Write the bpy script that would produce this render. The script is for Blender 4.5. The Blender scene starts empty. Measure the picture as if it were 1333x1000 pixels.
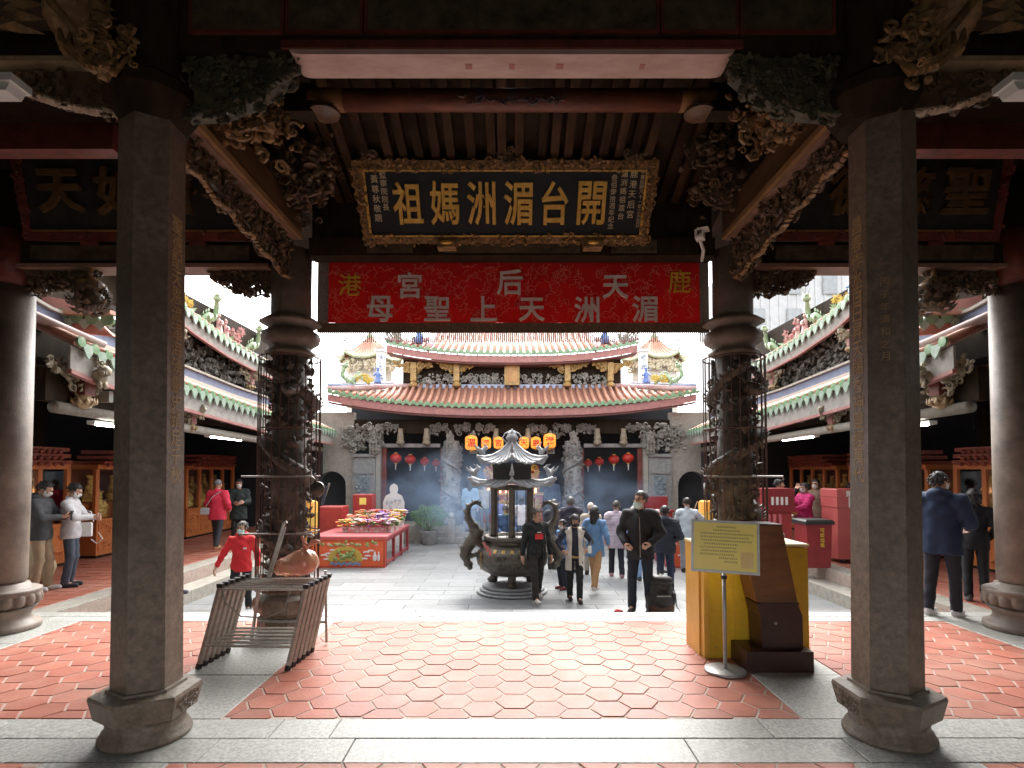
import bpy, bmesh, math, random
import numpy as np
from mathutils import Vector, Matrix, Euler
R = math.radians
random.seed(7); RNG = np.random.default_rng(7)
SC = bpy.context.scene
COL = SC.collection
# ---------------------------------------------------------------- camera
cd = bpy.data.cameras.new('camera'); cam = bpy.data.objects.new('camera', cd); COL.objects.link(cam)
cam.location = (0, 0, 1.75); cam.rotation_euler = (R(90 + 2.2), 0, 0)
cd.sensor_width = 36; cd.lens = 740 / 1333 * 36; cd.shift_y = 0.0625; cd.clip_end = 1000; cd.clip_start = .05
SC.camera = cam
# ---------------------------------------------------------------- sky, sun, exposure
SUN_EL, SUN_AZ = R(46), R(6)           # a veiled sun beyond the court, shining towards the front hall
w = bpy.data.worlds.new('World'); SC.world = w; w.use_nodes = True
nt = w.node_tree; nt.nodes.clear()
sky = nt.nodes.new('ShaderNodeTexSky'); sky.sky_type = 'NISHITA'; sky.sun_disc = False
sky.sun_elevation = SUN_EL; sky.sun_rotation = SUN_AZ; sky.dust_density = 3; sky.air_density = 1.2
hs = nt.nodes.new('ShaderNodeHueSaturation'); hs.inputs['Saturation'].default_value = .10
bg = nt.nodes.new('ShaderNodeBackground'); bg.inputs['Strength'].default_value = .15
wo = nt.nodes.new('ShaderNodeOutputWorld')
nt.links.new(sky.outputs[0], hs.inputs['Color']); nt.links.new(hs.outputs[0], bg.inputs[0]); nt.links.new(bg.outputs[0], wo.inputs[0])
sl = bpy.data.lights.new('sun', 'SUN'); so = bpy.data.objects.new('sun', sl); COL.objects.link(so)
sl.energy = .65; sl.angle = R(50); sl.color = (1, .945, .87)
so.rotation_euler = (R(-90) + SUN_EL, 0, -SUN_AZ)
SC.view_settings.view_transform = 'Standard'; SC.view_settings.look = 'None'
SC.view_settings.exposure = 2.55; SC.view_settings.gamma = 1; SC.view_settings.use_curve_mapping = False
SC.render.engine = 'CYCLES'
SC.cycles.max_bounces = 10; SC.cycles.diffuse_bounces = 7; SC.cycles.glossy_bounces = 4; SC.cycles.transparent_max_bounces = 12
SC.cycles.use_denoising = True; SC.cycles.sample_clamp_indirect = 6
try: SC.cycles.denoiser = 'OPENIMAGEDENOISE'
except Exception: pass
# ---------------------------------------------------------------- materials
MAT = {}
def mat(name, c1=None, c2=None, scale=6, rough=.6, bump=.0, bscale=None, metal=0, rnd=0, emit=0, spec=.5, detail=5, stretch=None, rvar=0, stain=None, sscale=1.2, ramp=(.33, .67)):
    if name in MAT: return MAT[name]
    m = bpy.data.materials.new(name); m.use_nodes = True; N = m.node_tree.nodes; L = m.node_tree.links
    b = N['Principled BSDF']; b.inputs['Roughness'].default_value = rough; b.inputs['Metallic'].default_value = metal
    b.inputs['Specular IOR Level'].default_value = spec
    tc = N.new('ShaderNodeTexCoord'); vec = tc.outputs['Object']
    if stretch:
        mp = N.new('ShaderNodeMapping'); mp.inputs['Scale'].default_value = stretch; L.new(vec, mp.inputs[0]); vec = mp.outputs[0]
    oi = None
    if rnd:
        oi = N.new('ShaderNodeObjectInfo'); ad = N.new('ShaderNodeVectorMath'); ad.operation = 'MULTIPLY_ADD'
        ad.inputs[1].default_value = (37, 23, 11); L.new(oi.outputs['Random'], ad.inputs[0]); L.new(vec, ad.inputs[2]); vec = ad.outputs[0]
    c2 = c2 or tuple(x * .75 for x in c1)
    n = N.new('ShaderNodeTexNoise'); n.inputs['Scale'].default_value = scale; n.inputs['Detail'].default_value = detail; n.inputs['Roughness'].default_value = .62
    L.new(vec, n.inputs['Vector'])
    cr = N.new('ShaderNodeValToRGB'); cr.color_ramp.elements[0].position = ramp[0]; cr.color_ramp.elements[1].position = ramp[1]
    cr.color_ramp.elements[0].color = (*c2, 1); cr.color_ramp.elements[1].color = (*c1, 1)
    L.new(n.outputs['Fac'], cr.inputs[0]); col = cr.outputs[0]
    if rnd:
        mr = N.new('ShaderNodeMapRange'); mr.inputs[3].default_value = 1 - rnd; mr.inputs[4].default_value = 1 + rnd
        L.new(oi.outputs['Random'], mr.inputs[0])
        hv = N.new('ShaderNodeHueSaturation'); L.new(mr.outputs[0], hv.inputs['Value']); L.new(col, hv.inputs['Color']); col = hv.outputs[0]
    if stain:                                   # large worn or dirty patches that run across the pieces
        ge = N.new('ShaderNodeNewGeometry'); ns = N.new('ShaderNodeTexNoise'); ns.inputs['Scale'].default_value = sscale; ns.inputs['Detail'].default_value = 6; ns.inputs['Roughness'].default_value = .68
        L.new(ge.outputs['Position'], ns.inputs['Vector']); sr = N.new('ShaderNodeMapRange'); sr.inputs[1].default_value = .45; sr.inputs[2].default_value = .72; sr.inputs[4].default_value = .75; L.new(ns.outputs['Fac'], sr.inputs[0])
        mx = N.new('ShaderNodeMix'); mx.data_type = 'RGBA'; L.new(sr.outputs[0], mx.inputs[0]); L.new(col, mx.inputs[6]); mx.inputs[7].default_value = (*stain, 1); col = mx.outputs[2]
    L.new(col, b.inputs['Base Color'])
    if rvar:
        rr = N.new('ShaderNodeMapRange'); rr.inputs[3].default_value = max(.05, rough - rvar); rr.inputs[4].default_value = rough + rvar
        L.new(n.outputs['Fac'], rr.inputs[0]); L.new(rr.outputs[0], b.inputs['Roughness'])
    if bump:
        n2 = N.new('ShaderNodeTexNoise'); n2.inputs['Scale'].default_value = bscale or scale * 5; n2.inputs['Detail'].default_value = 4
        L.new(vec, n2.inputs['Vector'])
        bp = N.new('ShaderNodeBump'); bp.inputs['Strength'].default_value = bump; bp.inputs['Distance'].default_value = .02
        L.new(n2.outputs['Fac'], bp.inputs['Height']); L.new(bp.outputs[0], b.inputs['Normal'])
    if emit:
        b.inputs['Emission Strength'].default_value = emit; L.new(col, b.inputs['Emission Color'])
    MAT[name] = m; return m
def glassmat(name='cabinet_glass'):
    if name in MAT: return MAT[name]
    m = bpy.data.materials.new(name); m.use_nodes = True; N = m.node_tree.nodes; L = m.node_tree.links
    N.clear(); o = N.new('ShaderNodeOutputMaterial'); t = N.new('ShaderNodeBsdfTransparent'); g = N.new('ShaderNodeBsdfGlossy'); x = N.new('ShaderNodeMixShader')
    g.inputs['Roughness'].default_value = .03; x.inputs[0].default_value = .09; t.inputs[0].default_value = (.95, .96, .95, 1)
    L.new(t.outputs[0], x.inputs[1]); L.new(g.outputs[0], x.inputs[2]); L.new(x.outputs[0], o.inputs[0]); MAT[name] = m; return m
# ---------------------------------------------------------------- mesh builder
WORLD = {}
_ICO = {}
def ico(sub):
    if sub not in _ICO:
        b = bmesh.new(); bmesh.ops.create_icosphere(b, subdivisions=sub, radius=1)
        _ICO[sub] = ([tuple(v.co) for v in b.verts], [tuple(v.index for v in f.verts) for f in b.faces]); b.free()
    return _ICO[sub]
STUFF = {'gilt_figures', 'carved_post', 'carved_scrolls', 'painted_clouds', 'lattice_carving', 'cloud_carving', 'carved_bracket', 'carved_spandrel', 'spandrel_edge', 'bracket_edge', 'crest', 'frieze_carving', 'bracket_carving', 'plinth_relief', 'bowl_relief', 'roof_ornament', 'carved_capital', 'carved_corbel', 'gilt_carving', 'gilt_front', 'lattice', 'embroidered_dragon', 'embroidered_lotus', 'embroidered_cloud', 'embroidered_wave', 'embroidered_leaf', 'embroidered_flower', 'embroidered_vase', 'printed_pattern', 'blue_relief', 'roof_dragon', 'print', 'ridge_figure', 'stem', 'lotus_basket'}
class MB:
    def __init__(s, mx=1): s.v = []; s.f = []; s.mi = []; s.cur = 0; s.mx = mx
    def add(s, vs, fs):
        o = len(s.v)
        if s.mx < 0:
            s.v += [(-x, y, z) for x, y, z in vs]; s.f += [tuple(o + i for i in reversed(f)) for f in fs]
        else:
            s.v += [tuple(p) for p in vs]; s.f += [tuple(o + i for i in f) for f in fs]
        s.mi += [s.cur] * len(fs); return s
    def box(s, c, d, M=None, taper=1):
        x, y, z = (k / 2 for k in d)
        vs = [(-x, -y, -z), (x, -y, -z), (x, y, -z), (-x, y, -z), (-x * taper, -y * taper, z), (x * taper, -y * taper, z), (x * taper, y * taper, z), (-x * taper, y * taper, z)]
        if M is not None: vs = [tuple(M @ Vector(p)) for p in vs]
        vs = [(p[0] + c[0], p[1] + c[1], p[2] + c[2]) for p in vs]
        return s.add(vs, [(0, 3, 2, 1), (4, 5, 6, 7), (0, 1, 5, 4), (1, 2, 6, 5), (2, 3, 7, 6), (3, 0, 4, 7)])
    def bb(s, x0, x1, y0, y1, z0, z1): return s.box(((x0 + x1) / 2, (y0 + y1) / 2, (z0 + z1) / 2), (abs(x1 - x0), abs(y1 - y0), abs(z1 - z0)))
    def bev(s, x0, x1, y0, y1, z0, z1, b=.006):      # slab with chamfered top
        vs = [(x0, y0, z0), (x1, y0, z0), (x1, y1, z0), (x0, y1, z0), (x0, y0, z1 - b), (x1, y0, z1 - b), (x1, y1, z1 - b), (x0, y1, z1 - b),
              (x0 + b, y0 + b, z1), (x1 - b, y0 + b, z1), (x1 - b, y1 - b, z1), (x0 + b, y1 - b, z1)]
        fs = [(0, 3, 2, 1), (8, 9, 10, 11)]
        for i in range(4):
            j = (i + 1) % 4; fs += [(i, j, 4 + j, 4 + i), (4 + i, 4 + j, 8 + j, 8 + i)]
        return s.add(vs, fs)
    def tube(s, pts, r, n=6, cap=True, flat=1):
        pts = [Vector(p) for p in pts]; rs = r if isinstance(r, (list, tuple)) else [r] * len(pts)
        vs = []; up = Vector((.13, .21, .97))
        for i, p in enumerate(pts):
            t = (pts[min(i + 1, len(pts) - 1)] - pts[max(i - 1, 0)]);
            t = t.normalized() if t.length > 1e-9 else Vector((0, 0, 1))
            u = up - t * up.dot(t)
            if u.length < .1: u = Vector((1, 0, 0)) - t * t.x
            u.normalize(); up = u; q = t.cross(u)
            for k in range(n):
                a = 2 * math.pi * k / n; vs.append(tuple(p + (u * math.cos(a) * flat + q * math.sin(a)) * rs[i]))
        fs = []
        for i in range(len(pts) - 1):
            for k in range(n):
                k2 = (k + 1) % n; fs.append((i * n + k, i * n + k2, (i + 1) * n + k2, (i + 1) * n + k))
        if cap: fs += [tuple(reversed(range(n))), tuple((len(pts) - 1) * n + k for k in range(n))]
        return s.add(vs, fs)
    def lathe(s, c, prof, n=24, rot=0, sx=1, sy=1):
        vs = []; fs = []
        for r, z in prof:
            for k in range(n):
                a = rot + 2 * math.pi * k / n; vs.append((c[0] + r * math.cos(a) * sx, c[1] + r * math.sin(a) * sy, c[2] + z))
        for i in range(len(prof) - 1):
            for k in range(n):
                k2 = (k + 1) % n; fs.append((i * n + k, i * n + k2, (i + 1) * n + k2, (i + 1) * n + k))
        fs += [tuple(reversed(range(n))), tuple((len(prof) - 1) * n + k for k in range(n))]
        return s.add(vs, fs)
    def prism(s, poly, a0, a1, axis='y'):             # poly in the two other axes
        n = len(poly)
        def mk(p, t): return {'y': (p[0], t, p[1]), 'z': (p[0], p[1], t), 'x': (t, p[0], p[1])}[axis]
        vs = [mk(p, a0) for p in poly] + [mk(p, a1) for p in poly]
        fs = [tuple(range(n)), tuple(reversed(range(n, 2 * n)))] + [(i, n + i, n + (i + 1) % n, (i + 1) % n) for i in range(n)]
        return s.add(vs, fs)
    def blob(s, c, r, sub=1, M=None, jit=0):
        vs, fs = ico(sub); r = r if isinstance(r, (list, tuple)) else (r, r, r)
        out = []
        for p in vs:
            q = Vector((p[0] * r[0], p[1] * r[1], p[2] * r[2]))
            if jit: q *= 1 + random.uniform(-jit, jit)
            if M is not None: q = M @ q
            out.append((q.x + c[0], q.y + c[1], q.z + c[2]))
        return s.add(out, fs)
    def leaf(s, c, d, nrm, l, wd):
        d = Vector(d).normalized(); nrm = Vector(nrm); q = d.cross(nrm)
        q = q.normalized() if q.length > 1e-6 else Vector((1, 0, 0)); nn = q.cross(d); c = Vector(c)
        p = [c, c + d * l * .45 + q * wd + nn * l * .12, c + d * l + nn * -.05 * l, c + d * l * .45 - q * wd + nn * l * .12, c + d * l * .5 + nn * l * .28, c + d * l * .45 - nn * l * .06]
        return s.add([tuple(x) for x in p], [(0, 1, 4), (1, 2, 4), (2, 3, 4), (3, 0, 4), (1, 0, 5), (2, 1, 5), (3, 2, 5), (0, 3, 5)])
    def scroll(s, c, u, v, r, th, turns=1.3, n=10, ph=0, side=1):
        u = Vector(u); v = Vector(v); c = Vector(c); pts = []; rs = []
        for i in range(n + 1):
            t = i / n; a = ph + side * t * turns * 2 * math.pi; q = r * (1 - .8 * t)
            pts.append(c + u * (q * math.cos(a)) + v * (q * math.sin(a))); rs.append(th * (1 - .45 * t))
        return s.tube(pts, rs, 5)
    def np(s, V, F): return s.add([tuple(p) for p in V.tolist()], [tuple(f) for f in F.tolist()])
    def build(s, name, mats, parent=None, smooth=False, local=False, loc=None):
        me = bpy.data.meshes.new(name)
        off = Vector((0, 0, 0))
        if parent is not None and not local: off = WORLD[parent.name]
        if loc is not None and not local: off = Vector(loc)
        V = [(x - off.x, y - off.y, z - off.z) for x, y, z in s.v] if off.length else s.v
        me.from_pydata(V, [], s.f)
        for m in (mats if isinstance(mats, (list, tuple)) else [mats]): me.materials.append(m)
        if s.cur or any(s.mi): me.polygons.foreach_set('material_index', s.mi)
        if smooth: me.polygons.foreach_set('use_smooth', [True] * len(me.polygons))
        o = link(name, me, parent, loc, smooth)
        if name in STUFF: o['kind'] = 'stuff'
        return o
def link(name, me, parent=None, loc=None, smooth=False):
    o = bpy.data.objects.new(name, me); COL.objects.link(o)
    if parent is not None: o.parent = parent; WORLD[o.name] = WORLD[parent.name] + (Vector(loc) if loc is not None and 0 else Vector((0, 0, 0)))
    else:
        if loc is not None: o.location = loc
        WORLD[o.name] = Vector(loc) if loc is not None else Vector((0, 0, 0))
    return o
def inst(name, me, parent, loc, rot=None, scale=None):      # a part sharing mesh data; loc in world coordinates
    o = bpy.data.objects.new(name, me); COL.objects.link(o); o.parent = parent
    o.location = Vector(loc) - (WORLD[parent.name] if parent is not None else Vector((0, 0, 0)))
    if rot: o.rotation_euler = rot
    if scale is not None: o.scale = scale if isinstance(scale, (tuple, list)) else (scale,) * 3
    WORLD[o.name] = Vector(loc); return o
def tag(o, label, cat=None, group=None, kind=None):
    o['label'] = label
    if cat: o['category'] = cat
    if group: o['group'] = group
    if kind: o['kind'] = kind
    return o
def thing(name, label, cat, loc, group=None, rotz=0):
    o = bpy.data.objects.new(name, None); COL.objects.link(o); o.location = loc; o.rotation_euler = (0, 0, rotz); o.empty_display_size = .1
    WORLD[o.name] = Vector(loc); return tag(o, label, cat, group)
def copy_tree(o, parent=None):
    c = o.copy(); COL.objects.link(c)
    if parent is not None: c.parent = parent
    WORLD[c.name] = Vector(WORLD.get(o.name, (0, 0, 0)))
    for ch in list(o.children): copy_tree(ch, c)
    return c
def mesh_of(mb, name, mats, smooth=False):
    me = bpy.data.meshes.new(name); me.from_pydata(mb.v, [], mb.f)
    for m in (mats if isinstance(mats, (list, tuple)) else [mats]): me.materials.append(m)
    if any(mb.mi): me.polygons.foreach_set('material_index', mb.mi)
    if smooth: me.polygons.foreach_set('use_smooth', [True] * len(me.polygons))
    return me
# ---------------------------------------------------------------- lettering (built-in font)
_G = {}; _TS = bpy.data.scenes.new('lettering')
def glyph(ch, m, ext=.06, off=.012, bev=0, res=3):
    k = (ch, m.name, ext, off, bev)
    if k in _G: return _G[k]
    c = bpy.data.curves.new('glyph', 'FONT'); c.body = ch; c.extrude = ext; c.offset = off; c.resolution_u = res
    if bev: c.bevel_depth = bev; c.bevel_resolution = 1
    o = bpy.data.objects.new('glyph', c); _TS.collection.objects.link(o)
    with bpy.context.temp_override(scene=_TS, view_layer=_TS.view_layers[0]): dg = bpy.context.evaluated_depsgraph_get()
    me = bpy.data.meshes.new_from_object(o.evaluated_get(dg))
    bpy.data.objects.remove(o); bpy.data.curves.remove(c)
    xs = [v.co.x for v in me.vertices]; ys = [v.co.y for v in me.vertices]
    cx, cy = (min(xs) + max(xs)) / 2, (min(ys) + max(ys)) / 2; k2 = 1 / max(max(xs) - min(xs), max(ys) - min(ys), .35)
    for v in me.vertices: v.co = Vector(((v.co.x - cx) * k2, -v.co.z * k2, (v.co.y - cy) * k2))
    me.materials.clear(); me.materials.append(m); me.name = 'character'; _G[k] = me; return me
def write(parent, chars, m, spots, size, rot=None, ext=.06, off=.012, sc=(1, 1, 1), bev=0):
    for ch, p in zip(chars, spots):
        inst('character', glyph(ch, m, ext, off, bev), parent, p, rot, (size * sc[0], size * sc[1], size * sc[2]))
# ---------------------------------------------------------------- volumes -> surface (surface nets)
class Vol:
    def __init__(s, lo, hi, h):
        s.h = h; s.lo = np.array(lo, np.float32); n = np.ceil((np.array(hi) - np.array(lo)) / h).astype(int) + 1
        s.n = n; s.D = np.full(n, .5, np.float32); s.ax = [s.lo[i] + h * np.arange(n[i], dtype=np.float32) for i in range(3)]
    def grid(s, sl): return np.meshgrid(*[s.ax[i][sl[i]] for i in range(3)], indexing='ij')
    def sub(s, lo, hi):
        a = np.clip(np.floor((np.array(lo) - s.lo) / s.h).astype(int), 0, s.n); b = np.clip(np.ceil((np.array(hi) - s.lo) / s.h).astype(int) + 1, 0, s.n)
        return tuple(slice(int(a[i]), int(max(a[i], b[i]))) for i in range(3))
    def put(s, sl, d, k):
        A = s.D[sl]
        if k > 0:
            hh = np.clip(.5 + .5 * (A - d) / k, 0, 1); s.D[sl] = A * (1 - hh) + d * hh - k * hh * (1 - hh)
        else: s.D[sl] = np.minimum(A, d)
    def cap(s, a, b, ra, rb=None, k=.03, flat=None):
        rb = ra if rb is None else rb; a = np.array(a, np.float32); b = np.array(b, np.float32); m = max(ra, rb) + k + .03
        sl = s.sub(np.minimum(a, b) - m, np.maximum(a, b) + m); X, Y, Z = s.grid(sl)
        if X.size == 0: return s
        ba = b - a; L = float(ba @ ba) + 1e-9; px, py, pz = X - a[0], Y - a[1], Z - a[2]
        t = np.clip((px * ba[0] + py * ba[1] + pz * ba[2]) / L, 0, 1)
        d = np.sqrt((px - t * ba[0]) ** 2 + (py - t * ba[1]) ** 2 + (pz - t * ba[2]) ** 2) - (ra + (rb - ra) * t)
        s.put(sl, d, k); return s
    def ell(s, c, r, k=.03, M=None):
        c = np.array(c, np.float32); m = max(r) + k + .03; sl = s.sub(c - m, c + m); X, Y, Z = s.grid(sl)
        if X.size == 0: return s
        X, Y, Z = X - c[0], Y - c[1], Z - c[2]
        if M is not None:
            M = np.array(M.transposed() if hasattr(M, 'transposed') else M, np.float32)
            X, Y, Z = M[0][0] * X + M[0][1] * Y + M[0][2] * Z, M[1][0] * X + M[1][1] * Y + M[1][2] * Z, M[2][0] * X + M[2][1] * Y + M[2][2] * Z
        k0 = np.sqrt((X / r[0]) ** 2 + (Y / r[1]) ** 2 + (Z / r[2]) ** 2); k1 = np.sqrt((X / r[0] ** 2) ** 2 + (Y / r[1] ** 2) ** 2 + (Z / r[2] ** 2) ** 2) + 1e-6
        s.put(sl, k0 * (k0 - 1) / k1, k); return s
    def apply(s, fn):
        X, Y, Z = s.grid((slice(None),) * 3); s.D = fn(s.D, X, Y, Z).astype(np.float32); return s
    def mesh(s):
        D = s.D; D[0] = D[-1] = .5; D[:, 0] = D[:, -1] = .5; D[:, :, 0] = D[:, :, -1] = .5
        nx, ny, nz = D.shape; c = [D[i:nx - 1 + i, j:ny - 1 + j, k:nz - 1 + k] for i in (0, 1) for j in (0, 1) for k in (0, 1)]
        ins = sum((x < 0).astype(np.int8) for x in c); mask = (ins > 0) & (ins < 8)
        I = np.argwhere(mask); idx = np.full(mask.shape, -1, np.int64); idx[mask] = np.arange(len(I))
        C = np.stack([x[mask] for x in c], 1); off = np.array([(i, j, k) for i in (0, 1) for j in (0, 1) for k in (0, 1)], np.float32)
        acc = np.zeros((len(I), 3), np.float32); cnt = np.zeros(len(I), np.float32)
        for a in range(8):
            for b in range(a + 1, 8):
                if np.abs(off[a] - off[b]).sum() != 1: continue
                m = (C[:, a] < 0) != (C[:, b] < 0); t = C[:, a] / (C[:, a] - C[:, b] + 1e-12)
                p = off[a] + (off[b] - off[a]) * t[:, None]; acc[m] += p[m]; cnt[m] += 1
        V = (I + acc / cnt[:, None]) * s.h + s.lo
        F = []
        for ax in range(3):
            sl0 = [slice(None)] * 3; sl1 = [slice(None)] * 3; sl0[ax] = slice(0, -1); sl1[ax] = slice(1, None)
            A = D[tuple(sl0)] < 0; B = D[tuple(sl1)] < 0
            for pos, neg in ((A & ~B, 0), (~A & B, 1)):
                E = np.argwhere(pos); u, v = [(1, 2), (2, 0), (0, 1)][ax]
                E = E[(E[:, u] > 0) & (E[:, v] > 0)]
                if not len(E): continue
                def q(du, dv):
                    G = E.copy(); G[:, u] -= du; G[:, v] -= dv; return idx[G[:, 0], G[:, 1], G[:, 2]]
                f = np.stack([q(1, 1), q(0, 1), q(0, 0), q(1, 0)], 1)
                F.append(f if neg == 0 else f[:, ::-1])
        F = np.concatenate(F) if F else np.zeros((0, 4), int)
        return V.astype(float), F[(F >= 0).all(1)]
# ---------------------------------------------------------------- palette
def lin(r, g, b): return tuple(((c / 255) / 12.92 if c < 10 else ((c / 255 + .055) / 1.055) ** 2.4) for c in (r, g, b))
M_STONE = mat('dark_column_stone', (.27, .215, .16), (.135, .105, .077), 22, .45, .3, 120, rvar=.12, stain=(.10, .078, .058), sscale=1.6)
M_STONE2 = mat('round_column_stone', (.28, .228, .182), (.13, .10, .08), 3.5, .55, .2, 90, stain=(.15, .115, .09), sscale=2)
M_CARVST = mat('carved_column_stone', (.16, .14, .12), (.075, .062, .052), 9, .65, .3, 70)
M_GRAN = mat('granite_slab', (.45, .45, .42), (.24, .245, .228), 42, .45, .22, 160, rnd=.10, rvar=.12, detail=9, ramp=(.40, .60), stain=(.32, .315, .285), sscale=.9)
M_GRAN2 = mat('court_granite', (.265, .27, .27), (.20, .21, .215), 9, .34, .15, 120, rnd=.14)
M_TERRA = mat('terracotta_tile', (.40, .135, .090), (.31, .100, .068), 5, .48, .14, 34, rnd=.13, rvar=.15, spec=.22, stain=(.45, .25, .19), sscale=1.1)
M_GROUT = mat('pale_grout', (.46, .36, .30), (.33, .26, .22), 14, .8, .3)
M_WOODK = mat('blackened_wood', (.040, .026, .015), (.018, .012, .007), 7, .75, .25, 40, spec=.15, stretch=(1, 1, .3))
M_WOODB = mat('brown_wood', (.16, .085, .04), (.085, .045, .022), 8, .45, .2, 40, stretch=(1, .25, 1))
M_WOODR = mat('dark_red_wood', (.20, .045, .03), (.085, .022, .016), 7, .45, .2, 40)
M_PINK = mat('pale_pink_beam', (.62, .47, .42), (.46, .30, .25), 7, .6, .12, stretch=(.4, 1, 1))
M_CARVE = mat('old_gilt_carving', (.40, .235, .095), (.08, .048, .022), 12, .5, .3, 70)
M_CARVK = mat('sooty_carving', (.17, .108, .056), (.045, .03, .018), 10, .55, .3, 70)
M_CARVG = mat('green_sooty_carving', (.10, .092, .05), (.028, .028, .018), 9, .55, .3, 70)
M_GOLD = mat('gold_leaf', (.80, .52, .13), (.62, .35, .07), 9, .34, .12, metal=.55)
M_INSCR = mat('worn_inscription', (.55, .38, .18), (.36, .25, .12), 30, .6)
M_GOLDD = mat('dull_gold', (.36, .20, .055), (.22, .12, .035), 9, .45, .2, metal=.3)
M_BLACKL = mat('black_lacquer', (.008, .008, .010), (.012, .012, .014), 5, .32)
M_RED = mat('red_cloth', (.54, .016, .014), (.42, .012, .012), 6, .75, .4, 60)
M_REDD = mat('red_paint', (.44, .055, .05), (.34, .04, .04), 5, .42, .1, 30, stain=(.30, .035, .03), sscale=3)
M_GREY = mat('grey_tube_steel', (.36, .345, .32), (.24, .225, .205), 14, .38, .15, 60, metal=.55)
M_RUST = mat('rusty_rod', (.16, .085, .065), (.09, .05, .04), 20, .55, metal=.2)
M_BLACK = mat('black_rubber', (.015, .015, .015), (.02, .02, .02), 8, .5)
M_WHITE = mat('white_enamel', (.78, .78, .75), (.66, .66, .62), 3, .45)
M_PLAST = mat('pale_plaster', (.40, .375, .33), (.25, .235, .21), 6, .8, .25, 40)
M_BRONZE = mat('dark_bronze', (.135, .118, .095), (.075, .065, .055), 8, .42, .25, 50, metal=.35)
M_LEAD = mat('grey_roof_metal', (.34, .345, .355), (.22, .225, .235), 8, .45, .2, 40)
M_ROOF = mat('orange_roof_tile', (.54, .28, .19), (.40, .19, .125), 8, .55, .2, 40, rnd=.1)
M_ROOFP = mat('roof_pan_tile', (.42, .20, .14), (.30, .14, .10), 8, .6, .2, 40)
M_GREEN = mat('green_glazed_tile', (.22, .36, .20), (.14, .25, .14), 14, .25, .1, rnd=.15)
M_GREENP = mat('pale_green_tile', (.38, .46, .38), (.22, .32, .24), 14, .3, .1, rnd=.12)
M_FASC = mat('red_pink_fascia', (.42, .19, .17), (.30, .13, .12), 7, .6, .15)
M_BLUE = mat('blue_paint', (.17, .21, .31), (.12, .14, .21), 8, .6)
M_STGREY = mat('grey_carved_stone', (.31, .31, .30), (.19, .19, .185), 14, .65, .35, 60)
M_STTAN = mat('tan_stone', (.38, .35, .30), (.27, .25, .21), 9, .7, .3, 50)
M_CABW = mat('orange_brown_cabinet', (.62, .215, .07), (.46, .145, .045), 6, .35, .12, 40, stretch=(1, 1, .3))
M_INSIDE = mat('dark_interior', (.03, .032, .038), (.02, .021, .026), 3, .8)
M_YELLOW = mat('yellow_board', (.70, .46, .022), (.58, .36, .016), 3, .4, .06, stain=(.45, .27, .02), sscale=3)
M_SIGNY = mat('yellow_notice', (.97, .84, .20), (.95, .80, .17), 3, .35)
M_INK = mat('dark_ink', (.10, .07, .03), (.08, .05, .02), 3, .6)
M_PODB = mat('brown_veneer', (.21, .092, .036), (.12, .05, .02), 4, .35, .08, 20, stretch=(.5, 1, 3), stain=(.10, .045, .02), sscale=4)
M_PODK = mat('dark_veneer', (.05, .018, .015), (.035, .013, .012), 4, .38, .08, 20)
M_SILVER = mat('silver_thread', (.80, .79, .75), (.62, .61, .58), 20, .5, .2)
M_YTHREAD = mat('yellow_thread', (.75, .52, .05), (.6, .4, .04), 20, .5)

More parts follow.
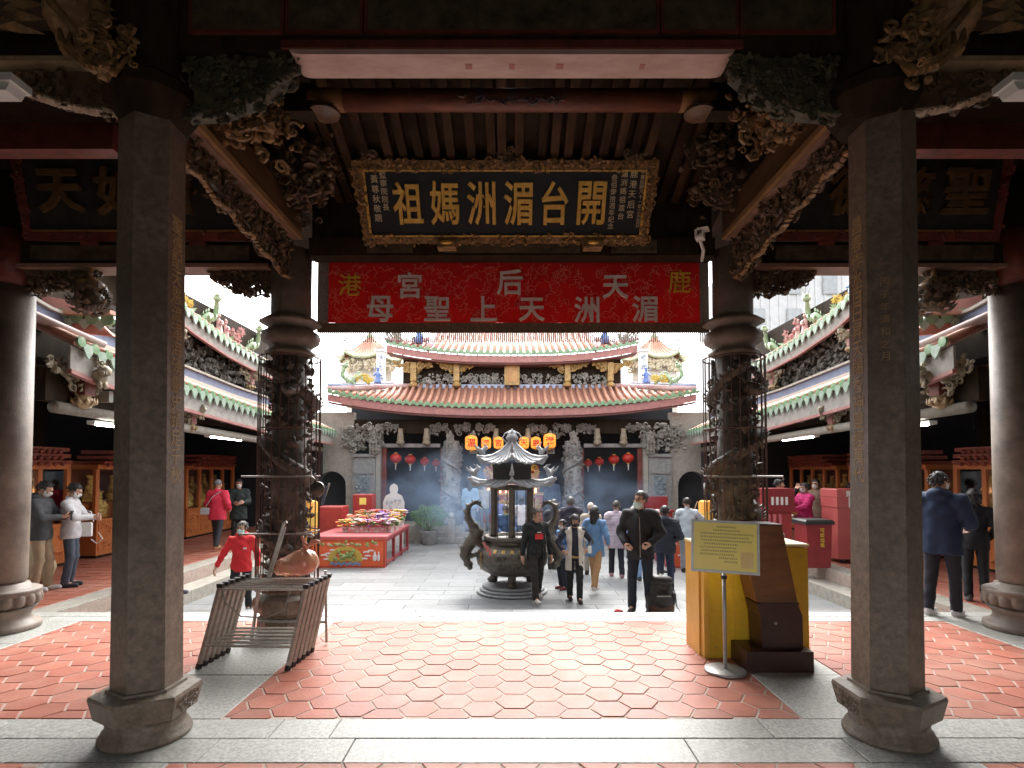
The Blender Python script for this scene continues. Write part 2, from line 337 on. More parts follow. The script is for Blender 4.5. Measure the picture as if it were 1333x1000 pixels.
# backlit cloth lets some light through
def translucent(m, col, fac):
    N = m.node_tree.nodes; L = m.node_tree.links; o = [n for n in N if n.type == 'OUTPUT_MATERIAL'][0]; b = N['Principled BSDF']
    t = N.new('ShaderNodeBsdfTranslucent'); t.inputs[0].default_value = (*col, 1); x = N.new('ShaderNodeMixShader'); x.inputs[0].default_value = fac
    L.new(b.outputs[0], x.inputs[1]); L.new(t.outputs[0], x.inputs[2]); L.new(x.outputs[0], o.inputs[0])
translucent(M_RED, (.70, .02, .015), .26)
def dragon(mb, pts, r, n=26):
    """a ceramic dragon along pts: scaly tapered body, dorsal fins, claws, horned head"""
    P = [Vector(p) for p in pts]; path = []
    for i in range(n + 1):
        t = i / n * (len(P) - 1); k = min(int(t), len(P) - 2); u = t - k
        a, b, c, d = P[max(k - 1, 0)], P[k], P[k + 1], P[min(k + 2, len(P) - 1)]
        path.append(.5 * ((2 * b) + (c - a) * u + (2 * a - 5 * b + 4 * c - d) * u * u + (3 * b - a - 3 * c + d) * u ** 3))
    rs = [r * (.25 + .9 * math.sin(math.pi * min(1, .12 + i / n * .8))) for i in range(n + 1)]; mb.tube(path, rs, 8)
    for i in range(1, n): mb.leaf(path[i] + Vector((0, 0, rs[i] * .8)), Vector((0, 0, 1)) + (path[i] - path[i + 1]) * 2, (1, 0, 0), r * 1.5, r * .4)
    for i in (n // 4, n // 2, 3 * n // 4):
        for s_ in (-1, 1): mb.tube([path[i], path[i] + Vector((s_ * r * 1.2, -r * 1.2, -r * .6)), path[i] + Vector((s_ * r * 1.6, -r * 2, -r * 2))], [r * .5, r * .35, r * .12], 5)
    h = path[-1]; d = (path[-1] - path[-3]).normalized(); mb.blob(h + d * r * .6, (r * 1.2, r * 1.25, r), 2); mb.blob(h + d * r * 1.9 + Vector((0, 0, -r * .2)), (r * .75, r * .9, r * .5), 1)
    for s_ in (-1, 1):
        mb.tube([h + Vector((s_ * r * .5, 0, r * .7)), h - d * r + Vector((s_ * r * .9, 0, r * 1.8)), h - d * r * 1.6 + Vector((s_ * r * .8, 0, r * 2.4))], [r * .25, r * .17, r * .05], 5)
        mb.tube([h + d * r * 2.2 + Vector((s_ * r * .4, 0, 0)), h + d * r * 3 + Vector((s_ * r * 1.2, 0, r * .6)), h + d * r * 2.6 + Vector((s_ * r * 1.8, 0, r * 1.3))], [r * .1, r * .08, r * .03], 4)
def figurine(mb, c, h):
    mb.lathe(c, [(h * .24, 0), (h * .22, h * .08), (h * .17, h * .3), (h * .13, h * .55), (h * .15, h * .66), (h * .05, h * .74), (h * .05, h * .76)], 10); c = Vector(c)
    mb.blob(c + Vector((0, 0, h * .86)), h * .10, 2); mb.lathe(c + Vector((0, 0, h * .92)), [(h * .09, 0), (h * .11, h * .03), (h * .05, h * .1), (h * .01, h * .14)], 8)
    for s_ in (-1, 1): mb.tube([c + Vector((s_ * h * .13, 0, h * .64)), c + Vector((s_ * h * .24, -h * .06, h * .48)), c + Vector((s_ * h * .14, -h * .18, h * .5))], [h * .06, h * .055, h * .035], 6)
    mb.tube([c + Vector((h * .2, -h * .15, 0)), c + Vector((h * .2, -h * .17, h * 1.1))], h * .015, 4)
def flowers(mb, where, n, size):
    for _ in range(n):
        p = Vector(where())
        for e in range(7): a = e * .9 + random.random(); mb.leaf(p, (math.cos(a), -.35, math.sin(a)), (0, -1, 0), size, size * .36)
        mb.blob(p + Vector((0, -size * .1, 0)), size * .22, 1)
# ================================================================ THE SETTING
o = MB().bb(-200, 200, -60, 300, -1.2, -.75).build('ground', mat('earth', (.2, .18, .15), rough=.9)); tag(o, 'bare ground around the temple', 'ground', kind='structure')
HX = .156                                          # hexagon side
def clip(poly, x0, x1, y0, y1):
    for ax, lim, sg in ((0, x0, 1), (0, x1, -1), (1, y0, 1), (1, y1, -1)):
        out = []
        for i in range(len(poly)):
            a, b = poly[i], poly[(i + 1) % len(poly)]; da, db = sg * (a[ax] - lim), sg * (b[ax] - lim)
            if da >= 0: out.append(a)
            if (da >= 0) != (db >= 0):
                t = da / (da - db); out.append((a[0] + (b[0] - a[0]) * t, a[1] + (b[1] - a[1]) * t))
        poly = out
        if len(poly) < 3: return []
    return poly
def tile_mesh(poly, name, m, top=0.0, h=.03, inset=.008):
    cx = sum(p[0] for p in poly) / len(poly); cy = sum(p[1] for p in poly) / len(poly); n = len(poly)
    def sh(p, d):
        l = math.hypot(p[0] - cx, p[1] - cy) + 1e-6; k = max(.2, 1 - d / l); return (cx + (p[0] - cx) * k, cy + (p[1] - cy) * k)
    vs = []
    for d, z in ((0.0025, -h), (.0025, -.0045), (inset, top)): vs += [(*sh(p, d), z) for p in poly]
    fs = [tuple(2 * n + i for i in range(n))]
    for r in (0, 1):
        for i in range(n): j = (i + 1) % n; fs.append((r * n + i, r * n + j, (r + 1) * n + j, (r + 1) * n + i))
    me = bpy.data.meshes.new(name); me.from_pydata(vs, [], fs); me.materials.append(m); return me
def hexfield(x0, x1, y0, y1, ph=(0, 0), z=0, label='', R_=HX, m=M_TERRA):
    base = MB().bb(x0 - .002, x1 + .002, y0 - .002, y1 + .002, z - .09, z - .005).build('terracotta_floor', M_GROUT)
    tag(base, label, 'floor', kind='structure'); WORLD[base.name] = Vector((0, 0, 0))
    whole = None; dx = 1.5 * R_; dy = math.sqrt(3) * R_; g = R_ * .968; n = 0
    for i in range(int((x0 - ph[0]) / dx) - 2, int((x1 - ph[0]) / dx) + 3):
        for j in range(int((y0 - ph[1]) / dy) - 2, int((y1 - ph[1]) / dy) + 3):
            cx = ph[0] + i * dx; cy = ph[1] + (j + .5 * (i % 2)) * dy
            hx = [(cx + g * math.cos(R(60 * k)), cy + g * math.sin(R(60 * k))) for k in range(6)]
            c = clip(hx, x0 + .006, x1 - .006, y0 + .006, y1 - .006)
            if len(c) < 3: continue
            area = abs(sum(c[k][0] * c[(k + 1) % len(c)][1] - c[(k + 1) % len(c)][0] * c[k][1] for k in range(len(c)))) / 2
            if area < .004: continue
            full = len(c) == 6 and area > .98 * 2.598 * g * g
            if full and whole is None: whole = tile_mesh([(p[0] - cx, p[1] - cy) for p in hx], 'hexagonal_tile', m)
            if full: me = whole; rz = R(60 * random.randrange(6)) + R(random.uniform(-1.2, 1.2))
            else: me = tile_mesh([(p[0] - cx, p[1] - cy) for p in c], 'hexagonal_tile', m); rz = 0
            inst('hexagonal_tile', me, base, (cx, cy, z + random.uniform(-.0025, .002)), (R(random.uniform(-.35, .35)), R(random.uniform(-.35, .35)), rz)); n += 1
    return n
XI, XO, XS, XE = 2.05, 2.80, 5.0, 6.2
YA0, YA1, YB0, YB1 = 3.47, 4.07, 6.65, 7.07
hexfield(-XI, XI, YA1, YB0, (.02, .05), label='red hexagonal tile floor in the middle bay between the stone strips')
hexfield(-XS, -XO, YA1, YB0, (.1, .02), label='red hexagonal tile floor of the side bay behind the left stone pillar')
hexfield(XO, XS, YA1, YB0, (.03, .07), label='red hexagonal tile floor of the side bay behind the right stone pillar')
hexfield(-XI, XI, 2.7, YA0, (.05, .0), label='strip of red hexagonal tiles along the bottom edge of the view')
hexfield(-XS, -XO, 2.7, YA0, (.0, .05), label='corner of red hexagonal tiles at the bottom left of the view')
hexfield(XO, XS, 2.7, YA0, (.07, .1), label='corner of red hexagonal tiles at the bottom right of the view')
# granite strips
base = MB(); base.bb(-9, 9, -4, YB1, -.75, -.1)
base = base.build('hall_plinth', mat('mortar', (.20, .195, .18), (.14, .135, .13), 12, .85)); tag(base, 'grey mortar bed under the front hall floor', 'floor', kind='structure')
st = MB()
for a, b, c, d in ((-9, 9, YA0, YA1), (-9, 9, YB0, YB1), (-XO, -XI, -4, YA0), (XI, XO, -4, YA0), (-XO, -XI, YA1, YB0), (XI, XO, YA1, YB0), (-XE - .1, -XS, -4, YA0), (XS, XE + .1, -4, YA0), (-XE - .1, -XS, YA1, YB0), (XS, XE + .1, YA1, YB0),
                   (-9, -XE - .1, -4, YA0), (XE + .1, 9, -4, YA0), (-9, -XE - .1, YA1, YB0), (XE + .1, 9, YA1, YB0), (-XI, XI, -4, 2.7), (-XS, -XO, -4, 2.7), (XO, XS, -4, 2.7)):
    st.bb(a, b, c, d, -.0995, -.012)
floor = st.build('granite_paving', mat('mortar')); tag(floor, 'grey granite slabs laid in strips across and along the hall floor', 'paving', kind='structure')
def slab(x0, x1, y0, y1, z0=-.012, z1=0, parent=None, m=M_GRAN, name='granite_slab', g=.003, b=.004):
    cx, cy = (x0 + x1) / 2, (y0 + y1) / 2; dz = random.uniform(-.002, .002)
    mb = MB().bev(x0 - cx + g, x1 - cx - g, y0 - cy + g, y1 - cy - g, z0, z1 + dz, b)
    return inst(name, mesh_of(mb, name, m), parent or floor, (cx, cy, 0))
def srow(y0, y1, cuts, **k):
    for a, b in zip(cuts, cuts[1:]): slab(a, b, y0, y1, **k)
ym = YA0 + .31
srow(YA0, ym, [-9, -7.4, -5.9, -4.3, -3.05, -1.9, -.02 - 1.0, 1.12, 2.15, 3.3, 4.7, 6.2, 7.6, 9])
srow(ym, YA1, [-9, -7.9, -6.3, -4.9, -3.5, -2.33, -1.6, -1.2 + .0, 1.72, 2.45, 3.9, 5.3, 6.9, 9])
srow(YB0, YB0 + .22, [-9, -7, -5.4, -4, -2.6, -1.1, .5, 1.8, 3.3, 4.6, 6, 7.5, 9]); srow(YB0 + .22, YB1, [-9, -7.7, -6.1, -4.5, -3.2, -1.8, -.3, 1.1, 2.4, 3.9, 5.4, 6.8, 9])
for sx in (-1, 1):
    for lo, hi in ((YA1, YB0), (2.2, YA0)):
        n = 3 if hi > 5 else 1
        for i in range(n):
            a, b = lo + (hi - lo) * i / n, lo + (hi - lo) * (i + 1) / n; e = .04 * random.uniform(-1, 1)
            xa, xb = sorted((sx * XI, sx * XO)); slab(xa, xb, a, b)
            xa, xb = sorted((sx * XS, sx * (XE + .1))); slab(xa, (xa + xb) / 2 + e, a, b); slab((xa + xb) / 2 + e, xb, a, b)
        xa, xb = sorted((sx * (XE + .1), sx * 9)); slab(xa, xb, lo, hi)
# landing step and court
LZ, CZ, KZ = -.30, -.60, -.15
o = MB().bb(-5.6, 5.6, YB1, 8.44, CZ - .14, LZ - .014).build('landing_step', mat('mortar')); tag(o, 'low granite landing between the hall edge and the court', 'step', kind='structure')
for i in range(8): slab(-5.6 + 1.4 * i, -4.2 + 1.4 * i, YB1, 8.44, LZ - .014, LZ, o, M_GRAN2)
court = MB().bb(-6.2, 6.2, YB1 + .01, 19.6, -.74, CZ - .02).build('court_floor', mat('mortar')); tag(court, 'pale granite paving of the open court', 'paving', kind='structure')
y = 8.45; i = 0
while y < 18.1:
    x = -5.7 - (i % 2) * .55
    while x < 5.7:
        slab(max(x, -5.7), min(x + 1.1, 5.7), y, y + .39, CZ - .02, CZ, court, M_GRAN2, 'paving_slab', .003, .003); x += 1.1
    y += .39; i += 1
# side corridor floors with kerbs
for sx in (-1, 1):
    side = 'left' if sx < 0 else 'right'
    a, b = sorted((sx * 6.1, sx * 11)); f = MB().bb(a, b, YB1 + .012, 19.4, -.74, KZ - .02).build('corridor_floor', M_GROUT)
    tag(f, f'red tiled floor of the {side} side corridor behind its stone kerb', 'floor', kind='structure')
    yy = YB1 + .1
    while yy < 19:
        a, b = sorted((sx * 6.1, sx * 6.5)); slab(a, b, yy, min(yy + 1.3, 19.3), KZ - .15, KZ, f, M_STTAN, 'kerb_stone')
        a, b = sorted((sx * 5.68, sx * 6.095)); slab(a, b, yy + .4, min(yy + 1.7, 19.3), -.7, -.38, f, M_STTAN, 'kerb_stone'); yy += 1.3
    mb = MB(); nx = 13
    for i in range(nx):
        for j in range(40):
            x0 = 6.52 + .33 * i; y0 = YB1 + .1 + .31 * j - .05 * (i % 2)
            if y0 > 19: continue
            xa, xb = sorted((sx * x0, sx * (x0 + .325))); mb.bev(xa, xb, y0, y0 + .303, KZ - .02, KZ + random.uniform(-.002, .001), .006)
    t = mb.build('floor_tile', M_TERRA, f); t['kind'] = 'stuff'
# ================================================================ CARVING helpers
def carve(mb, n, where, size, kinds='bsl', out=(0, -1, 0), sub=1):
    """n carved knobs, scrolls and leaves at points given by where()"""
    o = Vector(out)
    for _ in range(n):
        p = where(); sz = size * random.uniform(.55, 1.3); k = random.choice(kinds); d = Vector((random.gauss(0, 1), random.gauss(0, 1), random.gauss(0, 1))).normalized()
        if k == 'b': mb.blob(p, (sz * .5, sz * .42, sz * .5), sub, Euler((random.random() * 3, random.random() * 3, random.random() * 3)).to_matrix(), .18)
        elif k == 's':
            u = d - o * d.dot(o) * .6; u.normalize(); v = o.cross(u); mb.scroll(p, u, v, sz * .75, sz * .2, random.uniform(.9, 1.6), 9, random.random() * 6, random.choice((-1, 1)))
        elif k == 'f':
            for q in range(6):
                a = q * math.pi / 3 + .3; u = Vector((math.cos(a), 0, math.sin(a))) if abs(o.y) > .5 else Vector((0, math.cos(a), math.sin(a))); mb.leaf(p, u + o * .5, o, sz * .7, sz * .28)
            mb.blob(p, sz * .2, 1)
        else: mb.leaf(p, d + o * .5, o, sz * 1.25, sz * .38)
    return mb
def inpoly(poly):
    xs = [p[0] for p in poly]; zs = [p[1] for p in poly]
    def f():
        while True:
            x = random.uniform(min(xs), max(xs)); z = random.uniform(min(zs), max(zs)); c = False
            for i in range(len(poly)):
                (x1, z1), (x2, z2) = poly[i], poly[(i + 1) % len(poly)]
                if (z1 > z) != (z2 > z) and x < (x2 - x1) * (z - z1) / (z2 - z1) + x1: c = not c
            if c: return x, z
    return f
# ================================================================ NEAR STONE PILLARS (six-sided)
CXL, CXR, CY = 2.42, 2.49, 3.83
def hexprof(mb, c, prof):
    mb.lathe(c, prof, 6, R(-90)); return mb
def hex_pillar(sx):
    nm = 'left' if sx < 0 else 'right'; CX = CXL if sx < 0 else CXR
    t = thing('stone_pillar', f'dark six-sided stone pillar in the {nm} foreground, gold couplet carved down its lit face', 'pillar', (sx * CX, CY, 0), 'six-sided stone pillars')
    c = (sx * CX, CY, 0)
    sh_ = MB(); hexprof(sh_, c, [(.200, .315), (.206, .33), (.203, 1.2), (.200, 2.1), (.198, 3.0), (.196, 4.15)])
    TL = -sx * -.014
    sh_.v = [(x + TL * (z - .3), y, z) for x, y, z in sh_.v]; sh_.build('shaft', M_STONE, t)
    b = MB(); hexprof(b, c, [(.275, .150), (.292, .155), (.325, .285), (.318, .305), (.232, .318), (.228, .335), (.18, .34)]); b.build('plinth', M_STONE, t)
    f = MB(); f.lathe(c, [(.22, 0), (.262, 0), (.27, .012), (.27, .030), (.255, .038), (.252, .062), (.238, .075), (.228, .10), (.24, .149), (.2, .1495)], 40)
    f.build('foot_ring', M_STONE, t, True)
    # carved panel on the inner plinth face
    p = MB(); px = c[0] - sx * .2955 * .866
    fx = c[0] - sx * .277
    def wh(): return (fx - sx * .0 + sx * 0, CY + random.uniform(-.11, .11), random.uniform(.19, .27))
    for _ in range(26):
        q = wh(); k = (q[2] - .155) / .13; X = c[0] - sx * (.2529 + .0286 * k)
        p.scroll((X, q[1], q[2]), (0, 1, 0), (0, 0, 1), .028, .007, 1.2, 8, random.random() * 6, random.choice((-1, 1)))
    p.build('plinth_relief', M_STONE, t)
    # couplet down the inner face
    txt = '聖德配天恩流湄海湧靈史蹟足千秋' if sx < 0 else '昌春作水百日昇天賜香神靈經萬代'
    X0_ = c[0] - sx * (.199 * .866 + .0005); n = len(txt)
    zs = [3.42 - i * (3.42 - 1.72) / (n - 1) for i in range(n)]
    write(t, txt, M_INSCR, [(X0_ + TL * (z - .3) - sx * .001 * 0, CY, z) for z in zs], .115, (0, 0, R(90) * (-sx)), .03, .0)
    if sx > 0:   # the small date on the front face
        a = R(-120); nx, ny = math.cos(a), math.sin(a)
        for i, ch in enumerate('丙子年清和之月'):
            inst('character', glyph(ch, M_INSCR, .03, 0), t, (c[0] + nx * .1765 + TL * (2.68 - i * .082), CY + ny * .1765, 2.98 - i * .082), (0, 0, R(-30)), .055)
    return t
PILL = [hex_pillar(-1), hex_pillar(1)]
# ================================================================ DRAGON COLUMNS
DX, DY = 2.47, 6.3
def dragon_column(sx):
    nm = 'left' if sx < 0 else 'right'
    t = thing('dragon_column', f'carved stone column wound by a dragon inside the {nm} wire cage', 'column', (sx * DX, DY, 0), 'carved dragon columns'); c = (sx * DX, DY, 0)
    MB().lathe(c, [(.21, 3.45), (.215, 3.5), (.215, 4.2)], 20).build('upper_shaft', M_STONE2, t, True)
    MB().lathe(c, [(.2, 3.0), (.27, 3.03), (.27, 3.06), (.22, 3.09), (.225, 3.11), (.30, 3.16), (.315, 3.22), (.30, 3.28), (.24, 3.31), (.24, 3.325), (.33, 3.37), (.33, 3.40), (.23, 3.45), (.2, 3.46)], 8, R(22.5)).build('capital', M_STONE2, t, True)
    MB().lathe(c, [(.185, .35), (.185, 3.02)], 20).build('shaft', M_CARVST, t, True)
    mb = MB(); pts = []; rs = []
    for i in range(150):                                    # the dragon
        k = i / 149; a = sx * (k * 2 * math.pi * 2.6) + 1.2; r = .215 + .03 * math.sin(k * 40)
        pts.append((c[0] + r * math.cos(a), c[1] + r * math.sin(a), .55 + 2.35 * k)); rs.append(.075 * (.5 + .5 * min(1, k * 4)) * (1 - .3 * max(0, k - .85) / .15))
    mb.tube(pts, rs, 8)
    for i in range(3, 148, 2):
        p = Vector(pts[i]); q = Vector(c) + Vector((0, 0, p.z)); d = (p - q).normalized(); mb.leaf(p + d * rs[i] * .9, d + Vector((0, 0, .8)), d, .075, .035)
    for lz, la in ((.95, .4), (1.5, 3.0), (2.0, 5.2), (2.45, 1.5)):      # claws
        p = Vector((c[0] + .24 * math.cos(la), c[1] + .24 * math.sin(la), lz)); mb.tube([p, p + Vector((math.cos(la) * .08, math.sin(la) * .08, .08)), p + Vector((math.cos(la + .5) * .1, math.sin(la + .5) * .1, -.02))], [.04, .032, .02], 6)
    hz = Vector((c[0] + .10, c[1] - .24, 2.62)); mb.blob(hz, (.09, .1, .075), 2, None, .15); mb.blob(hz + Vector((.03, -.08, -.03)), (.05, .07, .04), 2, None, .15)
    for d in (-1, 1): mb.tube([hz + Vector((d * .05, 0, .05)), hz + Vector((d * .1, .02, .13)), hz + Vector((d * .09, .03, .2))], [.018, .013, .005], 5)
    mb.build('dragon', M_CARVST, t, True)
    cl = MB()
    def wh():
        a = random.random() * 6.283; return (c[0] + .205 * math.cos(a), c[1] + .205 * math.sin(a), random.uniform(.5, 2.98))
    for _ in range(460):
        p = wh(); d = (Vector(p) - Vector((c[0], c[1], p[2]))).normalized(); r = random.random()
        if r < .4: cl.blob(Vector(p) + d * random.uniform(-.01, .045), (random.uniform(.02, .05), random.uniform(.02, .05), random.uniform(.018, .045)), 1, None, .3)
        elif r < .75: cl.leaf(p, d + Vector((random.gauss(0, .5), random.gauss(0, .5), random.gauss(0, .6))), d, random.uniform(.06, .12), .035)
        else: cl.scroll(Vector(p) + d * .02, Vector((-d.y, d.x, 0)), (0, 0, 1), .045, .014, 1.3, 8, random.random() * 6, random.choice((-1, 1)))
    cl.build('cloud_carving', M_CARVST, t)
    MB().lathe(c, [(.30, 0), (.30, .16), (.27, .18), (.27, .2), (.33, .23), (.36, .30), (.34, .37), (.28, .41), (.24, .42), (.235, .46), (.19, .47)], 8, R(22.5)).build('base', M_STONE, t)
    # cage
    g = thing('wire_cage', f'tall cage of thin rusty rods around the {nm} dragon column', 'cage', (sx * DX, DY, 0), 'column cages')
    rod = mesh_of(MB().tube([(0, 0, 0), (0, 0, 2.55)], .006, 5), 'rod', M_RUST)
    for i in range(24):
        a = 2 * math.pi * (i + .3) / 24; inst('rod', rod, g, (c[0] + .325 * math.cos(a), c[1] + .325 * math.sin(a), .45))
    for z in (.47, 1.08, 1.68, 2.2, 2.985):
        MB().tube([(c[0] + .325 * math.cos(2 * math.pi * k / 32), c[1] + .325 * math.sin(2 * math.pi * k / 32), z) for k in range(33)], .009, 5, False).build('hoop', M_RUST, g)
    for z in (1.08, 1.68):
        MB().tube([(c[0] - .37, c[1] - .33, z), (c[0] + .37, c[1] - .33, z), (c[0] + .39, c[1] - .3, z - .03)], .011, 5).build('cross_bar', M_GREY, g)
    for k in range(4):
        a = k * math.pi / 2 + .8; MB().tube([(c[0] + .325 * math.cos(a), c[1] + .325 * math.sin(a), .46), (c[0] + .36 * math.cos(a), c[1] + .36 * math.sin(a), .012)], .009, 5).build('leg', M_RUST, g)
dragon_column(-1); dragon_column(1)
# ================================================================ OUTER ROUND COLUMNS
def round_column(sx):
    nm = 'left' if sx < 0 else 'right'; c = (sx * 5.62, 6.3, 0)
    t = thing('round_column', f'smooth round stone column on a lotus base at the far {nm} edge', 'column', c, 'round columns on lotus bases')
    MB().lathe(c, [(.205, .5), (.232, .55), (.235, 1.6), (.225, 3.78)], 40).build('shaft', M_STONE2, t, True)
    MB().lathe(c, [(.2, 3.78), (.215, 3.785), (.21, 4.4)], 24).build('wooden_top', M_WOODR, t, True)
    MB().lathe(c, [(.36, 0), (.37, .03), (.36, .07), (.30, .09), (.27, .14), (.28, .19), (.33, .24), (.2, .25)], 40).build('base', M_STONE2, t, True)
    pm = Vol((-.1, -.07, -.01), (.1, .07, .2), .008).ell((0, 0, .1), (.066, .05, .085), 0); V, F = pm.mesh()
    pet = mesh_of(MB().np(V, F), 'lotus_petal', M_STONE2, True)
    for k in range(18):
        a = 2 * math.pi * k / 18; inst('lotus_petal', pet, t, (c[0] + .335 * math.cos(a), c[1] + .335 * math.sin(a), .245), (R(-10), 0, a + R(90)), (.9, 1, 1))
    MB().lathe(c, [(.28, .24), (.33, .30), (.34, .36), (.36, .405), (.365, .43), (.34, .445), (.27, .455), (.25, .50), (.2, .51)], 40).build('lotus_ring', M_STONE2, t, True)
round_column(-1); round_column(1)
# ================================================================ FRONT HALL: beams, carving, rafters, roof
H = thing('front_hall', 'dark timber front hall with painted beams and sooty carved brackets overhead', 'hall', (0, 5, 0))
MB().bb(-9, 9, -4, 6.9, 5.45, 5.6).build('ceiling', M_WOODK, H)
r = MB(); r.prism([(6.2, 5.35), (8.0, 4.72), (8.0, 4.84), (6.2, 5.5)], -9, 9, 'x'); r.build('eave', M_WOODK, H)
fw = MB(); fw.bb(-9, -2.5, -4.2, -4, 0, 5.45); fw.bb(2.5, 9, -4.2, -4, 0, 5.45); fw.bb(-2.5, 2.5, -4.2, -4, 3.1, 5.45); fw.build('unseen_front_wall', M_WOODR, H)  # unseen wall behind the camera, its opening sized to set the hall's light
for sx in (-1, 1): MB().bb(sx * 9, sx * 9.2, -4, 7.05, 0, 5.5).build('side_wall', M_WOODK, H)
# beam across the two near pillars
MB().bb(-2.3, 2.3, 3.72, 3.95, 4.577, 5.3).build('beam', M_WOODK, H)
pl = mat('painted_panel', (.13, .10, .058), (.035, .028, .018), 9, .5, .2)
for i, (a, b) in enumerate(((-2.15, -1.55), (-1.5, -1.02), (-.97, .97), (1.02, 1.5), (1.55, 2.15))):
    MB().bb(a, b, 3.702, 3.719, 4.70, 5.2).build('painted_panel', pl, H)
    e = MB(); e.bb(a - .02, b + .02, 3.695, 3.7185, 4.675, 4.70); e.bb(a - .02, a, 3.695, 3.7185, 4.7, 5.2); e.bb(b, b + .02, 3.695, 3.7185, 4.7, 5.2); e.build('panel_frame', M_WOODR, H)
MB().bb(-1.55, 1.55, 3.70, 3.719, 4.576, 4.63).build('red_moulding', M_WOODR, H)
poly = [(-1.50, 4.575), (-1.485, 4.555), (-1.455, 4.545), (-1.42, 4.54), (1.42, 4.54), (1.455, 4.545), (1.485, 4.555), (1.50, 4.575)]
MB().prism(poly, 3.715, 3.95).build('beam_soffit', M_PINK, H)
for x, s in ((-.3, .02), (0, .016), (.33, .022), (.9, .015)):
    MB().box((x, 3.83, 4.5385), (s * 2.4, .05, .003)).build('paper_seal', mat('faded_paper', (.5, .2, .16), (.35, .2, .17), 30, .8), H)
for sx in (-1, 1):
    # openwork bracket under the beam
    P = [(1.50, 4.60), (2.27, 4.60), (2.27, 4.16), (2.0, 4.18), (1.78, 4.26), (1.62, 4.36), (1.5, 4.47)]; f = inpoly(P)
    def wh():
        x, z = f(); return (x, 3.84 + random.uniform(-.07, .07), z)
    mb = MB(sx); mb.prism([(p[0] * .97 + .06, p[1] * .97 + .13) for p in P], 3.80, 3.90)
    carve(mb, 300, wh, .075, 'bslff')
    for i in range(22):                                      # beaded edge
        k = i / 21; x = 1.5 + .75 * k; z = 4.47 - .29 * math.sin(k * 1.5); mb.blob((x, 3.80, z), (.035, .03, .026), 1, None, .2)
    mb.build('carved_bracket', M_CARVG, H)
    mb = MB(sx); carve(mb, 110, lambda: (random.gauss(1.98, .12), random.gauss(4.25, .12), random.gauss(4.42, .08)), .085, 'bssl'); mb.build('gilt_figures', M_CARVE, H)
    # lengthwise beam from near pillar to dragon column
    mb = MB(sx); mb.bb(2.33, 2.58, 3.98, 6.2, 4.30, 4.62); mb.build('beam', M_WOODB, H)
    MB(sx).bb(2.30, 2.34, 3.95, 6.15, 4.275, 4.33).build('gilt_moulding', mat('gilt_edge', (.36, .21, .085), (.2, .11, .05), 8, .5), H)
    MB(sx).bb(2.342, 2.56, 3.95, 6.15, 4.268, 4.297).build('beam_soffit', mat('dull_pink_soffit', (.33, .20, .14), (.22, .13, .09), 7, .6), H)
    P2 = [(4.0, 4.27), (6.15, 4.27), (6.15, 3.80), (5.7, 3.84), (4.7, 3.98), (4.1, 4.04)]; f2 = inpoly(P2)
    def wh2():
        y, z = f2(); return (2.44 + random.uniform(-.05, .05), y, z)
    mb = MB(sx); mb.prism([(4.05, 4.25), (6.1, 4.25), (6.1, 3.88), (4.8, 4.05), (4.1, 4.1)], 2.42, 2.46, 'x'); carve(mb, 420, wh2, .075, 'bsslf', (-1, 0, 0)); mb.build('carved_spandrel', M_CARVK, H)
    mb = MB(sx)
    for i in range(44):
        k = i / 43; mb.blob((2.42, 4.02 + 2.1 * k, 4.03 - .22 * k - .02 * math.sin(k * 30)), (.032, .04, .022), 1, None, .3)
    mb.build('spandrel_edge', M_CARVE, H)
    # gilded figures and lotus near the dragon column head
    mb = MB(sx); carve(mb, 130, lambda: (random.gauss(2.1, .12), random.gauss(5.7, .12), random.gauss(4.62, .09)), .085, 'bssl'); mb.build('gilt_figures', M_CARVK, H)
    mb = MB(sx)                                              # twisted posts beside the rafters
    for j in range(2): mb.tube([(1.95 + .1 * j, 5.4 + .3 * j, 4.9 - .03 * i) for i in range(8)], [.05 + .018 * (i % 2) for i in range(8)], 7)
    carve(mb, 70, lambda: (random.gauss(1.95, .1), random.gauss(5.5, .15), random.gauss(4.85, .12)), .08, 'bsl'); mb.build('carved_post', M_CARVK, H)
    # carp and scroll carving on the outer side of the near pillar head
    fv = Vol((-.35, -.3, -.55), (.35, .3, .55), .014)
    fv.cap((0, 0, -.42), (0, -.02, -.2), .05, .12, .02).cap((0, -.02, -.2), (-.03, -.03, .05), .13, .185, .03).cap((-.03, -.03, .05), (-.1, 0, .4), .185, .13, .03)
    def scales(D, X, Y, Z):
        th = np.arctan2(Y, X); a = th * 3.4; b = Z / .062; q = np.abs(((a + (np.floor(b) % 2) * .5) % 1) - .5) ; fr = b - np.floor(b)
        return D - .020 * (1 - fr) * (1 - q * 1.5)
    fv.apply(scales); V, F = fv.mesh()
    mb = MB(sx); vs = [(x + 2.97, y + 3.72, z + 4.98) for x, y, z in V.tolist()]; mb.add(vs, [tuple(q) for q in F.tolist()])
    mb.build('carved_carp', mat('carp_wood', (.50, .31, .17), (.30, .17, .085), 14, .5, .15), H, True)
    mb = MB(sx)
    for a in (-1, 1):
        for j in range(4): mb.leaf((2.97 + a * .14, 3.68, 4.95 - .1 * j), (a * .8, -.3, -.5 + .15 * j), (0, -1, 0), .28, .045)
    mb.tube([(3.1, 3.62, 5.0), (3.0, 3.55, 4.8), (2.85, 3.55, 4.62), (2.75, 3.6, 4.5)], [.02, .03, .03, .02], 6)
    for j in range(5): mb.tube([(2.95 - .07 * j, 3.6, 4.62 - .02 * j), (2.85 - .05 * j, 3.5, 4.45 - .03 * j), (2.68 - .04 * j, 3.5, 4.30 - .01 * j), (2.53 - .02 * j, 3.56, 4.28 + .035 * j)], [.012, .028, .03, .012], 6)
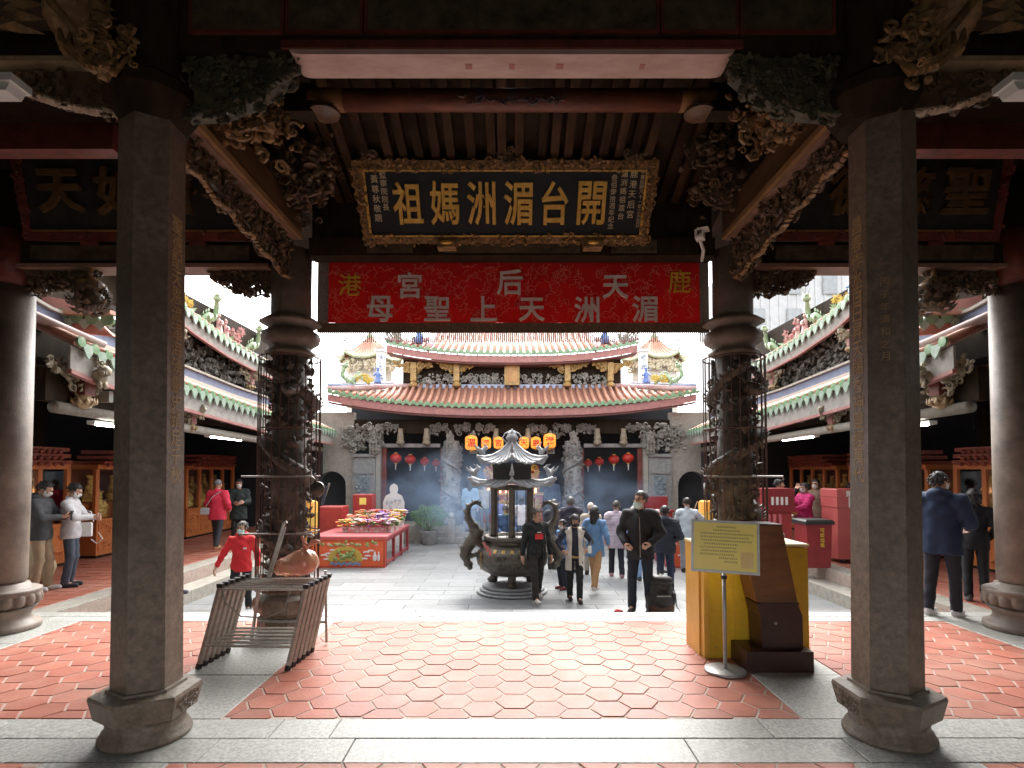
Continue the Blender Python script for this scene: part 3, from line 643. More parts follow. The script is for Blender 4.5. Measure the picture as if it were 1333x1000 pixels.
    carve(mb, 90, lambda: (random.gauss(2.56, .08), random.gauss(3.56, .06), random.gauss(4.44, .08)), .075, 'bsssl'); mb.build('carved_scrolls', M_CARVE, H)
    mb = MB(sx); mb.lathe((2.47, 3.83, 0), [(.2, 4.1), (.24, 4.16), (.30, 4.26), (.30, 4.34), (.26, 4.38), (.26, 5.4)], 12); mb.build('pillar_head', M_WOODK, H, False)
    # outward beam with its carved wing and pale edges
    MB(sx).bb(2.62, 9, 3.74, 3.94, 4.52, 4.72).build('beam', M_WOODK, H)
    MB(sx).bb(2.75, 9, 3.70, 3.98, 4.485, 4.52).build('beam_soffit', mat('pale_ochre_edge', (.46, .36, .20), (.25, .17, .10), 6, .6), H)
    P3 = [(2.62, 4.48), (3.7, 4.48), (3.45, 4.38), (3.05, 4.24), (2.62, 4.19)]; f3 = inpoly(P3)
    mb = MB(sx); mb.prism([(p[0], p[1] * .985 + .065) for p in P3], 3.80, 3.88)
    carve(mb, 140, lambda: (lambda q: (q[0], 3.84 + random.uniform(-.06, .06), q[1]))(f3()), .07, 'bsl'); mb.build('carved_bracket', M_CARVK, H)
    mb = MB(sx)
    for i in range(30):
        k = i / 29; mb.blob((2.65 + .9 * k, 3.82, 4.19 + .05 * k + .2 * k * k), (.035, .05, .02), 1, None, .3)
    mb.build('bracket_edge', mat('bone_edge', (.45, .36, .25), (.25, .17, .1), 12, .5), H)
    MB(sx).bb(3.3, 9, 4.6, 4.75, 4.40, 4.62).build('beam', M_WOODR, H)
    # tie beam between dragon column and round column, with openwork brackets
    MB(sx).bb(2.68, 5.45, 6.2, 6.42, 4.02, 4.27).build('beam', M_WOODK, H)
    MB(sx).bb(2.9, 5.3, 6.165, 6.198, 4.06, 4.22).build('painted_panel', pl, H)
    MB(sx).bb(2.68, 5.45, 6.16, 6.44, 3.975, 4.018).build('beam_soffit', mat('dull_pink_soffit'), H)
    MB(sx).bb(2.6, 9, 6.5, 6.7, 4.3, 5.4).build('infill_board', M_WOODK, H)
    for (P4, nm4) in (([(2.66, 3.97), (3.42, 3.97), (3.32, 3.86), (3.1, 3.74), (2.9, 3.69), (2.66, 3.72)], 1), ([(5.42, 3.97), (4.62, 3.97), (4.75, 3.88), (4.95, 3.76), (5.42, 3.72)], 2)):
        f4 = inpoly(P4); mb = MB(sx); carve(mb, 300, lambda: (lambda q: (q[0], 6.3 + random.uniform(-.05, .05), q[1]))(f4()), .062, 'bbsl'); mb.prism([(p[0], (p[1] - 3.97) * .5 + 3.97) for p in P4], 6.27, 6.33); mb.build('carved_bracket', M_CARVK, H)
    MB(sx).bb(5.85, 9, 6.2, 6.42, 3.9, 4.3).build('beam', M_WOODK, H)
    # hanging lotus basket beside the round column
    c = (4.66, 6.2, 3.45); b = MB(sx)
    b.lathe(c, [(.05, .42), (.09, .40), (.14, .36), (.13, .32), (.09, .30)], 12); b.tube([(4.66, 6.2, 3.85), (4.66, 6.2, 4.0)], .03, 6)
    b.build('lotus_cap', M_CARVE, H, True); b = MB(sx); b.blob((4.66, 6.2, 3.62), (.15, .15, .13), 2)
    for _ in range(90):
        a = random.random() * 6.28; q = random.uniform(-1.3, .9); d = Vector((math.cos(a) * math.cos(q), math.sin(a) * math.cos(q), math.sin(q))); b.leaf(Vector((4.66, 6.2, 3.62)) + d * .15, d + Vector((0, 0, .9)), d, .1, .045)
    b.build('lotus_basket', M_CARVK, H)
# round purlin painted with clouds
pu = MB().tube([(-1.75, 4.8, 4.945), (1.75, 4.8, 4.945)], .092, 20); pu.build('purlin', mat('painted_purlin', (.22, .075, .04), (.09, .035, .022), 6, .5, .15, stretch=(.6, 2, 2)), H, True)
for a, b in ((-1.74, -1.45), (1.45, 1.74)): MB().tube([(a, 4.8, 4.945), (b, 4.8, 4.945)], .0945, 20).build('purlin_band', mat('gilt_band', (.36, .19, .06), (.18, .08, .03), 9, .5), H, True)
mb = MB()
for x in np.linspace(-.42, .42, 15):
    for _ in range(2): mb.scroll((x, 4.71 + random.uniform(0, .02), 4.92 + random.uniform(-.04, .05)), (1, 0, 0), (0, .25, 1), .045, .010, 1.3, 8, random.random() * 6, random.choice((-1, 1)))
mb.blob((0, 4.705, 4.93), (.045, .012, .045), 2); mb.build('painted_clouds', mat('cloud_blue', (.10, .10, .14), (.16, .10, .06), 9, .6), H)
for sx in (-1, 1):
    MB(sx).bb(1.7, 2.4, 4.72, 4.88, 4.80, 5.05).build('purlin_support', M_WOODK, H)
    MB(sx).lathe((1.62, 4.8, 4.80), [(.03, 0), (.13, .02), (.13, .045), (.05, .06)], 16).build('purlin_cup', M_WOODB, H)
rf = mat('rafter_wood', (.070, .040, .021), (.022, .013, .008), 6, .8, .2, stretch=(1, .3, 1), rnd=.45, spec=.15)
ra = mesh_of(MB().prism([(4.55, 5.28), (6.75, 4.62), (6.75, 4.72), (4.55, 5.38)], -.042, .042, 'x'), 'rafter', rf)
for i in range(30):
    x = -2.47 + i * .17; inst('rafter', ra, H, (x, 0, 0), (0, R(random.uniform(-.6, .6)), R(random.uniform(-.35, .35))))
MB().prism([(4.5, 5.40), (6.9, 4.68), (6.9, 4.72), (4.5, 5.44)], -2.6, 2.6, 'x').build('roof_boards', M_WOODK, H)
MB().bb(-2.25, 2.25, 6.2, 6.42, 4.12, 4.32).build('beam', M_WOODK, H)
MB().bb(-2.25, 2.25, 6.3, 6.36, 4.32, 4.9).build('infill_board', M_WOODK, H)
for x, w_ in ((-1.35, .5), (0, 1.5), (1.35, .5)): MB().bb(x - w_ / 2, x + w_ / 2, 6.185, 6.199, 4.15, 4.29).build('painted_panel', pl, H)
# ================================================================ MAIN PLAQUE
def plaque():
    t = thing('name_plaque', 'black lacquered plaque with six large gold characters in a carved gilt frame', 'plaque', (-.07, 6.1, 4.28))
    # local frame: x right, z up along the board, tilted forward at the top
    tilt = R(33); M = Matrix.Rotation(tilt, 4, 'X'); bz = Vector((-.07, 6.1, 4.30))
    t.location = bz; t.rotation_euler = (tilt, 0, 0); W, Ht = 1.46, .64
    MB().bb(-W, W, 0, .04, 0, Ht).build('board', M_BLACKL, t, local=True)
    fr = M_CARVE
    for nm, P in (('top', [(-W, Ht), (W, Ht), (W + .12, Ht + .095), (-W - .12, Ht + .095)]), ('bottom', [(-W - .08, -.08), (W + .08, -.08), (W, 0), (-W, 0)]),
                  ('left', [(-W - .08, -.08), (-W, 0), (-W, Ht), (-W - .12, Ht + .095)]), ('right', [(W, 0), (W + .08, -.08), (W + .12, Ht + .095), (W, Ht)])):
        mb = MB(); mb.prism(P, -.02, .05); f = inpoly(P)
        carve(mb, 190 if nm in ('top', 'bottom') else 60, lambda: (lambda q: (q[0], -.028, q[1]))(f()), .05, 'bssl'); mb.build('frame', mat('gilt_frame', (.40, .23, .075), (.07, .035, .016), 26, .45, .2), t, local=True)
    for (x0, x1, z0, z1) in ((-W, W, Ht - .007, Ht + .007), (-W, W, -.007, .007), (-W - .012, -W + .012, .013, Ht - .013), (W - .012, W + .012, .013, Ht - .013)):
        MB().bb(x0, x1, -.035, -.021, z0, z1).build('gilt_bead', M_GOLD, t, local=True)
    mb = MB()
    for x in (-W + .08, .0, W - .12): carve(mb, 22, lambda: (x + random.gauss(0, .05), -.01, Ht + .14 + random.gauss(0, .025)), .06, 'bsl')
    mb.build('crest', M_CARVK, t, local=True)
    WORLD[t.name] = Vector((0, 0, 0))
    for i, ch in enumerate('祖媽洲湄台開'):
        inst('character', glyph(ch, M_GOLD, .05, .011, .007), t, (-1.03 + i * .388, -.022, .33), None, (.315, .36, .43))
    small = mat('pale_gold_paint', (.62, .55, .38), (.5, .42, .26), 20, .5)
    def column(txt, x, z0, dz, sz):
        for i, ch in enumerate(txt): inst('character', glyph(ch, small, .02, .006), t, (x * .973, -.004, z0 - i * dz), None, sz)
    column('監察院院長', -1.305, .60, .078, .068); column('黃尊秋敬題', -1.40, .56, .095, .078)
    column('鹿港天后宮', 1.37, .61, .098, .078); column('湄洲媽祖渡台', 1.27, .61, .082, .068); column('叁佰壹拾週年紀念', 1.165, .575, .068, .062)
    column('中華民國八十一年三月吉日', 1.465, .625, .047, .043)
    for x in (-.71, .88):
        c = thing('plaque_bracket', 'small gilt scroll bracket under the black plaque, ' + ('left one' if x < 0 else 'right one'), 'bracket', (x, 6.1, 4.15), 'plaque brackets')
        MB().prism([(x - .10, 4.16), (x + .10, 4.16), (x + .115, 4.25), (x - .115, 4.25)], 6.06, 6.197).build('block', M_CARVE, c)
        mb = MB(); mb.blob((x, 6.055, 4.21), (.07, .02, .025), 2); mb.build('boss', M_GOLD, c, True)
plaque()
# side plaques
def side_plaque(sx):
    cx = sx * 4.06; t = thing('name_plaque', 'dim old plaque with dull gold characters above the ' + ('left' if sx < 0 else 'right') + ' side bay', 'plaque', (cx, 6.16, 4.36), 'side plaques')
    t.rotation_euler = (R(14), 0, 0); WORLD[t.name] = Vector((0, 0, 0)); W, Ht = 1.22, .86
    MB().bb(-W, W, 0, .04, 0, Ht).build('board', mat('sooty_board', (.035, .035, .03), (.015, .015, .014), 6, .5), t, local=True)
    for P in ([(-W, Ht), (W, Ht), (W + .1, Ht + .1), (-W - .1, Ht + .1)], [(-W - .08, -.09), (W + .08, -.09), (W, 0), (-W, 0)], [(-W - .08, -.09), (-W, 0), (-W, Ht), (-W - .1, Ht + .1)], [(W, 0), (W + .08, -.09), (W + .1, Ht + .1), (W, Ht)]):
        mb = MB(); mb.prism(P, -.02, .05); f = inpoly(P); carve(mb, 45, lambda: (lambda q: (q[0], -.025, q[1]))(f()), .045, 'ssl'); mb.build('frame', M_WOODR, t, local=True)
    txt = '天如齊' if sx < 0 else '德慈聖'
    for i, ch in enumerate(txt): inst('character', glyph(ch, mat('sooty_gold', (.13, .07, .022), (.07, .038, .013), 9, .6), .04, .02, .01), t, ((-.83 + i * .62) if sx < 0 else (-.38 + i * .62), -.022, .42), None, .5)
    MB().bb(-W, W, -.03, -.021, .005, .025).build('gilt_bead', M_GOLDD, t, local=True)
    for x in (-.6, .6): MB().bb(x - .09, x + .09, -.03, .08, -.20, -.095).build('bracket', M_WOODR, t, local=True)
side_plaque(-1); side_plaque(1)
# ================================================================ RED BANNER
def banner():
    y = 6.52; s = 740 / y; X = lambda px: (px - 667) / s; Z = lambda py: 1.75 - (py - 612) / s
    t = thing('temple_banner', 'wide red embroidered banner with silver and gold characters and a bead fringe', 'banner', (0, y, Z(420)))
    x0, x1, z0, z1 = X(426), X(914), Z(419), Z(334)
    mb = MB(); n = 60; vs = []
    fy = lambda x: y + .011 * math.sin(x * 7 + .4 * math.sin(x * 3)) + .007 * math.sin(x * 19 + 1)
    for j in range(9):
        for i in range(n + 1):
            x = x0 + (x1 - x0) * i / n; z = z0 + (z1 - z0) * j / 8; vs.append((x, fy(x) - .0 + .004 * math.sin(z * 14 + x * 3), z))
    m = len(vs); vs += [(a, b + .012, c) for a, b, c in vs]; fs = []
    for j in range(8):
        for i in range(n):
            q = j * (n + 1) + i; fs += [(q, q + 1, q + n + 2, q + n + 1), (m + q, m + q + n + 1, m + q + n + 2, m + q + 1)]
    mb.add(vs, fs); mb.build('cloth', M_RED, t, True)
    emb = MB()
    for _ in range(420):
        x = random.uniform(x0 + .04, x1 - .04); z = random.uniform(z0 + .03, z1 - .08); a = random.random() * 6; k = random.uniform(.02, .045)
        pts = [(x + k * (q - 3) * .6 * math.cos(a) + k * .5 * math.sin(q * 1.6) * math.sin(a), fy(x) - .010, z + k * (q - 3) * .6 * math.sin(a) - k * .5 * math.sin(q * 1.6) * math.cos(a)) for q in range(7)]
        emb.tube(pts, .0042, 4)
    e = emb.build('embroidery', mat('red_thread', (.74, .20, .15), (.60, .12, .09), 30, .4), t); e['kind'] = 'stuff'
    bd = mat('brocade_border', (.26, .22, .18), (.13, .11, .09), 40, .6, .2)
    MB().bb(X(411), x0 - .001, y - .004, y + .014, z0 - .07, z1).build('border', bd, t); MB().bb(x1 + .001, X(926), y - .004, y + .014, z0 - .07, z1).build('border', bd, t)
    bm = MB().bb(X(411), X(926), y - .006, y + .016, Z(432), z0 - .072 + .072 - .001); bm.build('border', mat('brown_brocade', (.22, .15, .09), (.09, .06, .04), 40, .6, .2), t)
    MB().tube([(X(402), y, z1 + .012), (X(932), y, z1 + .012)], .014, 8).build('rod', M_GREY, t)
    for ch, px, py, k in (('港', 454, 369, 0), ('宮', 533, 370, 1), ('后', 664, 366, 1), ('天', 803, 372, 1), ('鹿', 887, 365, 0), ('母', 494, 401, 1), ('聖', 569, 401, 1), ('上', 630, 401, 1), ('天', 693, 402, 1), ('洲', 765, 402, 1), ('湄', 841, 401, 1)):
        inst('character', glyph(ch, M_SILVER if k else M_YTHREAD, .05, .014 if k else .002), t, (X(px), y - .018, Z(py)), None, .30 if k else .26)
    fr = MB()
    for i in range(190):
        x = X(414) + (X(924) - X(414)) * (i + .5) / 190
        fr.tube([(x, y + .004, Z(431)), (x + .003, y + .004, Z(438)), (x, y + .004, Z(444 + (i % 2)))], .0062, 5)
    f = fr.build('bead_fringe', mat('glass_beads', (.50, .40, .38), (.36, .27, .26), 9, .25), t, True); f['kind'] = 'stuff'
banner()
# ================================================================ lamps and camera under the beams
for sx in (-1, 1):
    c = (sx * 3.6, 3.56, 4.2); t = thing('ceiling_lamp', 'white fluorescent ceiling lamp cut by the ' + ('left' if sx < 0 else 'right') + ' edge of the view', 'lamp', c, 'fluorescent lamps under the beams')
    MB(sx).prism([(3.17, 4.20), (3.20, 4.15), (4.3, 4.15), (4.33, 4.20)], 3.50, 3.62).build('diffuser', M_WHITE, t)
    MB(sx).bb(3.15, 4.35, 3.48, 3.64, 4.20, 4.25).build('housing', M_WHITE, t)
t = thing('security_camera', 'small white security camera beside the red banner', 'camera', (2.02, 5.9, 4.22))
s = 125
p = Vector((1.99, 5.9, 4.22)); mb = MB(); mb.box((0, 0, 0), (.085, .2, .085), None); bd = mb.build('housing', M_WHITE, t, local=True); bd.location = (-.04, 0, 0); bd.rotation_euler = (R(8), 0, R(-25))
MB().bb(-.055, .055, -.13, .08, .046, .055).build('hood', M_WHITE, t, local=True).rotation_euler = (R(8), 0, R(-25))
g = inst('mark', glyph('鹿', M_BLACK, .02, .02), t, (1.935, 5.785, 4.205), (0, 0, R(-25)), .055)
MB().tube([(2.0, 5.95, 4.18), (2.05, 6.0, 4.1), (2.1, 6.2, 4.06)], .018, 8).build('arm', M_WHITE, t)
M_TRES = mat('trestle_steel', (.44, .41, .36), (.28, .26, .225), 16, .45, .12, 60)
# ================================================================ nested trestle stands, bag, pole
def stand(i):
    # a square-tube trestle: two raked legs, top bar, lower bar, the rear pair behind
    t = thing('trestle_stand', '', 'stand', (-2.36 + .006 * i, 5.05 + .095 * i, 0), 'nested grey steel trestle stands')
    w, h, lean = .40, .72, .15; A = lambda x, z, dy=0: (x + lean * z / h, dy + .05 * z / h, z)
    for sx in (-1, 1):
        MB().tube([A(sx * w, .02), A(sx * w * .98, h)], .023, 4).build('leg', M_TRES, t, local=True)
        MB().tube([A(sx * w, 0), A(sx * w, .045)], .026, 4).build('foot', M_BLACK, t, local=True)
        MB().box(A(sx * w * .98, h + .0), (.05, .045, .035)).build('corner_cap', M_BLACK, t, local=True)
    MB().tube([A(-w * .98, h - .03), A(w * .98, h - .03)], .012, 4).build('top_bar', M_TRES, t, local=True)
    MB().tube([A(-w, .2 + .005 * i), A(w, .2 + .005 * i)], .012, 4).build('lower_bar', M_TRES, t, local=True)
    return t
names = ['front', 'second', 'third', 'fourth', 'fifth', 'rear']
for i in range(6):
    t = stand(i); t['label'] = f'grey steel trestle stand, {names[i]} of the six nested beside the left pillar'; t.rotation_euler = (0, 0, R(-3 + .8 * i))
    if i == 5:
        MB().tube([(.47, .25, .02), (.46, .22, .74)], .017, 4).build('rear_leg', M_GREY, t, local=True); MB().tube([(-.3, .3, .02), (-.2, .26, .7)], .017, 4).build('rear_leg', M_GREY, t, local=True)
        MB().tube([(-.22, .28, .22), (.47, .25, .22)], .014, 4).build('rear_bar', M_GREY, t, local=True)
t = thing('steel_pole', 'bent steel pole leaning up out of the trestle stands', 'pole', (-2.3, 5.4, .7))
MB().tube([(-2.32, 5.45, .72), (-2.2, 5.5, 1.23), (-2.17, 5.5, 1.25)], .016, 6).build('pole', M_GREY, t); MB().tube([(-2.29, 5.42, .72), (-2.17, 5.47, 1.2)], .010, 6).build('pole', M_GREY, t)
t = tag(MB().tube([(-2.55, 5.05, .70), (-2.5, 5.0, .60), (-2.35, 4.98, .48), (-2.15, 5.0, .46), (-2.0, 5.05, .52), (-1.98, 5.15, .71)], .006, 6).build('cable', mat('grey_cable', (.3, .29, .27)), loc=(-2.3, 5, .7)), 'thin grey cable drooping from the top of the trestle stands', 'cable')
v = Vol((-.3, -.22, -.05), (.3, .22, .42), .012); v.ell((0, 0, .10), (.19, .15, .10), .04).ell((.06, 0, .15), (.13, .12, .10), .05).ell((-.12, 0, .07), (.10, .10, .07), .05).cap((.05, 0, .2), (.08, 0, .27), .05, .022, .03)
v.cap((.08, 0, .27), (.05, -.02, .37), .02, .012, .01).cap((.08, 0, .27), (.17, 0, .33), .02, .014, .01).ell((.17, 0, .325), (.05, .02, .022), .01)
v.apply(lambda D, X, Y, Z: D + .006 * np.sin(X * 60 + Z * 30) * np.sin(Y * 55 + 1) + .006 * np.sin(np.arctan2(Y, X - .06) * 9) * np.clip(Z / .25, 0, 1)); V, F = v.mesh()
bm = mat('red_plastic_film', (.80, .27, .22), (.70, .46, .26), 7, .18, .25, 26); bm.node_tree.nodes['Principled BSDF'].inputs['Transmission Weight'].default_value = .25
o = MB().np(V, F).build('plastic_bag', bm, smooth=True); o.location = (-2.06, 5.5, .735); tag(o, 'knotted translucent red plastic bag lying on the trestle stands', 'bag')
# gong hanging on the left cage
t = thing('hanging_gong', 'small brown metal gong with a blue and white ribbon hung on the left cage', 'gong', (-2.02, 5.93, 1.55))
v = MB(); v.lathe((0, 0, 0), [(.075, .03), (.08, .0), (.074, -.012), (.03, -.014), (.022, -.028), (.012, -.034), (.002, -.035)], 28); d = v.build('disc', M_BRONZE, t, True, local=True); d.rotation_euler = (R(-90) + math.pi, 0, R(-12)); d.scale = (1, 1, 1)
MB().tube([(-2.02, 5.94, 1.63), (-2.05, 5.96, 1.69)], .004, 5).build('hook', M_GREY, t)
MB().box((.06, .03, -.07), (.028, .004, .2), Euler((0, R(14), 0)).to_matrix()).build('ribbon', M_BLUE, t, local=True); MB().box((.085, .032, -.01), (.02, .004, .15), Euler((0, R(18), 0)).to_matrix()).build('ribbon', M_WHITE, t, local=True)
# ================================================================ yellow board box, lectern, notice stand
t = thing('yellow_box', 'tall yellow painted box standing behind the brown lectern', 'box', (2.28, 5.6, 0))
b = MB(); b.bb(1.84, 2.77, 5.36, 5.82, .0, 1.02); b.build('body', M_YELLOW, t)
MB().bb(1.785, 1.838, 5.34, 5.84, 0, 1.03).build('side_panel', mat('ochre_edge', (.62, .36, .05), (.52, .29, .03), 5, .45), t); MB().bb(1.77, 1.784, 5.44, 5.84, 0, 1.03).build('side_panel', mat('ochre_edge'), t)
for xx in (2.07, 2.38): MB().bb(xx, xx + .006, 5.3565, 5.3595, .02, 1.015).build('panel_seam', mat('ochre_edge'), t)
for xx, zz in ((1.9, .95), (2.7, .95), (1.9, .1), (2.7, .1)): MB().tube([(xx, 5.354, zz), (xx, 5.36, zz)], .008, 8).build('screw', M_GREY, t)
MB().bb(1.76, 2.78, 5.35, 5.83, 1.032, 1.055).build('lid', mat('pale_yellow_top', (.74, .62, .30), (.7, .57, .25), 4, .4), t)
t = thing('lectern', 'brown veneered lectern with slanted front on a dark plinth', 'lectern', (2.24, 5.1, 0))
MB().bb(2.03, 2.61, 4.98, 5.335, 0, .175).build('plinth', M_PODK, t)
b = MB(); b.prism([(2.20, .177), (2.56, .177), (2.56, .46), (2.52, .57), (2.16, .57), (2.19, .46)], 5.06, 5.32); b.build('lower_body', M_PODK, t)
MB().bb(2.19, 2.53, 5.054, 5.0595, .563, .581).build('seam_strip', M_PODK, t)
MB().tube([(2.32, 5.052, .40), (2.32, 5.06, .40)], .014, 12).build('lock', M_GREY, t)
b = MB(); b.prism([(2.16, .582), (2.52, .572), (2.39, 1.255), (2.00, 1.262)], 5.06, 5.32); b.build('slanted_body', M_PODB, t)
b = MB(); b.prism([(1.99, 1.263), (2.395, 1.256), (2.392, 1.268), (1.99, 1.275)], 5.05, 5.325); b.build('top_board', M_PODK, t)
t = thing('notice_stand', 'yellow notice in a steel frame on a round-based pole', 'sign', (1.85, 5.0, 0))
c = (1.85, 5.0, 0); MB().lathe(c, [(.165, 0), (.175, .008), (.175, .018), (.165, .026), (.02, .03)], 40).build('base', mat('brushed_steel', (.42, .42, .41), (.34, .34, .33), 20, .4, metal=.4), t, True)
MB().tube([(1.85, 5.0, .02), (1.85, 5.0, .86)], .016, 14).build('pole', mat('brushed_steel'), t, True); MB().tube([(1.85, 5.0, .80), (1.85, 5.0, .83)], .026, 12).build('collar', M_BLACK, t)
p = thing('x', '', None, (0, 0, 0)); bpy.data.objects.remove(p)
bo = MB().bb(-.265, .265, 0, .012, 0, .41).build('notice', M_SIGNY, t, local=True); bo.location = (0, -.03, .875); bo.rotation_euler = (R(-9), R(2.5), R(-9)); WORLD[bo.name] = Vector((0, 0, 0))
for a, b_, c_, d in ((-.285, .285, .41, .432), (-.285, .285, -.022, 0), (-.285, -.265, 0, .41), (.265, .285, 0, .41)): MB().bb(a, b_, -.006, .018, c_, d).build('frame', mat('brushed_steel'), bo, local=True)
tx = MB()
for r_, (a, b_) in enumerate(((-.07, .09), (-.1, .12), (-.21, .23), (-.21, .20), (-.2, .22), (-.18, .10), (-.21, .09), (-.2, .1), (-.21, .08), (-.05, .09), (-.01, .09))):
    x = a; z = .375 - r_ * .03
    while x < b_:
        k = random.uniform(.008, .012); q = random.choice((0, 1, 2))
        tx.bb(x, x + k, -.0015, -.0005, z + .004, z + .006); tx.bb(x, x + k, -.0015, -.0005, z - .004, z - .002); tx.bb(x + k * .4, x + k * .55, -.0015, -.0005, z - .006, z + .008)
        if q: tx.bb(x, x + k * .3, -.0015, -.0005, z - .001, z + .001)
        x += k + .0045
tx.build('print', M_INK, bo, local=True)
MB().bb(.13, .235, -.002, -.0005, .03, .17).build('picture_patch', mat('pale_orange_print', (.82, .58, .16), (.85, .68, .3), 25, .4), bo, local=True)
# ================================================================ SIDE CORRIDOR BUILDINGS
eave_end = mesh_of(MB().add(*(lambda n: ([(0, -.012, 0)] + [(.075 * math.cos(2 * math.pi * k / n), -.008, .075 * math.sin(2 * math.pi * k / n)) for k in range(n)] + [(.075 * math.cos(2 * math.pi * k / n), .03, .075 * math.sin(2 * math.pi * k / n)) for k in range(n)],
    [(0, (k + 1) % n + 1, k + 1)[::-1] for k in range(n)] + [(k + 1, (k + 1) % n + 1, n + (k + 1) % n + 1, n + k + 1) for k in range(n)]))(10)), 'eave_tile', M_GREEN)
_dp = [(-.115, 0), (.115, 0), (.10, -.05), (.05, -.12), (0, -.165), (-.05, -.12), (-.10, -.05)]
drip_w = mesh_of(MB().prism(_dp, -.012, .012), 'drip_tile', M_GREENP)
def lin_i(y, pts):
    for (a, za), (b, zb) in zip(pts, pts[1:]):
        if y <= b: return za + (zb - za) * max(0, (y - a)) / (b - a)
    return pts[-1][1]
E1 = [(7.75, 3.52), (8.2, 3.44), (9.3, 3.37), (10.5, 3.28), (12, 3.2), (14, 3.1), (19.3, 3.03)]
E2 = [(9.6, 5.85), (10.5, 5.40), (11.9, 5.02), (13.5, 4.80), (15, 4.70), (18.4, 4.62)]
def wing(sx):
    nm = 'left' if sx < 0 else 'right'; rz = R(90) if sx > 0 else R(-90)
    t = thing('corridor_building', f'{nm} side corridor building with two tiers of curved green-edged eaves', 'building', (sx * 8, 12, KZ), 'side corridor buildings')
    def strip(pts, x0, x1, dz0, dz1, name, m, off0=0, off1=0, y0=None, y1=None):
        """a board that follows the eave curve: its cross-section runs from (x0, dz0+off0) to (x1, dz1+off1)"""
        ys = np.linspace(y0 or pts[0][0], y1 or pts[-1][0], 26); vs = []; fs = []
        for y in ys:
            z = lin_i(y, pts); vs += [(x0, y, z + dz0), (x1, y, z + dz0 + off0), (x1, y, z + dz1 + off0), (x0, y, z + dz1)]
        for i in range(25):
            for k in range(4): k2 = (k + 1) % 4; fs.append((4 * i + k, 4 * i + 4 + k, 4 * i + 4 + k2, 4 * i + k2))
        fs += [(0, 1, 2, 3), (103, 102, 101, 100)]
        mb = MB(sx); mb.add(vs, fs); return mb.build(name, m, t)
    for tier, (P, xe, rise, xin) in enumerate(((E1, 6.0, .42, 6.95), (E2, 6.75, 1.3, 9.2))):
        rf_ = strip(P, xe + .02, xin, -.05, 0, 'roof', M_ROOFP, off0=rise)
        strip(P, xe + .06, xe + .10, -.38 if tier == 0 else -.30, -.06, 'eave_board', M_PLAST)
        strip(P, xe + .04, xe + .12, -.44 if tier == 0 else -.35, -.385 if tier == 0 else -.305, 'red_moulding', M_FASC)
        sp = .27; y = P[0][0] + .1
        L = math.hypot(xin - xe, rise); ang = math.atan2(rise, xin - xe)
        row = mesh_of(MB().tube([(0, 0, 0), (L, 0, 0)], .062, 8), 'tile_row', M_ROOF, True)
        while y < P[-1][0]:
            z = lin_i(y, P)
            inst('tile_row', row, rf_, (sx * xe, y, z + .03), (0, -ang if sx > 0 else math.pi + ang, 0))
            inst('eave_tile', eave_end, rf_, (sx * (xe - .01), y, z + .03), (0, 0, -rz), (1, 1, 1))
            inst('drip_tile', drip_w, rf_, (sx * (xe - .006), y + sp / 2, z + .015), (R(-8) * 0, R(0), rz), (1, 1, 1.25)); y += sp
    strip(E1, 6.75, 6.80, .36, .64, 'blue_lambrequin', M_BLUE)
    strip(E1, 6.735, 6.749, .40, .47, 'painted_band', mat('pink_white_band', (.6, .42, .38), (.35, .42, .34), 7, .6))
    strip(E1, 6.70, 6.82, .645, .69, 'gilt_moulding', M_STTAN)
    # wall with lattice between the tiers
    MB(sx).bb(7.15, 7.3, 8.4, 19, 3.3, 5.6).build('upper_wall', M_WOODK, t)
    mb = MB(sx)
    carve(mb, 420, lambda: (7.1 + random.uniform(-.04, .03), random.uniform(9.3, 18.5), random.uniform(3.95, 4.6)), .16, 'bssl', (-1, 0, 0)); mb.build('lattice_carving', mat('dark_lattice', (.11, .09, .07), (.05, .045, .04), 9, .6), t)
    # brackets: hanging posts with lotus drops, lions and curled corbels
    for (y, x, zt, sc) in ((8.25, 6.25, 3.25, 1.0), (11.1, 6.3, 2.98, .8), (14.6, 6.3, 2.82, .8), (11.5, 6.95, 4.62, .8), (15.0, 6.95, 4.35, .8)):
        up = 0
        b = MB(sx); b.bb(x - .10 * sc, x + .10 * sc, y - .10 * sc, y + .10 * sc, zt - .42 * sc, zt); b.build('hanging_post', M_FASC if y > 9 else M_WOODR, t)
        b = MB(sx); b.lathe((x, y, zt - .62 * sc), [(.02, 0), (.10 * sc, .03 * sc), (.14 * sc, .09 * sc), (.13 * sc, .15 * sc), (.09 * sc, .19 * sc), (.12 * sc, .20 * sc)], 10)
        for k in range(10):
            a = k * .628; b.leaf((x + .11 * sc * math.cos(a), y + .11 * sc * math.sin(a), zt - .58 * sc), (math.cos(a) * .5, math.sin(a) * .5, 1), (math.cos(a), math.sin(a), 0), .15 * sc, .045 * sc)
        b.build('lotus_drop', mat('ochre_lotus', (.46, .33, .18), (.28, .18, .09), 9, .6), t, True)
        for d in (-1, 1):
            b = MB(sx); P = [(0, 0), (.55 * sc, 0), (.5 * sc, -.1 * sc), (.2 * sc, -.22 * sc), (.1 * sc, -.4 * sc), (0, -.42 * sc)]; f = inpoly(P)
            carve(b, 55, lambda: (lambda q: (x + random.uniform(-.05, .05), y + d * (.1 * sc + q[0]), zt + q[1]))(f()), .10 * sc, 'bssl', (-1, 0, 0)); b.build('carved_bracket', mat('pale_carving', (.40, .34, .23), (.16, .13, .09), 9, .6), t)
        b = MB(sx); v = Vector((x - .2 * sc, y, zt - .15 * sc)); b.blob(v, (.14 * sc, .11 * sc, .11 * sc), 2, None, .12); b.blob(v + Vector((-.12, -.03, .08)) * sc, .085 * sc, 2, None, .15)
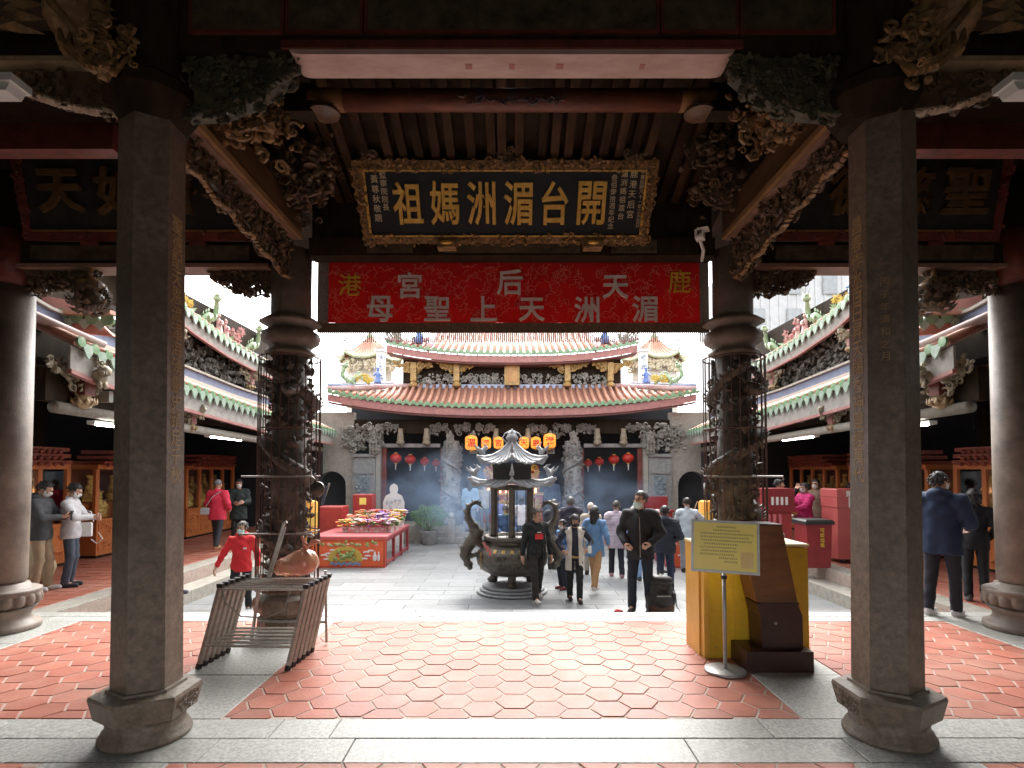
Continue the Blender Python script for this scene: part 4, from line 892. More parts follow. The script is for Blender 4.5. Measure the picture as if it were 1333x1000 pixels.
        for q in range(12): b.scroll(v + Vector((-.12 + random.gauss(0, .06), -.08 + random.gauss(0, .03), .08 + random.gauss(0, .06))) * sc, (1, 0, 0), (0, 0, 1), .04 * sc, .012 * sc, 1.2, 7)
        for q in (-.06, .06): b.tube([v + Vector((-.05, q, -.05)) * sc, v + Vector((-.09, q, -.16)) * sc], [.04 * sc, .03 * sc], 6)
        b.build('carved_lion', mat('pale_carving'), t, True)
    MB(sx).tube([(6.32, 7.8, 2.62), (6.32, 18.8, 2.42)], .085, 12).build('tie_beam', M_STTAN, t, True)
    MB(sx).bb(6.5, 11.2, 7.6, 19.2, 3.2, 3.3).build('ceiling', M_INSIDE, t); MB(sx).bb(6.35, 6.5, 7.7, 19, 2.70, 3.16).build('lintel', M_WOODK, t)
    for i, yy in enumerate(np.arange(8.6, 18.6, 1.25)): MB(sx).bb(6.12, 6.5, yy, yy + .09, 2.78, 2.95).build('rafter', mat('painted_rafter', (.34, .26, .2), (.18, .22, .2), 5, .6), t)
    # inner columns of the corridor and the back wall
    for yy in (8.3, 11.9, 15.6):
        MB(sx).lathe((10.0, yy, KZ), [(.34, 0), (.34, .12), (.26, .14), (.3, .24), (.2, .3), (.19, 3.35)], 16).build('column', M_WOODK if yy > 9 else mat('plum_column', (.12, .075, .075), (.06, .035, .035), 6, .5), t, True)
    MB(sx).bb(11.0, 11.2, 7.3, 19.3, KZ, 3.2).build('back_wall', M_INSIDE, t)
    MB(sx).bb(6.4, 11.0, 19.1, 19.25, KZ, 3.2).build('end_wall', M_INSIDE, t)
    # hip end that faces the front hall
    f = MB(sx).prism([(6.05, 3.78), (7.9, 3.95), (7.9, 4.55), (6.6, 4.3)], 8.55, 8.62); ge = f.build('gable_wall', mat('pink_wall', (.52, .24, .20), (.40, .17, .14), 6, .7), t)
    for i in range(8):
        x = 6.1 + .235 * i; inst('eave_tile', eave_end, ge, (sx * x, 8.5, 4.02 + .022 * i), None, 1.35); inst('drip_tile', drip_w, ge, (sx * (x + .117), 8.5, 4.0 + .022 * i), None, .9)
    MB(sx).bb(6.0, 8.0, 8.40, 8.54, 4.08, 4.14).build('ridge', mat('orange_ridge', (.55, .30, .2), (.4, .2, .14), 6, .6), t)
    MB(sx).tube([(5.98, 8.3, 3.58), (6.35, 7.9, 3.75), (6.7, 7.7, 3.92), (7.4, 7.55, 4.0)], [.05, .075, .085, .09], 8).build('hip_ridge', mat('pale_pink_ridge', (.66, .50, .46), (.5, .36, .33), 6, .6), t, True)
    b = MB(sx); carve(b, 50, lambda: (random.gauss(7.1, .2), random.gauss(7.7, .08), random.gauss(4.12, .1)), .12, 'bsl'); b.build('ridge_figure', mat('white_violet_glaze', (.6, .58, .64), (.36, .35, .5), 5, .4), t)
    # fluorescent lamps under the tie beam
    for k, yy in enumerate((8.6, 11.9)):
        la = thing('corridor_lamp', f'white tube lamp under the {nm} corridor eave, ' + ('nearer' if k == 0 else 'farther') + ' one', 'lamp', (sx * 6.35, yy + .7, 2.5), 'corridor tube lamps')
        MB(sx).bb(6.33, 6.45, yy, yy + 1.4, 2.44, 2.50).build('housing', M_WHITE, la); MB(sx).tube([(6.33, yy + .03, 2.44), (6.33, yy + 1.37, 2.44)], .018, 8).build('tube', mat('lit_tube', (.95, .95, .9), (.9, .9, .86), 3, .5, emit=9), la)
    # ridge of the upper roof with coloured porcelain ornaments
    MB(sx).prism([(8.9, 5.85), (9.4, 5.85), (9.4, 6.35), (9.05, 6.4)], 9.3, 18.4).build('ridge', mat('white_violet_glaze'), t)
    rd = MB(sx).tube([(6.9, 10.6, 5.38), (7.3, 10.5, 5.55), (8.0, 10.3, 5.9), (8.9, 10.1, 6.4)], [.07, .1, .12, .12], 8).build('descending_ridge', mat('blue_white_glaze', (.5, .56, .7), (.3, .36, .55), 9, .5), t, True)
    MB(sx).tube([(6.9, 15.6, 4.80), (7.5, 15.4, 5.1), (8.4, 15.2, 5.6), (9.1, 15.0, 6.25)], [.07, .09, .1, .1], 8).build('descending_ridge', mat('blue_white_glaze'), t, True)
    cols = [('green_glaze', (.26, .40, .22), (.40, .48, .32)), ('yellow_glaze', (.62, .48, .10), (.5, .34, .08)), ('blue_glaze', (.08, .15, .45), (.2, .3, .55)), ('white_violet_glaze', (.6, .58, .64), (.36, .35, .5)), ('pink_glaze', (.6, .25, .25), (.5, .35, .3))]
    for q in cols: mat(q[0], q[1], q[2], 6, .25)
    for i in range(7):
        b = MB(sx); yy = 10.7 + .75 * i; xx = 7.15; zz = lin_i(yy, E2) + .18
        if i % 3 == 0: dragon(b, [(xx + .1, yy - .1, zz), (xx - .1, yy + .15, zz + .28), (xx + .12, yy + .4, zz + .12), (xx, yy + .6, zz + .45), (xx - .15, yy + .4, zz + .72)], .085); b.build('ceramic_dragon', mat('green_glaze'), t, True)
        elif i % 3 == 1: figurine(b, (xx, yy, zz), .62); figurine(b, (xx, yy + .35, zz), .52); b.build('ceramic_figure', mat(('blue_glaze', 'pink_glaze', 'white_violet_glaze')[i // 3]), t, True)
        else: flowers(b, lambda: (xx + random.gauss(0, .07), yy + random.gauss(0, .18), zz + .1 + abs(random.gauss(0, .18))), 9, .15); b.build('ceramic_flowers', mat(('yellow_glaze', 'pink_glaze')[i // 3 % 2]), t); b = MB(sx); [b.leaf((xx, yy + random.gauss(0, .2), zz), (random.gauss(0, .4), random.gauss(0, .8), 1), (1, 0, 0), .3, .07) for _ in range(14)]; b.build('ceramic_leaves', mat('green_glaze'), t)
wing(-1); wing(1)
# ================================================================ DISPLAY CABINETS AND GILDED STATUES
gs = Vol((-.2, -.17, -.02), (.2, .17, .62), .012); gs.ell((0, 0, .12), (.15, .12, .12), .03).ell((0, 0, .27), (.095, .075, .13), .04).ell((0, -.005, .43), (.055, .055, .07), .02).cap((-.09, -.02, .32), (-.10, -.08, .2), .034, .03, .02).cap((.09, -.02, .32), (.10, -.08, .2), .034, .03, .02).cap((-.1, -.08, .2), (0, -.11, .22), .03, .024, .02).cap((.1, -.08, .2), (0, -.11, .22), .03, .024, .02)
gs.ell((0, 0, .52), (.075, .05, .04), .01).cap((-.09, 0, .55), (.09, 0, .55), .014, k=.01).ell((0, 0, .02), (.17, .13, .04), .01).ell((0, -.1, .08), (.07, .05, .05), .02)
gs.apply(lambda D, X, Y, Z: D + .004 * np.sin(X * 90) * np.sin(Z * 80)); V, F = gs.mesh(); statue = mesh_of(MB().np(V, F), 'gilded_statue', mat('statue_gold', (.88, .64, .22), (.55, .34, .08), 18, .35, metal=.25), True)
def cabinet(sx, y0, y1, k):
    nm = 'left' if sx < 0 else 'right'; x = 8.95; pos = ('nearest', 'middle', 'farthest')[k]
    t = thing('display_cabinet', f'carved orange-brown glass cabinet of gilded statues, {pos} one along the {nm} corridor', 'cabinet', (sx * (x + .3), (y0 + y1) / 2, KZ), 'display cabinets'); n = 4; L = y1 - y0
    MB(sx).bb(x, x + .75, y0, y1, KZ + .05, .62).build('base', M_CABW, t); MB(sx).bb(x - .03, x + .78, y0 - .03, y1 + .03, .62, .68).build('ledge', M_CABW, t); MB(sx).bb(x - .02, x + .77, y0 - .02, y1 + .02, KZ, KZ + .05).build('plinth', M_WOODK, t)
    for i in range(n):
        a = y0 + L * i / n + .05; b = y0 + L * (i + 1) / n - .05
        for z0, z1 in ((.0, .22), (.28, .58)):
            p = MB(sx); p.bb(x - .018, x - .001, a, b, z0, z1); f = lambda: (x - .02, random.uniform(a + .05, b - .05), random.uniform(z0 + .04, z1 - .04)); carve(p, 16, f, .06, 'sl', (-1, 0, 0)); p.build('carved_panel', M_CABW, t)
        MB(sx).bb(x + .02, x + .026, a, b, .70, 1.72).build('glass_pane', glassmat(), t)
    for i in range(n + 1):
        yy = y0 + L * i / n; MB(sx).bb(x, x + .07, yy - .05, yy + .05, .68, 1.76).build('post', M_CABW, t)
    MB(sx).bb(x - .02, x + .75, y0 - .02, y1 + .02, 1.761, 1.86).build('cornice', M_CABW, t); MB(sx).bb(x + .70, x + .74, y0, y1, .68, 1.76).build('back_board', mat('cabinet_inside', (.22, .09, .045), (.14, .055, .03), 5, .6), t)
    MB(sx).bb(x + .36, x + .69, y0 + .05, y1 - .05, .682, 1.01).build('back_step', M_CABW, t)
    cn = MB(sx)
    for j in range(3): cn.bb(x - .1 - .06 * j, x + .6, y0 + .05 + .12 * j, y1 - .05 - .12 * j, 1.862 + .12 * j, 1.94 + .12 * j)
    for j in range(3):
        m_ = int(L / .2)
        for i in range(m_): cn.blob((x - .12 - .06 * j, y0 + .15 + .12 * j + (L - .3 - .24 * j) * i / m_, 1.86 + .12 * j), (.04, .06, .045), 1, None, .15)
    cn.build('canopy', mat('canopy_red', (.34, .07, .03), (.15, .03, .02), 8, .45), t)
    for i in range(n):
        for lv in (0, 1):
            yy = y0 + L * (i + .5) / n + (random.uniform(-.08, .08) if lv == 0 else .15); s_ = random.uniform(1.0, 1.15) if lv == 0 else random.uniform(.95, 1.1); z = .69 if lv == 0 else 1.01
            o = bpy.data.objects.new('gilded_statue', statue); COL.objects.link(o); o.location = (sx * (x + (.22 if lv == 0 else .52)), yy, z + .015); o.scale = (s_ * 1.2, s_ * 1.1, s_ * 1.0); o.rotation_euler = (0, 0, R(-90 * sx) + random.uniform(-.3, .3)); WORLD[o.name] = o.location.copy()
            tag(o, f'seated gilded statue, {("nearest", "second", "third", "farthest")[i]} in the {"back" if lv else "front"} row of the {pos} {nm} cabinet', 'statue', f'gilded statues, {pos} {nm} cabinet')
for sx in (-1, 1):
    for k, (a, b) in enumerate(((8.7, 11.5), (12.3, 15.1), (15.7, 18.3))): cabinet(sx, a, b, k)
# ================================================================ MAIN HALL
def main_hall():
    t = thing('main_hall', 'main temple hall with two tiers of curved orange tile roof beyond the court', 'temple', (0, 21, CZ))
    PZ = -.14                                                  # platform level
    MB().bb(-6.4, 6.4, 19.3, 30, -.75, PZ).build('platform', M_STTAN, t)
    for i in range(3): MB().bb(-2.9, 2.9, 18.4 + .3 * i, 19.299, -.74 if i == 0 else CZ + .153 * i, CZ + .153 * (i + 1)).build('stair_step', M_STTAN, t)
    for sx in (-1, 1):
        MB(sx).bb(2.92, 3.12, 18.3, 19.29, -.7, .0).build('stair_wall', M_STTAN, t); MB(sx).bb(1.85, 2.05, 18.3, 18.5, CZ, .18).build('newel', M_STTAN, t)
        MB(sx).lathe((1.95, 18.4, .18), [(.06, 0), (.1, .03), (.1, .12), (.05, .17), (.01, .2)], 10).build('newel_cap', M_STTAN, t, True)
    # lower roof
    W1, xt = 6.2, 4.3; y0, y1, zE, zT = 19.0, 20.6, 3.88, 4.72
    lift = lambda x, W, h: h * (min(1.05, abs(x) / W)) ** 2.6
    roof = MB(); n = 40; vs = []; fs = []
    for i in range(n + 1):
        x = -W1 + 2 * W1 * i / n; zl = lift(x, W1, .50); k = 1 if abs(x) <= xt else max(.12, 1 - (abs(x) - xt) / (W1 - xt))
        vs += [(x, y0, zE + zl), (x, y0 + (y1 - y0) * k * .5, zE + zl * (1 - .5 * k) + (zT - zE) * k * .42), (x, y0 + (y1 - y0) * k, zE + zl * (1 - k) + (zT - zE) * k)]
    vs += [(a, b, c - .05) for a, b, c in vs]; m = 3 * (n + 1)
    for i in range(n):
        for j in (0, 1): q = 3 * i + j; fs += [(q, q + 3, q + 4, q + 1), (m + q, m + q + 1, m + q + 4, m + q + 3)]
        fs += [(3 * i, m + 3 * i, m + 3 * i + 3, 3 * i + 3)]
    roof.add(vs, fs); r1 = roof.build('lower_roof', M_ROOFP, t)
    def rowmesh(dy, dz, sag): return mesh_of(MB().tube([(0, 0, 0), (0, dy * .5, dz * .5 - sag), (0, dy, dz)], .062, 7), 'tile_row', M_ROOF, True)
    def rows(parent, W, xt, y0, dy, zE, dz, lf, sp, sag):
        x = -W + .08
        me = rowmesh(dy, dz, sag)
        while x < W:
            k = 1 if abs(x) <= xt else max(.1, 1 - (abs(x) - xt) / (W - xt)); zl = lift(x, W, lf)
            if k == 1 and zl < .12: inst('tile_row', me, parent, (x, y0, zE + zl + .045))
            else: inst('tile_row', rowmesh(dy * k, dz * k - zl * k, sag * k), parent, (x, y0, zE + zl + .045))
            inst('eave_tile', eave_end, parent, (x, y0 - .03, zE + zl + .04)); inst('drip_tile', drip_g, parent, (x + sp / 2, y0 - .02, zE + zl + .03 + (lift(x + sp / 2, W, lf) - zl))); x += sp
    global drip_g
    drip_g = mesh_of(MB().prism([(a * .85, b * .75) for a, b in _dp], -.012, .012), 'drip_tile', M_GREEN)
    rows(r1, W1, xt, y0, y1 - y0, zE, zT - zE, .5, .235, .07)
    def fascia(W, y0, zE, lf, h, name, m, d0=-.06, n=40, th=.05):
        vs = []; fs = []
        for i in range(n + 1):
            x = -W + 2 * W * i / n; z = zE + lift(x, W, lf) + d0; vs += [(x, y0, z), (x, y0 + th, z), (x, y0 + th, z - h), (x, y0, z - h)]
        for i in range(n):
            for k in range(4): k2 = (k + 1) % 4; fs.append((4 * i + k, 4 * i + 4 + k, 4 * i + 4 + k2, 4 * i + k2))
        fs += [(3, 2, 1, 0), (4 * n, 4 * n + 1, 4 * n + 2, 4 * n + 3)]
        return MB().add(vs, fs).build(name, m, t)
    fascia(W1, y0 + .03, zE, .5, .24, 'eave_board', M_FASC, -.075); fascia(W1, y0 + .1, zE, .5, .06, 'eave_moulding', mat('brown_moulding', (.2, .08, .07)), -.32, th=.3)
    # hip ridges of the lower roof
    for sx in (-1, 1):
        MB(sx).tube([(W1 + .02, y0 + .05, zE + .62), (5.4, y0 + .65, zE + .72), (xt, y1 + .02, zT + .08), (3.2, y1 + .1, zT + .1)], [.07, .10, .10, .09], 8).build('hip_ridge', mat('red_white_ridge', (.55, .3, .3), (.6, .5, .5), 4, .5), t, True)
        MB(sx).tube([(W1 + .02, y0 + .1, zE + .74), (5.4, y0 + .7, zE + .84), (xt, y1 + .05, zT + .20)], .05, 7).build('ridge_cap', mat('blue_white_glaze'), t, True)
        mb = MB(sx); dragon(mb, [(4.95, y0 + .7, zE + .85), (5.3, y0 + .6, zE + 1.12), (5.55, y0 + .6, zE + .92), (5.85, y0 + .5, zE + 1.15), (5.75, y0 + .45, zE + 1.42)], .085); mb.build('ceramic_dragon', mat('green_glaze'), t, True)
        mb = MB(sx); flowers(mb, lambda: (random.gauss(5.0, .12), y0 + .55, zE + .95 + abs(random.gauss(0, .12))), 8, .13); mb.build('ceramic_flowers', mat('yellow_glaze'), t)
        mb = MB(sx); figurine(mb, (4.7, y0 + .8, zE + .9), .55); mb.build('ceramic_figure', mat('blue_glaze'), t, True)
    # frieze wall between roofs
    MB().bb(-4.0, 4.0, 20.7, 20.9, 4.5, 5.8).build('upper_wall', M_WOODK, t)
    MB().bb(-3.4, 3.4, 20.6, 20.68, 4.70, 4.86).build('ridge_band', mat('blue_white_glaze'), t)
    for i in range(9):
        x = -3.2 + .8 * i; mb = MB(); carve(mb, 44, lambda: (x + random.uniform(-.36, .36), 20.62 + random.uniform(-.03, .03), random.uniform(4.88, 5.22)), .11, 'bsl'); mb.build('frieze_carving', mat('pale_frieze', (.40, .38, .34), (.2, .2, .18), 9, .6), t)
    for x, sc in ((-3.55, .9), (-2.0, 1), (2.0, 1), (3.55, .9)):
        mb = MB(); mb.bb(x - .10, x + .10, 20.3, 20.6, 4.95, 5.62); mb.lathe((x, 20.4, 4.72), [(.03, 0), (.14, .05), (.15, .12), (.08, .2), (.12, .24)], 10)
        for d in (-1, 1):
            P = [(0, 0), (.62, 0), (.55, -.1), (.3, -.2), (.12, -.34), (0, -.36)]; f = inpoly(P); carve(mb, 34, lambda: (lambda q: (x + d * (.1 + q[0]), 20.38, 5.62 + q[1]))(f()), .13, 'bssl'); mb.prism([(x + d * (.1 + p[0] * .9), 5.6 + p[1] * .8) for p in P], 20.40, 20.46)
        mb.build('gilt_bracket', mat('bright_gilt', (.50, .32, .11), (.28, .17, .06), 9, .5, .2), t)
    MB().bb(-.27, .27, 20.3, 20.5, 4.80, 5.6).build('name_board', mat('bright_gilt'), t); MB().bb(-.19, .19, 20.285, 20.299, 4.9, 5.5).build('board_face', mat('ochre_face', (.50, .28, .10), (.4, .2, .07), 5, .5), t)
    # upper roof
    W2, yU, zU = 4.45, 19.95, 5.86
    up = MB(); vs = []; fs = []; n = 32; ys = 5.0; zs = 3.0; xt2 = 3.0
    for i in range(n + 1):
        x = -W2 + 2 * W2 * i / n; zl = lift(x, W2, .40); k = 1 if abs(x) <= xt2 + .01 else .22
        for q in (0, .33, .66, 1): vs.append((x, yU + ys * q * k, zE * 0 + zU + zl * (1 - q * k) + zs * (q * k) ** 1.15))
    m = len(vs); vs += [(a, b, c - .05) for a, b, c in vs]
    for i in range(n):
        for j in range(3): q = 4 * i + j; fs += [(q, q + 4, q + 5, q + 1), (m + q, m + q + 1, m + q + 5, m + q + 4)]
        fs.append((4 * i, m + 4 * i, m + 4 * i + 4, 4 * i + 4))
    r2 = up.add(vs, fs).build('upper_roof', M_ROOFP, t)
    x = -W2 + .06; sp = .235
    def urow(x):
        zl = lift(x, W2, .40); k = 1 if abs(x) <= xt2 else .22
        return mesh_of(MB().tube([(0, ys * q * k, -zl * q * k + zs * (q * k) ** 1.15) for q in (0, .25, .5, .75, 1)], .062, 7), 'tile_row', M_ROOF, True)
    while x < W2:
        zl = lift(x, W2, .40); inst('tile_row', urow(x), r2, (x, yU, zU + zl + .045)); inst('eave_tile', eave_end, r2, (x, yU - .03, zU + zl + .04)); inst('drip_tile', drip_g, r2, (x + sp / 2, yU - .02, zU + lift(x + sp / 2, W2, .4) + .03)); x += sp
    fascia(W2, yU + .03, zU, .40, .24, 'eave_board', M_FASC, -.075); fascia(W2, yU + .1, zU, .40, .05, 'eave_moulding', mat('brown_moulding'), -.32, th=.6)
    MB().bb(-3.2, 3.2, yU + ys, yU + ys + .3, zU + zs, zU + zs + .6).build('main_ridge', mat('red_white_ridge'), t)
    for sx in (-1, 1):
        MB(sx).tube([(xt2, yU + .25, zU + .22), (xt2, yU + 1, zU + .62), (xt2, yU + 2.5, zU + 1.5), (xt2, yU + ys, zU + zs + .2)], [.12, .14, .14, .14], 8).build('descending_ridge', mat('red_white_ridge'), t, True)
        MB(sx).tube([(W2 + .05, yU + .02, zU + .53), (3.8, yU + .5, zU + .48), (xt2 + .1, yU + .95, zU + .75)], [.06, .09, .09], 8).build('hip_ridge', mat('red_white_ridge'), t, True)
        mb = MB(sx)
        for e in range(4): mb.tube([(W2 - .1 - .15 * e, yU + .2, zU + .5), (W2 + .05 - .1 * e, yU + .15, zU + .8), (W2 - .15 - .05 * e, yU + .1, zU + 1.0), (W2 - .3, yU + .1, zU + .92)], [.05, .04, .03, .012], 6)
        flowers(mb, lambda: (random.gauss(3.9, .2), yU + .4, zU + .62 + abs(random.gauss(0, .1))), 7, .11); mb.build('ceramic_scrolls', mat('grey_green_glaze', (.35, .36, .30), (.5, .42, .36), 5, .4), t)
        mb = MB(sx); c = (3.35, yU + .35, zU + .45); mb.lathe(c, [(.15, 0), (.13, .2), (.09, .38), (.06, .42)], 10); mb.blob((c[0], c[1], c[2] + .5), .085, 2); mb.tube([(c[0] - .1, c[1] - .08, c[2] + .3), (c[0] - .16, c[1] - .1, c[2] + .15)], .04, 6); mb.build('porcelain_figure', mat('blue_glaze'), t, True)
    # facade
    yF = 19.62
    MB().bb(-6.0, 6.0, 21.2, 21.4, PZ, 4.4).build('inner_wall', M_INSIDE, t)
    MB().bb(-6.0, 6.0, 19.9, 21.2, 3.3, 3.4).build('porch_ceiling', M_WOODK, t)
    MB().bb(-5.6, 5.6, 19.8, 20.0, 3.02, 3.5).build('architrave', M_WOODK, t)
    for sx in (-1, 1):
        # carved dragon columns of the porch
        cx = 2.1; cl = MB(sx).lathe((cx, yF + .1, 0), [(.40, PZ), (.42, PZ + .1), (.36, PZ + .14), (.30, PZ + .5), (.27, 2.75)], 16).build('porch_column', M_STGREY, t, True)
        mb = MB(sx); pts = [(cx + .29 * math.cos(a) * 1.0, yF + .1 + .29 * math.sin(a), .3 + 2.3 * k) for k, a in ((i / 70, 1 + i / 70 * 14) for i in range(71))]; mb.tube(pts, .075, 6)
        carve(mb, 170, lambda: (lambda a: (cx + .29 * math.cos(a), yF + .1 + .29 * math.sin(a), random.uniform(.1, 2.6)))(random.uniform(3.1, 6.3)), .12, 'bsl'); mb.bb(cx - .36, cx + .36, yF - .2, yF + .35, -.02, .35); carve(mb, 60, lambda: (cx + random.uniform(-.34, .34), yF - .2, random.uniform(0, .8)), .12, 'bsl'); mb.build('dragon_relief', mat('worn_carved_stone', (.27, .26, .245), (.13, .125, .12), 14, .6, .2), t)
        # stone piers with carved panels
        MB(sx).bb(4.72, 5.5, yF, yF + .5, PZ, 2.2).build('stone_pier', M_STGREY, t); MB(sx).bb(4.78, 5.44, yF - .05, yF - .002, 1.62, 1.72).build('pier_moulding', M_STGREY, t); MB(sx).bb(4.70, 5.52, yF - .08, yF + .5, 2.2, 2.3).build('pier_cap', M_STGREY, t)
        MB(sx).bb(4.75, 5.47, yF - .06, yF - .003, .42, .5).build('pier_moulding', M_STGREY, t); MB(sx).bb(4.85, 5.37, yF - .03, yF - .002, PZ + .1, .40).build('pier_foot_panel', M_STTAN, t)
        mb = MB(sx); mb.bb(4.9, 5.32, yF - .03, yF - .001, .56, 1.56); carve(mb, 70, lambda: (random.uniform(4.93, 5.3), yF - .035, random.uniform(.6, 1.52)), .09, 'bsl'); mb.build('carved_panel', mat('blue_grey_panel', (.26, .31, .33), (.17, .2, .22), 12, .6, .2), t)
        MB(sx).bb(4.55, 4.71, yF + .05, yF + .5, PZ, 3.0).build('door_jamb', M_STTAN, t); MB(sx).bb(4.38, 4.54, yF + .2, yF + .35, PZ, 2.52).build('door_post', M_WOODR, t)
        MB(sx).bb(2.5, 4.54, yF + .12, yF + .3, 2.53, 2.66).build('door_lintel', mat('grey_lintel', (.26, .24, .23), (.17, .15, .15), 6, .6), t); MB(sx).bb(2.42, 2.52, yF + .3, yF + .42, PZ, 2.52).build('door_post', M_WOODR, t)
        # side wall piece with arched opening
        aw = MB(sx); aw.bb(5.5, 5.75, yF + .1, yF + .4, PZ, 3.75); aw.build('side_wall', M_STTAN, t)
        mb = MB(sx); P = [(5.75, PZ), (5.75, 1.2)] + [(6.25 - .5 * math.cos(a), 1.2 + .5 * math.sin(a)) for a in np.linspace(0, math.pi, 12)] + [(6.75, PZ), (7.6, PZ), (7.6, 3.1), (5.75, 3.1)]
        mb.prism([(5.75, PZ)] + [(p[0], p[1]) for p in P[2:14]] + [(6.75, PZ), (7.6, PZ), (7.6, 3.75), (5.751, 3.75)], yF + .1, yF + .4); mb.build('arch_wall', M_STTAN, t)
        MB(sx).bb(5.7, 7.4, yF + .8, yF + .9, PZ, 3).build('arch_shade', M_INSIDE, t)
        # carved eave brackets: capital of the pier and lantern shaped pendants
        mb = MB(sx); carve(mb, 120, lambda: (random.uniform(4.5, 5.9), yF + random.uniform(-.1, .1), random.uniform(2.4, 3.3)), .16, 'bssl'); mb.build('carved_capital', mat('pale_grey_carving', (.30, .28, .25), (.16, .15, .13), 9, .6), t)
        for x in (1.32, 2.12, 4.75):
            mb = MB(sx); mb.bb(x - .13, x + .13, 19.4, 19.66, 2.66, 2.72)
            for a in (-.11, 0, .11): mb.bb(x + a - .02, x + a + .02, 19.42, 19.46, 2.30, 2.66)
            mb.bb(x - .12, x + .12, 19.5, 19.62, 2.3, 2.66); mb.bb(x - .13, x + .13, 19.4, 19.66, 2.42, 2.45); mb.prism([(x - .15, 2.72), (x + .15, 2.72), (x + .05, 2.98), (x - .05, 2.98)], 19.4, 19.66); carve(mb, 22, lambda: (x + random.uniform(-.1, .1), 19.4, random.uniform(2.72, 3.0)), .08, 'bs'); mb.blob((x, 19.5, 3.02), (.06, .06, .1), 1); mb.build('lantern_pendant', mat('pale_grey_carving'), t)
        for x in (.55, 2.95, 3.85):
            MB(sx).lathe((x, 19.6, 2.58), [(.03, 0), (.12, .05), (.15, .13), (.1, .2), (.13, .24), (.11, .32), (.09, .45), (.08, .6)], 12).build('lotus_pendant', mat('tan_pendant', (.34, .28, .2), (.2, .16, .11), 9, .6), t, True)
        for (a, b) in ((1.45, 2.0), (2.25, 2.9), (3.95, 4.65), (.6, 1.2)):
            mb = MB(sx); f = lambda: (random.uniform(a, b), 19.66, 3.30 - .28 * abs(random.gauss(0, .5))); carve(mb, 46, f, .12, 'bssl'); mb.build('carved_corbel', mat('grey_brown_carving', (.24, .215, .19), (.12, .105, .09), 9, .6), t)
    # red lanterns inside the side doorways
    rl = mat('red_lantern_paper', (.55, .035, .02), (.42, .025, .018), 5, .5)
    for sx in (-1, 1):
        for i, (x, z, s_) in enumerate(((4.08, 2.16, 1), (3.62, 2.12, .95), (3.15, 2.05, .82), (2.78, 2.0, .75))):
            yy = 19.95 + .28 * i
            L = thing('red_lantern', f'round red paper lantern, {("first", "second", "third", "innermost")[i]} from the {"left" if sx < 0 else "right"} end of the {"left" if sx < 0 else "right"} doorway row', 'lantern', (sx * x, yy, z), 'red lanterns in the side doorways')
            mb = MB(); mb.lathe((sx * x, yy, z), [(.06 * s_, -.17 * s_)] + [(.205 * s_ * math.cos(a) + .0, .165 * s_ * math.sin(a)) for a in np.linspace(-1.25, 1.25, 11)] + [(.06 * s_, .17 * s_)], 20); mb.build('paper_globe', rl, L, True)
            mb = MB(); mb.lathe((sx * x, yy, z), [(.065 * s_, .165 * s_), (.065 * s_, .2 * s_)], 12); mb.lathe((sx * x, yy, z), [(.06 * s_, -.2 * s_), (.06 * s_, -.165 * s_)], 12); mb.build('ring', M_GOLD, L); MB().tube([(sx * x, yy, z - .2 * s_), (sx * x, yy, z - .42 * s_)], [.025, .012], 6).build('tassel', M_SILVER, L); MB().tube([(sx * x, yy, z + .2 * s_), (sx * x, yy, z + .9)], .004, 4).build('cord', M_BLACK, L)
    # lit lanterns over the middle doorway
    lm = mat('lit_lantern_paper', (.84, .31, .04), (.80, .24, .03), 4, .5, emit=.2); ink = mat('red_lantern_ink', (.62, .03, .015), (.55, .025, .012), 5, .5)
    for i, (px, py, s_, ch) in enumerate(((614, 577, 1.15, '湄'), (633.5, 577, .9, '港'), (649.5, 577, .92, '宮'), (682.5, 577, .92, '天'), (698, 577, .92, '鹿'), (716, 574.5, 1.15, '港'))):
        s0 = 740 / 19.25; x = (px - 667) / s0; z = 1.75 - (py - 612) / s0; c = (x, 19.25, z)
        L = thing('lit_lantern', f'glowing orange lantern with a red character, {("leftmost", "second from the left", "third from the left", "third from the right", "second from the right", "rightmost")[i]} over the middle doorway', 'lantern', c, 'lit lanterns over the middle doorway')
        k = .19 * s_; mb = MB(); mb.lathe(c, [(k * .55, -k * 1.1), (k * .9, -k * .95), (k, -k * .7), (k, k * .7), (k * .9, k * .95), (k * .55, k * 1.1)], 8, R(22.5)); mb.build('paper_box', lm, L)
        mb = MB(); mb.lathe(c, [(k * .4, k * 1.1), (k * .3, k * 1.25)], 8); mb.lathe(c, [(k * .15, -k * 1.4), (k * .4, -k * 1.1)], 8); mb.build('cap', M_GOLD, L); MB().tube([(x, 19.25, z + k * 1.2), (x, 19.3, 3.1)], .005, 4).build('cord', M_BLACK, L)
        inst('character', glyph(ch, ink, .03, .02), L, (x, 19.25 - k * .945, z), None, k * 1.35)
    # altar seen through the burner
    A = thing('altar', 'red and gold altar inside the main doorway', 'altar', (0, 20.9, PZ), None)
    MB().bb(-1.1, 1.1, 20.4, 21.0, PZ, .85).build('table', mat('altar_red', (.50, .05, .03), (.4, .04, .02), 4, .5), A); MB().bb(-1.15, 1.15, 20.35, 21.05, .85, .92).build('table_top', M_GOLD, A)
    mb = MB(); carve(mb, 120, lambda: (random.uniform(-1, 1), 20.36, random.uniform(.1, .8)), .15, 'bsl'); mb.build('gilt_front', M_GOLD, A)
    mb = MB(); mb.bb(-1.0, 1.0, 21.0, 21.15, .9, 1.9); mb.build('back_board', mat('altar_red'), A); mb = MB(); carve(mb, 200, lambda: (random.uniform(-1, 1), 20.95, random.uniform(.95, 1.9)), .17, 'bsfl'); mb.build('gilt_carving', M_GOLD, A)
    mb = MB()
